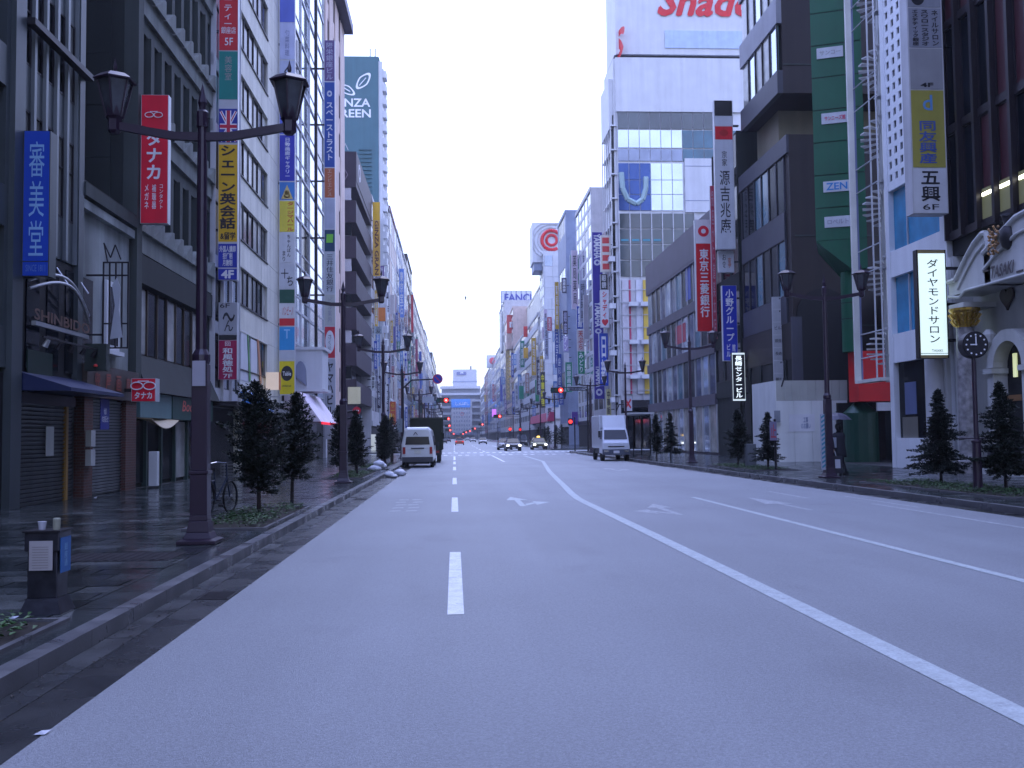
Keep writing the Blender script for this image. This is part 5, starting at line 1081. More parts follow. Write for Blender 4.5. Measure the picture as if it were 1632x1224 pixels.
sign('deep blue sign with white katakana company name', 1, 1152, 455, 1175, 575, [(0, 1, (.01, .025, .36), [V('小野グループ', Wk, .2, .8, .05, .74, bold=.02), V('ビル', Wk, .2, .5, .78, .95), V('館', Wk, .62, .85, .78, .88)])], th=.35)
sign('lit black sign with glowing white characters and border beside the dark brown block', 1, 1167, 562, 1188, 639, [(0, 1, M('lit_border', (.7, .8, .8), .5, emit=(.85, 1, 1), estr=.7), [])], th=.3, frame=dark_metal)
q = lambda px, py, Y: onY(px, py, Y)
sg_ = [o for o in bpy.data.objects if o.get('label', '').startswith('lit black sign')][0]; Y = sg_.location.y
a = q(1169, 636, Y); c = q(1186, 565, Y); pn = cube('black_field', a[0], c[0], Y - .02, Y - .004, a[1], c[1], ink, sg_); text(vt('長崎センタービル'), (c[0]-a[0])*.6, (c[1]-a[1])*.94, ((a[0]+c[0])/2, Y - .03, (a[1]+c[1])/2), '-Y', M('lit_letters', (.8, .9, .9), .5, emit=(.9, 1, 1), estr=1.0, var=0), pn, bold=.03)
dl = ['', '', 'ビル案内', '銀座画廊', '長崎商店', '', '観光 物産']
sign('tall white tenant directory of seven plates on the dark brown block', 1, 1232, 473, 1259, 616, [(k/7, (k+1)/7 - .008, (.42, .43, .45), [(dl[k], ink, .1, .9, .3, .62)] if dl[k] else [('F', ink, .4, .6, .06, .2)]) for k in range(7)], Y=54.1, th=.1, brackets=0)
lit = sign('glowing white vertical sign of the diamond salon in a gold frame', 1, 1463, 398, 1510, 571, [(0, 1, M('gold_frame', (.42, .33, .16), .3, metal=.6), [])], th=.3, Y=34.9, frame=dark_metal)
Y = 34.9; a = q(1468, 566, Y); c = q(1505, 404, Y); pn = cube('lit_face', a[0], c[0], Y - .02, Y - .004, a[1], c[1], glow_white, lit)
text(vt('ダイヤモンドサロン'), (c[0]-a[0])*.42, (c[1]-a[1])*.82, ((a[0]+c[0])/2 + .02, Y - .03, (a[1]+c[1])/2 + .12), '-Y', ink, pn, bold=.01); text('TASAKI', .4, .09, ((a[0]+c[0])/2 + .1, Y - .03, a[1] + .16), '-Y', ink, pn)
MB().box(a[0] - .03, c[0] + .03, Y - .023, Y - .021, a[1] + .05, a[1] + .07).build('inner_line', ink, pn)
sign('grey tenant sign tower with olive yellow panel and white lower plate by the white building', 1, 1450, -20, 1506, 340, [(0, .09, (.22, .23, .26), [('●', ink, .1, .5, .2, .9)]), (.092, .27, (.22, .23, .27), [V('エステティック銀座', ink, .1, .3, .05, .95, bold=.02), V('スワロースタジオ', ink, .38, .62, .05, .95, bold=.02), V('ネイルサロン', ink, .7, .92, .05, .95, bold=.02)]), (.272, .455, (.26, .26, .27), [('4F', ink, .3, .7, .84, .95, {'bold': .04})]), (.457, .80, (.30, .27, .05), [('d', (.1, .25, .5), .35, .65, .06, .26), V('同友興産', (.05, .09, .3), .2, .75, .40, .95, bold=.02)]), (.802, 1, (.50, .51, .53), [V('五興', ink, .22, .8, .06, .74, bold=.02), ('6F', ink, .25, .75, .80, .93)])], th=.6, Y=35.05, frame=pale_grey, brackets=2)

rg = random.Random(21)
PAL = [((.55, .56, .6), 'white'), ((.5, .52, .58), 'off white'), ((.3, .32, .4), 'grey'), ((.02, .06, .3), 'blue'), ((.4, .03, .05), 'red'), ((.03, .03, .06), 'black'), ((.02, .2, .12), 'green'), ((.55, .35, .04), 'yellow'), ((.5, .42, .5), 'pinkish'), ((.12, .05, .25), 'purple'), ((.12, .25, .5), 'light blue'), ((.35, .2, .15), 'brown')]
chars = ['銀座', '薬局', '喫茶', '画廊', '歯科', '寿司', '時計', '靴店', '酒場', '宝石']
LMK = {-1: ((612, 'beside the teal tower'), (633, 'by the maroon building'), (650, 'by the white narrow building'), (665, 'by the dark slab building'), (680, 'past the dark slab building'), (999, 'near the far left end of the street')),
       1: ((797, 'near the far right end of the street'), (819, 'by the gold lettered column'), (860, 'on the long department store'), (892, 'by the white panelled tower'), (921, 'by the slate blue slab building'), (999, 'near the purple banner'))}
seen = set()
for side, lo, hi, n in ((-1, 592, 694, 80), (1, 768, 938, 40)):
    for k in range(n):
        for tr in range(40):
            px = rg.uniform(lo, hi); d = abs(px - 724); w = max(1.6, d*.055)*rg.uniform(.7, 1.15)
            hf = rg.uniform(.18, 2.3 if side < 0 else 1.35); yc = 690 - d*hf; h = d*rg.uniform(.12, .5)
            F = FL + .12 if side < 0 else FR - .12
            Yq = onX(px, yc, F)[0]; c, cn = rg.choice(PAL); wd = rg.choice(chars) if d > 60 else ''
            where = [t for lim, t in LMK[side] if px < lim][0]; lev = 'low' if hf < .7 else 'half way up' if hf < 1.4 else 'high'; ln = 'short' if h < d*.25 else 'tall'
            lab = f'{ln} {cn} vertical sign' + (f' reading {wd}' if wd else '') + f', {lev} {where}'
            key = (ln, cn, lev, where)
            if Yq > 119 and key not in seen: break
        else: continue
        seen.add(key)
        r = sign(lab, side, px if side < 0 else px - w, yc - h/2, px + w if side < 0 else px, yc + h/2, [(0, 1, c, [V(wd*(1 if h < 20 else 2), ink if sum(c) > 1 else Wk, .2, .8, .08, .92)] if wd else [])], brackets=1, th=.4, name='shop_sign')
        r['group'] = 'crowded small signs of the distant ' + ('left' if side < 0 else 'right') + ' row'
# ------------------------------------------------------------ street lamps
def make_lamp():
    r = empty('street_lamp')
    sq = lambda z, w: [(-w, -w, z), (w, -w, z), (w, w, z), (-w, w, z)]
    m = MB(); prof = [(0, .27), (.05, .27), (.07, .2), (.16, .16), (.32, .13), (.4, .122), (.98, .118)]
    for (z0, w0), (z1, w1) in zip(prof[:-1], prof[1:]): m.hexa(sq(z0, w0), sq(z1, w1))
    m.build('base', lamp_brown, r, bevel=.008)
    MB().hexa(sq(.98, .135), sq(1.03, .135)).build('collar', lamp_brown, r, bevel=.008)
    MB().hexa(sq(1.03, .115), sq(2.55, .108)).build('lower_post', lamp_brown, r, bevel=.012)
    MB().lathe([(.115, 2.55), (.13, 2.6), (.13, 2.68), (.085, 2.76)], n=12).build('post_ring', lamp_brown, r, smooth=False)
    MB().lathe([(.082, 2.76), (.07, 6.1)], n=12).build('upper_post', lamp_brown, r)
    MB().lathe([(.085, 6.0), (.085, 6.22), (.05, 6.26), (.05, 6.3), (.07, 6.36), (.045, 6.46), (.0, 6.66)], n=10).build('finial', lamp_brown, r)
    for s in (-1, 1):
        m = MB(); pts = [(0, 0, 5.86), (s*.4, 0, 5.87), (s*.8, 0, 5.94), (s*1.25, 0, 6.02)]
        for a, b in zip(pts[:-1], pts[1:]): m.hexa([(a[0], -.04, a[2]-.06), (a[0], .04, a[2]-.06), (b[0], .04, b[2]-.055), (b[0], -.04, b[2]-.055)], [(a[0], -.04, a[2]+.06), (a[0], .04, a[2]+.06), (b[0], .04, b[2]+.055), (b[0], -.04, b[2]+.055)])
        arm = m.build('arm', lamp_brown, r)
        m = MB(); x = s*1.25
        m.lathe([(.06, 5.9), (.1, 5.94), (.1, 6.1), (.135, 6.14)], (x, 0, 0), 6)
        z0, z1, ra, rb = 6.14, 6.66, .12, .245
        pt = lambda t, r_, z: (x + r_*math.cos(t), r_*math.sin(t), z)
        for k in range(6):
            t = math.pi/3*k + math.pi/6; m.cyl(pt(t, ra, z0), pt(t, rb, z1), .016, n=4)
        m.lathe([(.30, z1), (.31, z1 + .02), (.2, z1 + .1), (.05, z1 + .15)], (x, 0, 0), 6, rot=math.pi/6)
        m.lathe([(.015, z1 + .15), (.03, z1 + .2), (.028, z1 + .24), (.0, z1 + .36)], (x, 0, 0), 6)
        m.build('lantern_frame', lamp_brown, r)
        MB().lathe([(ra - .012, z0), (rb - .012, z1)], (x, 0, 0), 6, rot=math.pi/6).build('lantern_glass', lamp_glass, r)
        m = MB()
        for k in range(6): t = math.pi/3*k; m.add([pt(t - .5, ra*.93, z0), pt(t + .5, ra*.93, z0), pt(t, ra*1.12, z0 + .16)], [(0, 1, 2)])
        m.build('lantern_leaf_trim', lamp_brown, r)
    return r
lamp0 = make_lamp()
LX, RX = -3.62, 12.15
spots = [(LX, 14.5), (LX, 32.9), (LX, 51.4), (LX, 69.9), (LX, 104), (LX, 122.5), (LX, 141), (LX, 160), (LX, 180), (LX, 200), (RX, 31.8), (RX, 50.6), (RX, 70), (RX, 88), (RX, 120), (RX, 140), (RX, 160), (RX, 182), (RX, 205)]
names = ['nearest on the left pavement, lanterns at the top left', 'second on the left pavement standing by the pinkish tan building', 'third on the left pavement above the garbage bags', 'fourth lamp on the left pavement behind the dark truck', 'fifth lamp on the left, first beyond the crossing', 'sixth lamp on the left, second beyond the crossing', 'seventh lamp on the left, third beyond the crossing', 'eighth lamp on the left row in the distance', 'ninth lamp on the left row in the distance', 'farthest lamp on the left row', 'nearest on the right pavement, in front of the pale hoarding', 'second lamp on the right pavement before the glazed bank', 'third on the right pavement behind the white truck', 'fourth lamp on the right pavement at the crossing', 'fifth lamp on the right, first beyond the crossing', 'sixth lamp on the right, second beyond the crossing', 'seventh lamp on the right, third beyond the crossing', 'eighth lamp on the right row in the distance', 'farthest lamp on the right row']
for i, (x, y) in enumerate(spots):
    o = lamp0 if i == 0 else copy_tree(lamp0)
    o.location = (x, y, .13); tag(o, 'brown twin lantern lamp, ' + names[i], 'street lamp', 'twin lantern street lamps along both kerbs')
L1 = lamp0
tag(MB().box(LX - .09, LX + .09, 14.5 - .14, 14.5 - .118, 2.36, 2.72).build('lamp_notice', paint(.35, .34, .38)), 'small sticker plate fixed on the nearest left lamp post', 'sticker')
# teal striped sleeve on near right lamp
sl_ = empty('pole_sleeve', (RX - .2, 31.65, .13), 'teal and white striped sleeve strapped beside the nearest right lamp post', 'sleeve')
MB().box(RX - .30, RX - .19, 31.6, 31.7, .4, 2.2).build('sleeve', paint(.4, .42, .5), sl_)
for k in range(12): z = .45 + k*.145; MB().add([(RX - .302, 31.595, z), (RX - .188, 31.595, z + .08), (RX - .188, 31.595, z + .15), (RX - .302, 31.595, z + .07)], [(0, 1, 2, 3)]).build('stripe', paint(.05, .25, .32), sl_)

# ------------------------------------------------------------ conifers
def conifer(x, y, h, w, label, seed, clear=.28, dens=1.0, group='young conifers planted along the kerbs', shape='oval'):
    rg = random.Random(seed); r = empty('conifer_tree', (x, y, .13), label, 'tree', group)
    lean = (rg.uniform(-.09, .09), rg.uniform(-.06, .06)); ax = lambda z: Vector((lean[0]*(z/h)**1.5*h*.5, lean[1]*(z/h)*h*.5, z))
    m = MB(); zs = [h*q/6 for q in range(7)]
    for q in range(6): m.cyl(ax(zs[q]), ax(zs[q+1]*.985), .045*(1 - q/7), .045*(1 - (q+1)/7), 7, caps=q in (0, 5))
    ph = [rg.uniform(0, 6.28) for _ in range(6)]; hole = [(rg.uniform(0, 6.28), rg.uniform(.1, .85)) for _ in range(9)]
    lf = MB(); n_b = int(190*dens)
    for k in range(n_b):
        t = ((k + rg.random())/n_b)**1.05; z0 = clear*h*.62; z = z0 + (h*.96 - z0)*t; a = k*2.4 + rg.uniform(-.5, .5)
        prof = (1 - t)**.85*(1.05 if shape == 'cone' else .95) if shape == 'cone' else (math.sin(math.pi*min(1, (t*.86 + .14)))**.75*(1 - .45*t))
        lob = 1 + .20*math.sin(2*a + ph[0] + 3*t) + .14*math.sin(3*a + ph[1] - 5*t) + .10*math.sin(9*t + ph[2] + a)
        R = w/2*prof*lob*rg.uniform(.55, 1.12) + .03
        if any(abs((a - b_ + math.pi) % 6.283 - math.pi) < .45 and abs(t - c_) < .06 for b_, c_ in hole): R *= .45
        if rg.random() < .06: R *= 1.3
        rise = (.10 if shape == 'cone' else .45) + .9*t + rg.uniform(-.2, .25); droop = rg.uniform(-.16, .03)*(1 - t)
        b0 = ax(z); e = b0 + Vector((math.cos(a)*R, math.sin(a)*R, R*rise*.4 + droop))
        if k % 2 == 0: m.cyl(b0, e, .011, .003, 4, caps=False)
        d = e - b0; nn = max(6, int(R*58)); dn = d.normalized() if d.length > 1e-4 else Vector((0, 0, 1))
        for j in range(nn):
            s = .2 + .85*j/nn; sag = Vector((0, 0, -.05*s*s)) if shape == 'cone' else Vector((0, 0, 0)); p = b0 + d*s + sag; sp = .035 + .08*(1 - s)*R/.4
            for q in range(3):
                c = p + Vector((rg.uniform(-sp, sp), rg.uniform(-sp, sp), rg.uniform(-sp, sp)*(.45 if shape == 'cone' else .8))); v = (dn*rg.uniform(.3, 1) + Vector((rg.uniform(-.9, .9), rg.uniform(-.9, .9), rg.uniform(-.3, .6)))).normalized()
                L = rg.uniform(.04, .085); side = v.cross(Vector((rg.uniform(-1, 1), rg.uniform(-1, 1), 1))).normalized()*rg.uniform(.008, .016)
                lf.add([c - side, c + v*L*.5 - side*1.3, c + v*L, c + v*L*.5 + side*1.3, c + side], [(0, 1, 2, 3, 4)])
    T = Matrix.Translation((x, y, .13))
    inst('trunk', m.mesh('trunk', bark), T, r); inst('crown', lf.mesh('crown', leaf), T, r)
    return r
conifer(-3.78, 19.6, 2.65, 1.45, 'bushy conifer nearest the camera on the left, behind the bicycle side of the bed', 1, clear=.3)
conifer(-3.92, 24.4, 2.65, 1.2, 'narrower conifer just behind the nearest left one', 2, clear=.35)
conifer(-4.25, 37.5, 2.75, .95, 'left conifer of the dark pair beyond the second left lamp', 3)
conifer(-3.75, 38.8, 2.6, .95, 'right conifer of the dark pair beyond the second left lamp', 4)
conifer(-4.1, 42.0, 2.3, .8, 'small conifer at the back of the second left bed', 14)
conifer(-3.4, 49.0, 2.6, .95, 'slim conifer beside the heap of garbage bags', 5)
conifer(-3.75, 52.0, 2.4, .8, 'conifer behind the slim one at the garbage bags', 6)
conifer(13.48, 27.0, 2.72, 1.5, 'well lit conifer standing in front of the white shop building on the right', 7, clear=.22, dens=1.5, shape='cone')
conifer(13.4, 23.6, 2.75, 1.5, 'conifer cut by the right edge of the photo', 8, clear=.25, dens=1.4, shape='cone')
conifer(12.35, 42.9, 2.6, 1.05, 'conifer left of the grey utility box on the right pavement', 9)
conifer(12.75, 40.0, 2.4, 1.25, 'conifer just in front of the pale hoarding with a sign post before it', 10, shape='cone')
conifer(11.9, 54.4, 2.75, 1.2, 'right tree of the dark pair behind the white truck', 11, shape='cone')
conifer(11.75, 57.5, 2.7, 1.0, 'left tree of the dark pair behind the white truck', 12)
for k, (x, y) in enumerate(((12.1, 112), (12.3, 119), (12, 126), (12.2, 134), (12.1, 143), (-3.9, 57), (-3.8, 62))): conifer(x, y, 2.8, 1.3, 'dark clipped tree beyond the crossing on the right, ' + ['nearest the crossing', 'second from the crossing', 'third from the crossing', 'fourth from the crossing', 'farthest of the row'][k] if k < 5 else 'dark conifer beside the dark truck, ' + ('nearer one' if k == 5 else 'farther one'), 30 + k, dens=.5)

# ------------------------------------------------------------ vehicles
def loft(secs, n=None):
    """secs: list of (y, [(x, z)...]) rings -> mesh builder"""
    m = MB(); k = len(secs[0][1]); vs = []
    for y, ring in secs: vs += [(x, y, z) for x, z in ring]
    fs = [(j*k + i, j*k + (i+1) % k, (j+1)*k + (i+1) % k, (j+1)*k + i) for j in range(len(secs)-1) for i in range(k)]
    fs += [tuple(range(k-1, -1, -1)), tuple(range((len(secs)-1)*k, len(secs)*k))]
    return m.add(vs, fs)
def ring(w, z0, z1, wt=None, r=.06, belly=1.0):
    wt = wt or w; zm = (z0+z1)/2
    return [(-w*.94, z0), (w*.94, z0), (w, z0 + r), (w*belly, zm), (wt, z1 - r), (wt - r, z1), (-wt + r, z1), (-wt, z1 - r), (-w*belly, zm), (-w, z0 + r)]
def wheel(r, x, y, rad=.31, w=.19):
    s = 1 if x > 0 else -1
    wh = MB().lathe([(rad*.6, -w/2), (rad*.96, -w/2), (rad, -w/2 + .02), (rad, w/2 - .02), (rad*.96, w/2), (rad*.6, w/2)], n=18)
    me = wh.mesh('tyre', rubber); o = inst('wheel', me, Matrix.Translation((x, y, rad)) @ Matrix.Rotation(math.pi/2, 4, 'Y'), r)
    me2 = MB().lathe([(rad*.2, -w/2 - .0), (rad*.58, -w/2 + .01), (rad*.58, w/2 - .01), (rad*.2, w/2 + .0)], n=12).mesh('rim', chrome)
    inst('rim', me2, WM_get(o), o)
def WM_get(o): return WM[o.name]
def glassq(r, name, pts, mat=None, th=.012):
    a, b, c, d = (Vector(p) for p in pts); n = (b-a).cross(d-a).normalized()*th
    return MB().hexa([a, b, b+n, a+n], [d, c, c+n, d+n]).build(name, mat or car_glass, r)
# every vehicle is built at the origin, nose towards +Y
def make_van(label):
    r = empty('parked_van', (0, 0, 0), label, 'van'); wht = M('van_white_paint', (.62, .63, .60), .3, coat=.5, var=.05)
    W = .84
    secs = [(-2.3, ring(W*.95, .42, 1.98, W*.72, .12)), (-2.25, ring(W, .36, 2.06, W*.8, .14)), (-1.9, ring(W, .3, 2.12, W*.84, .15)), (1.2, ring(W, .3, 2.1, W*.84, .15)), (1.7, ring(W, .3, 1.85, W*.82, .12)), (2.1, ring(W, .3, 1.15, W*.9, .1)), (2.32, ring(W*.94, .32, .95, W*.88, .08))]
    loft(secs).build('body', wht, r, smooth=False)
    glassq(r, 'rear_window', [(-.64, -2.30, 1.2), (.64, -2.30, 1.2), (.57, -2.285, 1.72), (-.57, -2.285, 1.72)])
    MB().box(-.80, .80, -2.40, -2.28, .30, .56).build('rear_bumper', M('grey_plastic', (.05, .05, .055), .6), r)
    MB().box(-.34, .34, -2.335, -2.29, .98, 1.04).build('tailgate_handle', M('grey_plastic', (.05, .05, .055), .6), r)
    MB().box(-.17, .17, -2.335, -2.3, .74, .9).build('licence_plate', paint(.6, .6, .5), r)
    for s in (-1, 1):
        MB().box(s*.70 - .07, s*.70 + .07, -2.34, -2.27, .72, 1.08).build('tail_lamp', paint(.30, .02, .02), r)
        glassq(r, 'side_window', [(s*.845, -2.0, 1.15), (s*.845, -.6, 1.15), (s*.79, -.6, 1.66), (s*.79, -1.95, 1.66)]); glassq(r, 'side_window', [(s*.845, -.5, 1.15), (s*.845, .8, 1.15), (s*.79, .8, 1.66), (s*.79, -.5, 1.66)])
        MB().box(s*.95 - .07, s*.95 + .07, 1.45, 1.55, 1.05, 1.3).build('mirror', dark_metal, r)
        MB().box(s*.72 - .1, s*.72 + .1, 2.24, 2.34, .6, .78).build('headlamp', chrome, r)
        for y in (-1.45, 1.45): wheel(r, s*.74, y)
    glassq(r, 'windscreen', [(-.7, 2.06, 1.2), (.7, 2.06, 1.2), (.6, 1.74, 1.78), (-.6, 1.74, 1.78)])
    MB().tube([(-.2, -2.35, 1.7), (-.1, -2.4, 1.85), (0, -2.35, 1.72)], .02, 6).build('wiper', dark_metal, r)
    MB().box(-.6, .6, -2.2, 2.0, .2, .3).build('underbody', black, r)
    return r
v = make_van('white high roof van parked at the left kerb seen from behind'); v.location = (-1.90, 54.6, .004); v.rotation_euler.z = math.radians(-.5)
def make_truck(label, boxmat, cabmat, dark=False, W=.93, H=2.85, L=4.6, writing=None):
    r = empty('parked_truck', (0, 0, 0), label, 'truck')
    z0 = .78; yb = -L/2; yf = L/2 - 1.3
    bx = MB().hexa([(-W, yb, z0), (W, yb, z0), (W, yf, z0), (-W, yf, z0)], [(-W, yb, H), (W, yb, H), (W, yf, H), (-W, yf, H)]).build('cargo_box', boxmat, r, bevel=.03)
    MB().box(-W*.93, W*.93, yb + .05, L/2 - .1, .45, z0 - .01).build('chassis', dark_metal, r)
    cw = .86
    secs = [(yf + .06, ring(cw, .42, H*.72, cw*.86, .08)), (yf + .7, ring(cw, .42, H*.73, cw*.86, .08)), (L/2 - .18, ring(cw, .42, 1.36, cw*.94, .06)), (L/2, ring(cw*.97, .42, 1.1, cw*.93, .06))]
    loft(secs).build('cab', cabmat, r)
    if not dark:
        MB().hexa([(-W*.92, yf + .05, H*.73), (W*.92, yf + .05, H*.73), (W*.86, L/2 - .62, H*.73), (-W*.86, L/2 - .62, H*.73)], [(-W*.9, yf + .05, H), (W*.9, yf + .05, H), (W*.8, yf + .35, H - .02), (-W*.8, yf + .35, H - .02)]).build('wind_deflector', cabmat, r)
    ys0, ys1 = L/2 - .16, yf + .74
    glassq(r, 'windscreen', [(cw*.84, ys0 + .02, 1.33), (-cw*.84, ys0 + .02, 1.33), (-cw*.76, ys1 + .03, H*.68), (cw*.76, ys1 + .03, H*.68)])
    MB().box(-cw*.98, cw*.98, L/2 - .08, L/2 + .1, .38, .72).build('front_bumper', M('dark_blue_grey_bumper', (.07, .08, .11), .5), r)
    MB().box(-.18, .18, L/2 + .1, L/2 + .12, .48, .64).build('licence_plate', paint(.6, .6, .62), r)
    MB().box(-.5, .5, L/2 + .0, L/2 + .03, .86, .92).build('grille_bar', dark_metal, r)
    for s in (-1, 1):
        MB().box(s*.62 - .13, s*.62 + .13, L/2 + .08, L/2 + .12, .55, .68).build('headlamp', chrome, r)
        MB().box(s*.99 - .06, s*.99 + .06, L/2 - .35, L/2 - .25, 1.45, 1.85).build('mirror', dark_metal, r)
        glassq(r, 'side_window', [(s*cw*1.0, yf + .2, 1.35), (s*cw*1.0, L/2 - .25, 1.35), (s*cw*.9, yf + .75, H*.66), (s*cw*.9, yf + .2, H*.66)])
        for y in (yb + .8, L/2 - .75): wheel(r, s*.74, y, .36, .22)
        MB().box(s*.7 - .09, s*.7 + .09, yb - .03, yb + .02, .62, .74).build('tail_lamp', paint(.30, .02, .02), r)
    if writing: text(writing, 1.3, .2, (0, L/2 - .96, H - .28), ((-1, 0, 0), (0, -.35, .94)), paint(.15, .28, .6), r); text(writing, 1.2, .3, (-W - .006, -.2, H - .5), ((0, -1, 0), (0, 0, 1)), paint(.15, .28, .6), r)
    return r
canvas = M('dark_olive_canvas', (.022, .026, .016), .9, streak=.2, bump=.3, bscale=6)
t = make_truck('dark canvas covered truck parked in front of the white van', canvas, canvas, True, W=.97, H=2.75, L=5.4); t.location = (-1.72, 64.2, .004)
m = MB()
for k in range(7): m.box(-1.0, 1.0, -2.6 + k*.7, -2.55 + k*.7, .8, 2.79)
o = m.mesh('canopy_hoop', canvas); inst('canopy_hoop', o, Matrix(), t); 
t = make_truck('white box truck parked at the right kerb facing the camera', M('truck_white_paint', (.62, .64, .68), .3, coat=.4, var=.04), M('truck_white_paint', (.62, .64, .68)), W=.85, H=2.82, L=4.7, writing='銀座運送'); t.location = (9.88, 62.9, .004); t.rotation_euler.z = math.pi
def make_car(name, label, col, tail=False, head=False, W=.84, L=4.5, H=1.42, wagon=False, roof_light=False, cat='car', glow=None):
    r = empty(name, (0, 0, 0), label, cat); bm_ = M('car_paint_%02x%02x%02x' % tuple(int(c*255) for c in col), col, .3, coat=.6, var=.03)
    hb = .86 if not wagon else .95
    loft([(-L/2, ring(W*.92, .36, hb*.92, W*.86)), (-L/2 + .2, ring(W, .26, hb, W*.92)), (0, ring(W, .22, hb + .02, W*.94)), (L/2 - .9, ring(W, .24, hb - .02, W*.92)), (L/2 - .12, ring(W*.97, .3, hb - .18, W*.86)), (L/2, ring(W*.9, .36, hb - .26, W*.8))]).build('body', bm_, r)
    yr0, yr1, yf1, yf0 = (-L/2 + .55, -L/2 + 1.1, .35, 1.05) if not wagon else (-L/2 + .1, -L/2 + .35, .7, 1.35)
    loft([(yr0, ring(W*.86, hb - .03, hb + .06, W*.84, .02)), (yr1, ring(W*.86, hb - .03, H - .03, W*.68, .05)), (yf1, ring(W*.86, hb - .03, H - .03, W*.68, .05)), (yf0, ring(W*.86, hb - .03, hb + .04, W*.84, .02))]).build('cabin_glass', car_glass, r)
    loft([(yr1 - .1, ring(W*.69, H - .05, H, W*.62, .02)), (yf1 + .05, ring(W*.69, H - .05, H, W*.62, .02))]).build('roof', bm_, r)
    for s in (-1, 1):
        for (a, b) in ((yr0 + .02, yr1), (yf1, yf0)): MB().cyl((s*W*.83, a if a < 0 else b, hb), (s*W*.67, b if a < 0 else a, H - .04), .035, n=5).build('pillar', bm_, r)
        MB().box(s*W*.76 - .14, s*W*.76 + .12, L/2 - .12, L/2 + .015, hb - .34, hb - .18).build('headlight', glow_head if head else chrome, r)
        MB().box(s*W*.74 - .16, s*W*.74 + .12, -L/2 - .015, -L/2 + .1, hb - .26, hb - .1).build('tail_light', glow_red_dim if tail else paint(.3, .02, .02), r)
        MB().box(s*(W + .08) - .07, s*(W + .08) + .07, .75, .85, hb + .02, hb + .16).build('mirror', bm_, r)
        for y in (-L/2 + .85, L/2 - .85): wheel(r, s*(W - .09), y, .3, .18)
    MB().box(-W*.94, W*.94, L/2 - .05, L/2 + .06, .24, .42).build('front_bumper', dark_metal, r); MB().box(-W*.94, W*.94, -L/2 - .06, -L/2 + .05, .26, .46).build('rear_bumper', dark_metal if not tail else bm_, r)
    MB().box(-.42, .42, L/2 - .05, L/2 + .03, hb - .36, hb - .2).build('grille', dark_metal, r); MB().box(-.17, .17, L/2 + .06, L/2 + .075, .28, .4).build('licence_plate', paint(.6, .6, .6), r)
    if roof_light: MB().hexa([(-.2, -.3, H), (.2, -.3, H), (.2, -.1, H), (-.2, -.1, H)], [(-.12, -.28, H + .16), (.12, -.28, H + .16), (.12, -.12, H + .16), (-.12, -.12, H + .16)]).build('roof_light', glow if glow else paint(.6, .5, .1), r)
    return r
def put(o, px, py, face=1, dy=2.2):
    x, y = onZ(px, py, .004); o.location = (x, y + dy, .004); o.rotation_euler.z = 0 if face > 0 else math.pi; return o
amber = M('amber_light', (.8, .5, .1), .5, emit=(1, .6, .15), estr=3)
put(make_car('oncoming_car', 'dark oncoming saloon with bright headlights in the centre right lane', (.06, .06, .08), head=True), 819, 719, -1)
put(make_car('silver_car', 'silver car half hidden behind the dark oncoming saloon', (.35, .36, .40)), 806, 717.2, -1)
put(make_car('dark_minivan', 'dark minivan behind the oncoming saloon and taxi', (.03, .035, .05), H=1.85, wagon=True, L=4.7), 833, 711.5, -1)
put(make_car('taxi', 'yellow green taxi with headlights on beside the right kerb', (.22, .21, .06), head=True, roof_light=True, cat='taxi', glow=amber), 861, 717, -1)
put(make_car('braking_taxi', 'orange red taxi driving away with brake lights lit', (.45, .08, .03), tail=True, roof_light=True, cat='taxi', glow=M('green_roof_lamp', (.7, .7, .5), .5)), 732.5, 709.5, 1)
put(make_car('white_car', 'white car far off in the third lane from the left', (.6, .6, .62)), 770, 708, -1)
put(make_car('white_sedan', 'small pale car farther off, left of the white car', (.5, .51, .55)), 754, 704.6, -1)
put(make_car('dark_car', 'dark car parked far off just beyond the dark truck', (.03, .03, .04)), 707, 707, 1)
put(make_car('dark_hatchback', 'dark car farther off, right of the other dark parked car', (.04, .04, .05)), 714, 704.8, 1)
put(make_car('distant_saloon', 'tiny pale car at the far end of the street', (.4, .42, .45)), 745, 702.6, -1)
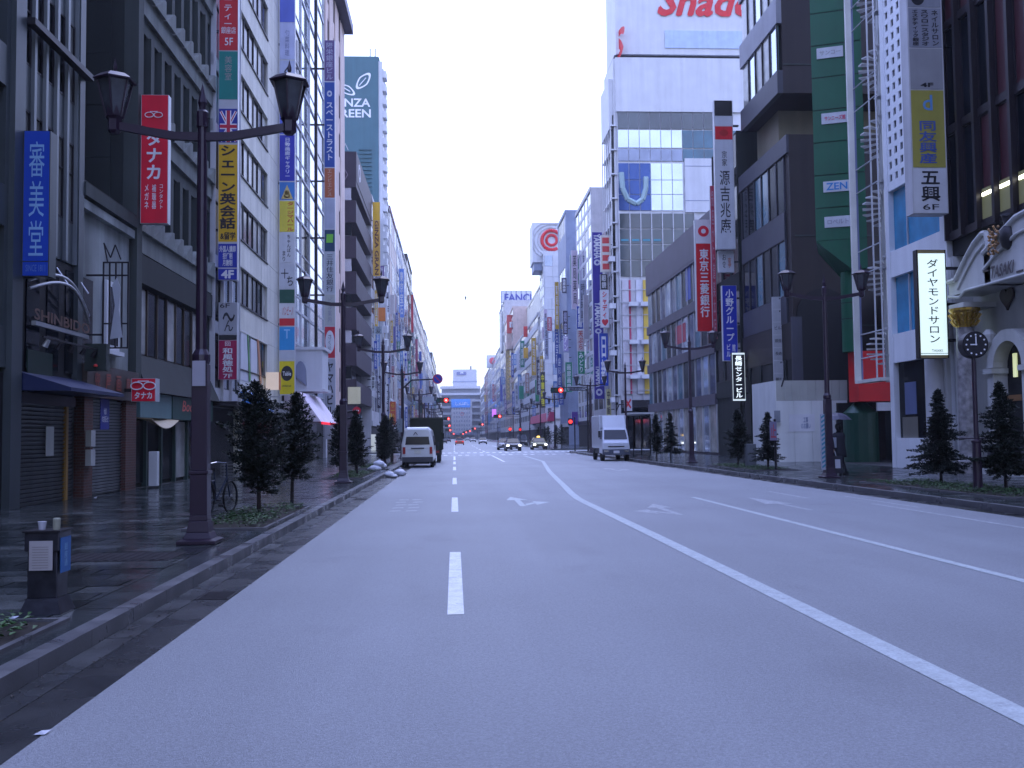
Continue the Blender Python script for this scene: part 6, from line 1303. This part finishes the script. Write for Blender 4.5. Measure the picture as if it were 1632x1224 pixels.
# scooter by the right kerb
def scooter(x, y, label):
    r = empty('motor_scooter', (x, y, .13), label, 'scooter'); g = paint(.03, .03, .06)
    T = Matrix.Translation((x, y, .13))
    def a(nm, mb, mt): inst(nm, mb.mesh(nm, mt), T, r)
    for yy in (-.55, .6):
        a('wheel', MB().lathe([(.12, -.05), (.24, -.05), (.26, 0), (.24, .05), (.12, .05)], n=14), rubber); o = COL.objects[-1]; o.matrix_basis = T @ Matrix.Translation((0, yy, .26)) @ Matrix.Rotation(math.pi/2, 4, 'Y'); WM[o.name] = o.matrix_basis.copy()
    a('body', MB().hexa([(-.14, -.7, .35), (.14, -.7, .35), (.14, .1, .28), (-.14, .1, .28)], [(-.12, -.75, .72), (.12, -.75, .72), (.12, .0, .68), (-.12, .0, .68)]), g)
    a('seat', MB().box(-.13, .13, -.7, .0, .72, .82), black); a('leg_shield', MB().hexa([(-.18, .3, .3), (.18, .3, .3), (.18, .36, .3), (-.18, .36, .3)], [(-.14, .42, .95), (.14, .42, .95), (.14, .5, .95), (-.14, .5, .95)]), g)
    a('footboard', MB().box(-.13, .13, .0, .35, .28, .33), g); a('handlebar', MB().tube([(-.3, .36, 1.02), (0, .44, .98), (.3, .36, 1.02)], .02, 6).cyl((0, .45, .95), (0, .6, .3), .03), dark_metal)
    a('windscreen', MB().hexa([(-.16, .5, .98), (.16, .5, .98), (.16, .51, .98), (-.16, .51, .98)], [(-.13, .44, 1.4), (.13, .44, 1.4), (.13, .45, 1.4), (-.13, .45, 1.4)]), lamp_glass)
    a('top_box', MB().box(-.17, .17, -1.0, -.68, .78, 1.08), g); a('headlight', MB().lathe([(.07, 0), (.06, .04)], (0, .56, .86), 8), chrome)
scooter(12.2, 72, 'dark delivery scooter parked left of the white truck'); scooter(12.9, 76, 'second dark scooter farther back left of the white truck')

# ------------------------------------------------------------ bicycle at the near left bed
def bicycle(x, y, rz):
    r = empty('bicycle', (x, y, .13), 'dark city bicycle standing beside the nearest left conifer behind the lamp post', 'bicycle')
    T = Matrix.Translation((x, y, .13)) @ Matrix.Rotation(rz, 4, 'Z')
    def a(nm, mb, mt, p=None): return inst(nm, mb.mesh(nm, mt), T, p or r)
    for xx in (-.5, .52):
        w = a('wheel', MB().tube([(xx + .31*math.cos(t), 0, .33 + .31*math.sin(t)) for t in [2*math.pi*k/20 for k in range(21)]], .02, 6), rubber)
        m = MB()
        for k in range(12): t = math.pi*k/6; m.cyl((xx, 0, .33), (xx + .3*math.cos(t), 0, .33 + .3*math.sin(t)), .003, n=3)
        a('spokes', m, chrome, w)
    m = MB()
    for p, q in (((-.5, .33), (-.12, .3)), ((-.12, .3), (-.2, .85)), ((-.5, .33), (-.17, .72)), ((-.12, .3), (.38, .72)), ((.38, .62), (.34, .98)), ((.38, .66), (.52, .33))): m.cyl((p[0], 0, p[1]), (q[0], 0, q[1]), .016, n=6)
    a('frame', m, paint(.02, .03, .06)); a('saddle', MB().hexa([(-.33, -.08, .86), (-.05, -.03, .86), (-.05, .03, .86), (-.33, .08, .86)], [(-.33, -.08, .92), (-.05, -.02, .9), (-.05, .02, .9), (-.33, .08, .92)]), black)
    a('handlebar', MB().tube([(.2, -.26, 1.0), (.34, -.2, 1.02), (.36, 0, 1.0), (.34, .2, 1.02), (.2, .26, 1.0)], .012, 6), chrome)
    m = MB()
    for k in range(5):
        z = .72 + k*.06; m.tube([(.42, -.15, z), (.72, -.15, z), (.72, .15, z), (.42, .15, z), (.42, -.15, z)], .006, 4)
    for xx in (.42, .57, .72):
        for yy in (-.15, .15): m.cyl((xx, yy, .72), (xx, yy, .98), .005, n=4)
    a('basket', m, steel); a('rear_rack', MB().box(-.72, -.3, -.06, .06, .68, .70), chrome); a('pedals', MB().cyl((-.12, -.12, .3), (-.12, .12, .3), .012).cyl((-.12, -.16, .2), (-.12, -.06, .2), .03, n=4), dark_metal); a('mudguard', MB().tube([(-.5 + .36*math.cos(t), 0, .33 + .36*math.sin(t)) for t in [math.pi*(.1 + .9*k/10) for k in range(11)]], .022, 4), dark_metal)
bicycle(-4.55, 19.6, math.radians(78))

# ------------------------------------------------------------ utility bollard at near left
bx = empty('utility_bollard', (-3.52, 8.9, .13), 'dark steel utility bollard with paper notice and blue side plate, cups left on top', 'bollard')
X0, X1, Y0, Y1 = -3.67, -3.38, 8.78, 9.06
MB().box(X0 + .02, X1 - .02, Y0 + .02, Y1 - .02, .26, .66).box(X0, X1, Y0, Y1, .66, .82).build('post', M('bollard_gunmetal', (.035, .035, .045), .32, metal=.5, var=.4, scale=9), bx, bevel=.008)
MB().hexa([(X0 - .03, Y0 - .03, .13), (X1 + .03, Y0 - .03, .13), (X1 + .03, Y1 + .03, .13), (X0 - .03, Y1 + .03, .13)], [(X0 + .015, Y0 + .015, .26), (X1 - .015, Y0 + .015, .26), (X1 - .015, Y1 - .015, .26), (X0 + .015, Y1 - .015, .26)]).build('foot', MATS['bollard_gunmetal'], bx)
MB().box(X0 + .045, X1 - .05, Y0 - .006, Y0 - .001, .50, .75).build('paper_notice', paint(.40, .37, .36), bx)
m = MB(); 
for k in range(9): m.box(X0 + .07, X1 - .085, Y0 - .0085, Y0 - .0062, .52 + k*.022, .524 + k*.022)
m.build('notice_lines', paint(.2, .18, .18), bx)
MB().box(X1 + .001, X1 + .006, Y0 + .03, Y1 - .03, .47, .77).build('blue_plate', paint(.02, .12, .35), bx)
text(vt('銀座通'), .07, .2, (X1 + .008, (Y0+Y1)/2, .62), ((0, 1, 0), (0, 0, 1)), paint(.2, .4, .6), bx)
MB().box(X0 - .012, X1 + .012, Y0 - .012, Y1 + .012, .82, .835).build('top_plate', dark_metal, bx)
tag(MB().lathe([(.028, 0), (.036, .07)], (X0 + .10, 8.9, .836), 12).build('paper_cup', paint(.5, .5, .55)), 'crumpled pale paper cup on the left of the bollard top', 'cup')
tag(MB().lathe([(.03, 0), (.032, .09), (.026, .1)], (X1 - .06, 8.88, .836), 12).build('drink_can', paint(.3, .3, .22)), 'drink can on the right of the bollard top', 'can')
# grey utility box, right
tag(MB().box(12.55, 12.95, 42.2, 42.6, .13, 1.15).build('utility_box', paint(.14, .15, .16), bevel=.02), 'grey utility box between two conifers on the right pavement', 'utility box')

# ------------------------------------------------------------ clock on a post
ck = empty('street_clock', (12.6, 23.5, .13), 'black round clock on a slim post at the right, showing nine', 'clock')
Y = 23.5
a_ = onY(1552, 550, Y); X = onY(1556, 700, Y)[0]; cz = a_[1]; rad = .325
MB().lathe([(.13, .13), (.13, .2), (.11, .22), (.10, 1.3), (.12, 1.33), (.12, 1.37), (.055, 1.4), (.05, cz - rad)], (X, Y, 0), 14).build('post', lamp_brown, ck)
MB().cyl((X - .45, Y, 1.42), (X + .25, Y, 1.42), .014).build('cross_bar', lamp_brown, ck)
Xc_ = X
MB().cyl((Xc_, Y - .12, cz), (Xc_, Y + .12, cz), rad, n=32).build('clock_case', dark_metal, ck)
MB().cyl((Xc_, Y - .135, cz), (Xc_, Y - .12, cz), rad*.9, n=32).build('clock_face', ink, ck)
for k in range(12): t = k*math.pi/6; MB().cyl((Xc_ + rad*.74*math.sin(t), Y - .145, cz + rad*.74*math.cos(t)), (Xc_ + rad*.74*math.sin(t), Y - .136, cz + rad*.74*math.cos(t)), .022, n=8).build('hour_mark', white_ink, ck)
MB().box(Xc_ - .012, Xc_ + .012, Y - .15, Y - .14, cz - .02, cz + rad*.62).build('minute_hand', white_ink, ck); MB().box(Xc_ - rad*.45, Xc_ + .02, Y - .158, Y - .151, cz - .014, cz + .014).build('hour_hand', white_ink, ck)

# ------------------------------------------------------------ signals and road signs
glow_core = M('red_signal_glare', (.8, .3, .3), .5, emit=(1, .45, .38), estr=2.2)
def signal(label, px, py, Y, polex, side, w=1.1, ped=False):
    x, z = onY(px, py, Y); r = empty('traffic_signal', (polex, Y, .13), label, 'traffic signal')
    MB().cyl((polex, Y, .1), (polex, Y, z + .5), .09, .07).build('pole', dark_metal, r)
    MB().cyl((polex, Y, z + .25), (x, Y, z + .25), .045).build('arm', dark_metal, r); MB().cyl((polex, Y, z - .05), (x + side*.8, Y, z - .0), .035).build('arm', dark_metal, r)
    h = .28*w
    hs = MB().box(x - h*2.2 if side > 0 else x - h*2.2, x + h*.75, Y - .15, Y + .1, z - h*.6, z + h*.6).build('housing', dark_metal, r)
    MB().cyl((x, Y - .21, z), (x, Y - .2005, z), h*.24, n=12).build('lens_glare', glow_core, r)  # added pale disc paints the glare at the lens centre
    for k, mt in ((0, glow_red), (1, paint(.05, .04, .0)), (2, paint(.0, .04, .03))):
        xx = x - k*h*.95
        MB().cyl((xx, Y - .2, z), (xx, Y - .151, z), h*.42 if k else h*.5, n=14).build('lens', mt, r)
    return r
signal('near left overhead traffic signal showing red above the dark truck', 711, 638, 100, -3.2, -1, 1.5)
signal('large right overhead traffic signal showing red by the stacked signs', 893.5, 622, 92, 12.4, 1, 1.5)
signal('red signal above the department store end of the right row', 796.5, 663.5, 176, 11.6, 1, 1.8)
signal('second red signal down the left row', 715, 667.5, 175, -3.2, -1, 1.5); signal('third red signal down the left row', 716.5, 678.5, 260, -3.2, -1, 2); signal('fourth red signal down the left row', 717.5, 685.5, 360, -3.2, -1, 2.6); signal('farthest red signal on the left row', 723, 691.5, 560, -3.2, -1, 3)
for k, (px, py, Y, l) in enumerate(((769, 676.5, 265, 'second'), (757, 683, 350, 'third'), (749, 687, 430, 'fourth'), (743, 689, 500, 'fifth'), (738, 691.5, 600, 'farthest'))): signal(l + ' red signal down the right row', px, py, Y, 11.6, 1, 1.7 + k*.35)
x, z = onY(909, 672, 91)
ps = empty('pedestrian_signal', (x, 91, .13), 'pedestrian signal showing red under the large right traffic signal', 'pedestrian signal'); MB().cyl((x + .4, 91, .1), (x + .4, 91, z + .4), .06).build('pole', dark_metal, ps); MB().box(x - .2, x + .2, 90.9, 91.1, z - .35, z + .3).build('housing', dark_metal, ps); MB().cyl((x, 90.85, z), (x, 90.9, z), .17, n=12).build('lens', glow_red, ps)
for (px, py, Y) in ((813, 684, 150), (829, 684.5, 150)):
    x, z = onY(px, py, Y); ps = empty('pedestrian_signal', (x, Y, .13), 'small red pedestrian signal under the red awning, ' + ('left one' if px < 820 else 'right one'), 'pedestrian signal'); MB().box(x - .22, x + .22, Y, Y + .2, z - .3, z + .3).build('housing', dark_metal, ps); MB().cyl((x, Y - .05, z), (x, Y, z), .2, n=10).build('lens', glow_red if px < 820 else glow_red_dim, ps); MB().cyl((x, Y + .1, .1), (x, Y + .1, z), .06).build('pole', dark_metal, ps)
def plate(label, px0, py0, px1, py1, Y, polex, col, s='', ic=Wk, round_=False):
    a = onY(px0, py1, Y); c = onY(px1, py0, Y); zc = (a[1]+c[1])/2; xc = (a[0]+c[0])/2; r = empty('road_sign', (polex, Y, .13), label, 'road sign')
    if round_:
        R_ = (c[1]-a[1])/2; MB().cyl((xc, Y - .03, zc), (xc, Y, zc), R_, n=24).build('sign_rim', paint(.5, .02, .05), r); MB().cyl((xc, Y - .045, zc), (xc, Y - .031, zc), R_*.8, n=24).build('sign_face', paint(*col), r); p = Vector((.7, 0, -.7))*R_*.8; w = Vector((.7, 0, .7))*R_*.09
        if s == '/': o = Vector((xc, Y - .05, zc)); MB().add([o - p - w, o + p - w, o + p + w, o - p + w], [(0, 1, 2, 3)]).build('diagonal_bar', paint(.5, .02, .05), r)
        if s == '-': MB().box(xc - R_*.55, xc + R_*.55, Y - .06, Y - .046, zc - R_*.15, zc + R_*.15).build('white_bar', white_ink, r)
    else:
        MB().box(a[0], c[0], Y - .04, Y, a[1], c[1]).build('sign_plate', paint(*col), r)
        if s: text(s, (c[0]-a[0])*.8, (c[1]-a[1])*.7, (xc, Y - .05, zc), '-Y', paint(*ic), r)
    MB().cyl((polex, Y + .06, .1), (polex, Y + .06, max(zc, c[1]) + .1), .05).build('pole', dark_metal, r)
    if abs(polex - xc) > .3: MB().tube([(polex, Y + .06, zc - .55), (polex + (xc-polex)*.25, Y + .06, zc - .05), (xc, Y + .06, zc)], .05, 8).build('arm', dark_metal, r)
    return r
plate('round blue no stopping sign with red rim on a curved arm over the left lane', 689, 596, 706, 612, 61, -3.1, (.02, .05, .35), '/', round_=True)
plate('grey street name plate hung beside the left traffic signal', 673, 632, 692, 642, 98, -3.3, (.3, .33, .36))
plate('white street name plate right of the large right traffic signal', 905, 615, 929, 623, 92.2, 12.6, (.38, .40, .43), '銀座通り', ink_t := (.03, .03, .1))
plate('red and white round no entry sign by the plum building', 562, 648, 575, 661, 45, -5.0, (.6, .02, .04), '-', round_=True)
plate('small blue white plate under the no entry sign', 562, 661.5, 576, 669, 44.8, -5.0, (.45, .55, .65))
plate('grey sign seen from its back beside the red orange banner', 633, 667, 643, 689, 62, -3.9, (.22, .26, .28))
plate('tall bus stop sign with a red and white board behind the white truck', 995, 632, 1007, 655, 75, 12.3, (.5, .5, .55), '×', (.6, .02, .03))
plate('narrow red and blue parking sign in front of the right conifer', 1227, 672, 1237, 702, 38.5, 12.6, (.22, .2, .3), '止', (.5, .04, .06))
bs_ = empty('bus_shelter', (13.6, 73, .13), 'glass sided bus shelter with a thin pale roof right of the white truck', 'bus shelter')
a = onY(1003, 661, 72); c = onY(1036, 655, 72); MB().box(12.4, 14.2, 70, 77, a[1], a[1] + .12).build('roof', white_wall, bs_)
for yy in (70.2, 73.5, 76.8): MB().cyl((13.9, yy, .1), (13.9, yy, a[1]), .05).build('post', dark_metal, bs_)
MB().box(13.95, 13.98, 70.2, 76.8, .6, a[1] - .3).build('glass_wall', glass, bs_)
# red awning on the department store
aw = MB().hexa([(FR - 1.3, 180, 4.2), (FR - 1.3, 225, 4.2), (FR, 225, 4.2), (FR, 180, 4.2)], [(FR - .8, 180, 5.9), (FR - .8, 225, 5.9), (FR, 225, 5.9), (FR, 180, 5.9)]).build('red_awning', paint(.42, .03, .10)); tag(aw, 'long crimson awning along the foot of the department store', 'awning')

# ------------------------------------------------------------ garbage bags
bagm = M('white_garbage_bag', (.55, .56, .60), .35, var=.15, scale=9, bump=.5, bscale=12)
def bag(px, py, s, label, seed, z=.13):
    x, y = onZ(px, py, z); rg = random.Random(seed); m = MB(); n = 14; prof = []
    vs = []; K_ = 7
    for j in range(K_ + 1):
        t = j/K_; rr_ = math.sin(math.pi*min(1, .12 + t*.88))**.6 if t < .95 else .1
        for i in range(n):
            a = 2*math.pi*i/n; q = rr_*s*(1 + rg.uniform(-.12, .12)); vs.append((x + q*math.cos(a)*1.15, y + q*math.sin(a), z + t*s*1.3*(1 + rg.uniform(-.03, .03))))
    fs = [(j*n+i, j*n+(i+1) % n, (j+1)*n+(i+1) % n, (j+1)*n+i) for j in range(K_) for i in range(n)] + [tuple(range(n-1, -1, -1)), tuple(range(K_*n, K_*n+n))]
    m.add(vs, fs); m.cyl((x, y, z + s*1.25), (x + .03, y, z + s*1.5), s*.10, s*.22, 7)
    o = m.build('garbage_bag', bagm, smooth=True); o['label'] = label; o['category'] = 'garbage bag'; o['group'] = 'white garbage bags heaped at the left kerb'
for px, py, s, l, z in ((598, 752, .24, 'white garbage bag at the back left of the heap on the pavement', .13), (606, 748, .26, 'white garbage bag topmost looking and largest in the heap', .13), (604, 744, .22, 'white garbage bag lying on top of the pavement heap', .34), (592, 751, .16, 'smallest white bag at the far left of the heap', .13), (621, 761, .2, 'low white garbage bag slumped in the gutter', 0), (637, 759, .24, 'plump white garbage bag in the gutter nearest the van', 0), (628, 762, .13, 'small white bag between the two gutter bags', 0)): bag(px, py, s, l, int(px), z)
for (px, py, z, l) in ((66, 1170, .004, 'scrap of white paper lying on the edge of the light asphalt'), (20, 986, .15, 'crumpled white paper in the near left planting bed'), (152, 793, .13, 'white scrap lying before the gallery shutter')):
    x, y = onZ(px, py, z); m = MB(); m.add([(x-.035, y-.02, z+.004), (x+.03, y-.03, z+.006), (x+.045, y+.02, z+.018), (x-.015, y+.035, z+.005), (x, y, z+.02)], [(0, 1, 4), (1, 2, 4), (2, 3, 4), (3, 0, 4)]); tag(m.build('paper_scrap', paint(.55, .56, .6)), l, 'litter')
m = MB(); bxx, byy, bzz = onY(742, 475, 90)[0], 90, onY(742, 475, 90)[1]
m.lathe([(.0, -.2), (.06, -.05), (.05, .1), (.0, .22)], (bxx, byy, bzz), 6); m.add([(bxx, byy, bzz), (bxx-.3, byy-.1, bzz+.14), (bxx-.25, byy+.1, bzz+.1), (bxx, byy, bzz), (bxx+.3, byy-.1, bzz+.12), (bxx+.25, byy+.1, bzz+.08)], [(0, 1, 2), (3, 4, 5)])
tag(m.build('flying_bird', black), 'tiny dark bird flying in the sky above the street', 'bird')

# ------------------------------------------------------------ person with umbrella and suitcase
def person(x, y):
    r = empty('person', (x, y, .13), 'person in dark coat walking under a grey umbrella, pulling a suitcase', 'person')
    T = Matrix.Translation((x, y, .13)) @ Matrix.Rotation(math.radians(12), 4, 'Z')
    J = [('pelvis', (0, 0, .92), .15), ('waist', (0, .0, 1.08), .14), ('chest', (0, .02, 1.30), .165), ('neck0', (0, .03, 1.46), .07), ('neck', (0, .04, 1.52), .052), ('headb', (0, .055, 1.58), .075), ('head', (0, .06, 1.66), .095), ('crown', (0, .06, 1.73), .07),
         ('shL', (-.17, .02, 1.40), .075), ('elL', (-.25, -.03, 1.14), .05), ('wrL', (-.30, -.10, .92), .036), ('haL', (-.31, -.11, .85), .04),
         ('shR', (.17, .02, 1.40), .075), ('elR', (.20, .12, 1.17), .05), ('wrR', (.08, .24, 1.28), .036), ('haR', (.06, .26, 1.33), .04),
         ('hipL', (-.09, 0, .86), .11), ('knL', (-.10, .10, .50), .07), ('anL', (-.10, .12, .10), .045), ('toL', (-.10, .24, .04), .04),
         ('hipR', (.09, 0, .86), .11), ('knR', (.10, .02, .48), .07), ('anR', (.10, -.22, .13), .045), ('toR', (.10, -.12, .04), .04)]
    E_ = [(0, 1), (1, 2), (2, 3), (3, 4), (4, 5), (5, 6), (6, 7), (2, 8), (8, 9), (9, 10), (10, 11), (2, 12), (12, 13), (13, 14), (14, 15), (0, 16), (16, 17), (17, 18), (18, 19), (0, 20), (20, 21), (21, 22), (22, 23)]
    me = bpy.data.meshes.new('body'); me.from_pydata([j[1] for j in J], E_, []); o = inst('body', me, T, r); me.materials.append(M('dark_clothing', (.012, .012, .018), .8))
    sk = o.modifiers.new('skin', 'SKIN'); sv = me.skin_vertices[0].data
    for i, j in enumerate(J): sv[i].radius = (j[2], j[2])
    sv[0].use_root = True
    sb = o.modifiers.new('sub', 'SUBSURF'); sb.levels = 1; sb.render_levels = 2
    def a(nm, mb, mt, s=True): return inst(nm, mb.mesh(nm, mt, s), T, r)
    a('coat', MB().lathe([(.25, .62), (.235, .8), (.2, 1.0), (.2, 1.2), (.215, 1.36), (.12, 1.47)], (0, .01, 0), 16), M('dark_coat', (.014, .014, .022), .8))
    a('hair', MB().lathe([(.085, 1.60), (.108, 1.66), (.1, 1.74), (.04, 1.785)], (0, .05, 0), 12), M('black_hair', (.006, .006, .006), .5))
    skin_ = M('skin', (.30, .19, .14), .5)
    a('face', MB().lathe([(.03, 1.56), (.075, 1.61), (.082, 1.66), (.07, 1.71)], (0, .085, 0), 12), skin_)
    for hx, hy, hz, s in ((-.31, -.11, .85, -1), (.06, .26, 1.33, 1)):
        m = MB().lathe([(.02, -.05), (.035, -.02), (.035, .03), (.02, .05)], (hx, hy, hz), 8)
        for k in range(4): m.tube([(hx - .02 + k*.014, hy + .02, hz - .02), (hx - .02 + k*.014, hy + .035, hz - .06), (hx - .02 + k*.014, hy + .012, hz - .08 + .008*abs(k-1.5))], .0085, 5)
        m.tube([(hx + s*.03, hy, hz + .01), (hx + s*.04, hy + .025, hz - .025)], .01, 5)
        a('hand', m, skin_)
    a('pale_bag', MB().box(-.26, -.2, -.14, .1, .95, 1.3), paint(.3, .32, .36), False)
    for s in (-1, 1): a('shoe', MB().hexa([(s*.10-.05, (.08 if s < 0 else -.28), 0), (s*.10+.05, (.08 if s < 0 else -.28), 0), (s*.10+.05, (.33 if s < 0 else -.02), 0), (s*.10-.05, (.33 if s < 0 else -.02), 0)], [(s*.10-.04, (.08 if s < 0 else -.28), .12), (s*.10+.04, (.08 if s < 0 else -.28), .12), (s*.10+.03, (.31 if s < 0 else -.05), .06), (s*.10-.03, (.31 if s < 0 else -.05), .06)]), black, False)
    u = empty('umbrella', (x, y + .2, 1.5), 'grey domed umbrella held over the person on the right pavement', 'umbrella')
    um = M('umbrella_cloth', (.06, .055, .085), .5); ux, uy = .08, .26; m = MB(); n = 8; vs = [(ux, uy, 2.16)]; rings = [(.2, 2.13), (.38, 2.04), (.53, 1.90)]
    for R_, z in rings:
        for k in range(n*2):
            t = math.pi*k/n; s = 1 if k % 2 == 0 else .94; vs.append((ux + R_*s*math.cos(t), uy + R_*s*math.sin(t), z + (0 if k % 2 == 0 else .02)))
    N2 = n*2; fs = [(0, 1 + i, 1 + (i+1) % N2) for i in range(N2)] + [(1 + j*N2 + i, 1 + (j+1)*N2 + i, 1 + (j+1)*N2 + (i+1) % N2, 1 + j*N2 + (i+1) % N2) for j in range(2) for i in range(N2)]
    m.add(vs, fs); inst('canopy', m.mesh('canopy', um), T, u)
    m = MB().cyl((ux, uy, 1.2), (ux, uy, 2.22), .009); m.tube([(ux, uy, 1.2), (ux, uy - .03, 1.16), (ux, uy - .06, 1.2)], .011, 6); inst('shaft', m.mesh('shaft', dark_metal), T, u)
    m = MB()
    for k in range(n): t = 2*math.pi*k/n; m.cyl((ux, uy, 2.10), (ux + .53*math.cos(t), uy + .53*math.sin(t), 1.90), .004, n=3)
    inst('rib', m.mesh('rib', dark_metal), T, u)
    s = empty('suitcase', (x - .35, y - .3, .13), 'dark wheeled suitcase with a pale label trailing the person with the umbrella', 'suitcase')
    T2 = Matrix.Translation((x, y, .13))
    inst('shell', MB().hexa([(-.42, -.42, .08), (-.06, -.42, .08), (-.06, -.2, .08), (-.42, -.2, .08)], [(-.42, -.38, .66), (-.06, -.38, .66), (-.06, -.16, .66), (-.42, -.16, .66)]).mesh('shell', M('suitcase_shell', (.02, .02, .03), .45)), T2, s)
    inst('label_plate', MB().hexa([(-.32, -.424, .25), (-.14, -.424, .25), (-.14, -.41, .25), (-.32, -.41, .25)], [(-.32, -.40, .55), (-.14, -.40, .55), (-.14, -.39, .55), (-.32, -.39, .55)]).mesh('label_plate', paint(.45, .46, .5)), T2, s)
    inst('pull_handle', MB().tube([(-.32, -.2, .66), (-.33, -.12, .84), (-.22, -.12, .84), (-.2, -.2, .66)], .01, 5).mesh('pull_handle', steel), T2, s)
    for xx in (-.38, -.1): inst('wheel', MB().cyl((xx-.02, -.3, .04), (xx+.02, -.3, .04), .04, n=10).mesh('wheel', rubber), T2, s)
px_, py_ = onZ(1339, 757, .13)
person(px_, py_)
# small post box and rubbish box at the optician
tag(MB().box(-9.3, -9.05, 31.0, 31.25, .2, 1.25).build('white_cabinet', paint(.5, .52, .52), bevel=.01), 'slim white cabinet on legs at the corner of the optician', 'cabinet')

# ------------------------------------------------------------ thin damp air along the street
hz = bpy.data.materials.new('thin_haze'); hz.use_nodes = True; t = hz.node_tree; t.nodes.clear()
pv = t.nodes.new('ShaderNodeVolumePrincipled'); pv.inputs['Color'].default_value = (.9, .93, 1, 1); pv.inputs['Density'].default_value = .00035; pv.inputs['Anisotropy'].default_value = .2
ot = t.nodes.new('ShaderNodeOutputMaterial'); t.links.new(pv.outputs[0], ot.inputs['Volume'])
MB().box(-401, 401, -61, 1501, -1.6, 62).build('haze', hz, kind='stuff')
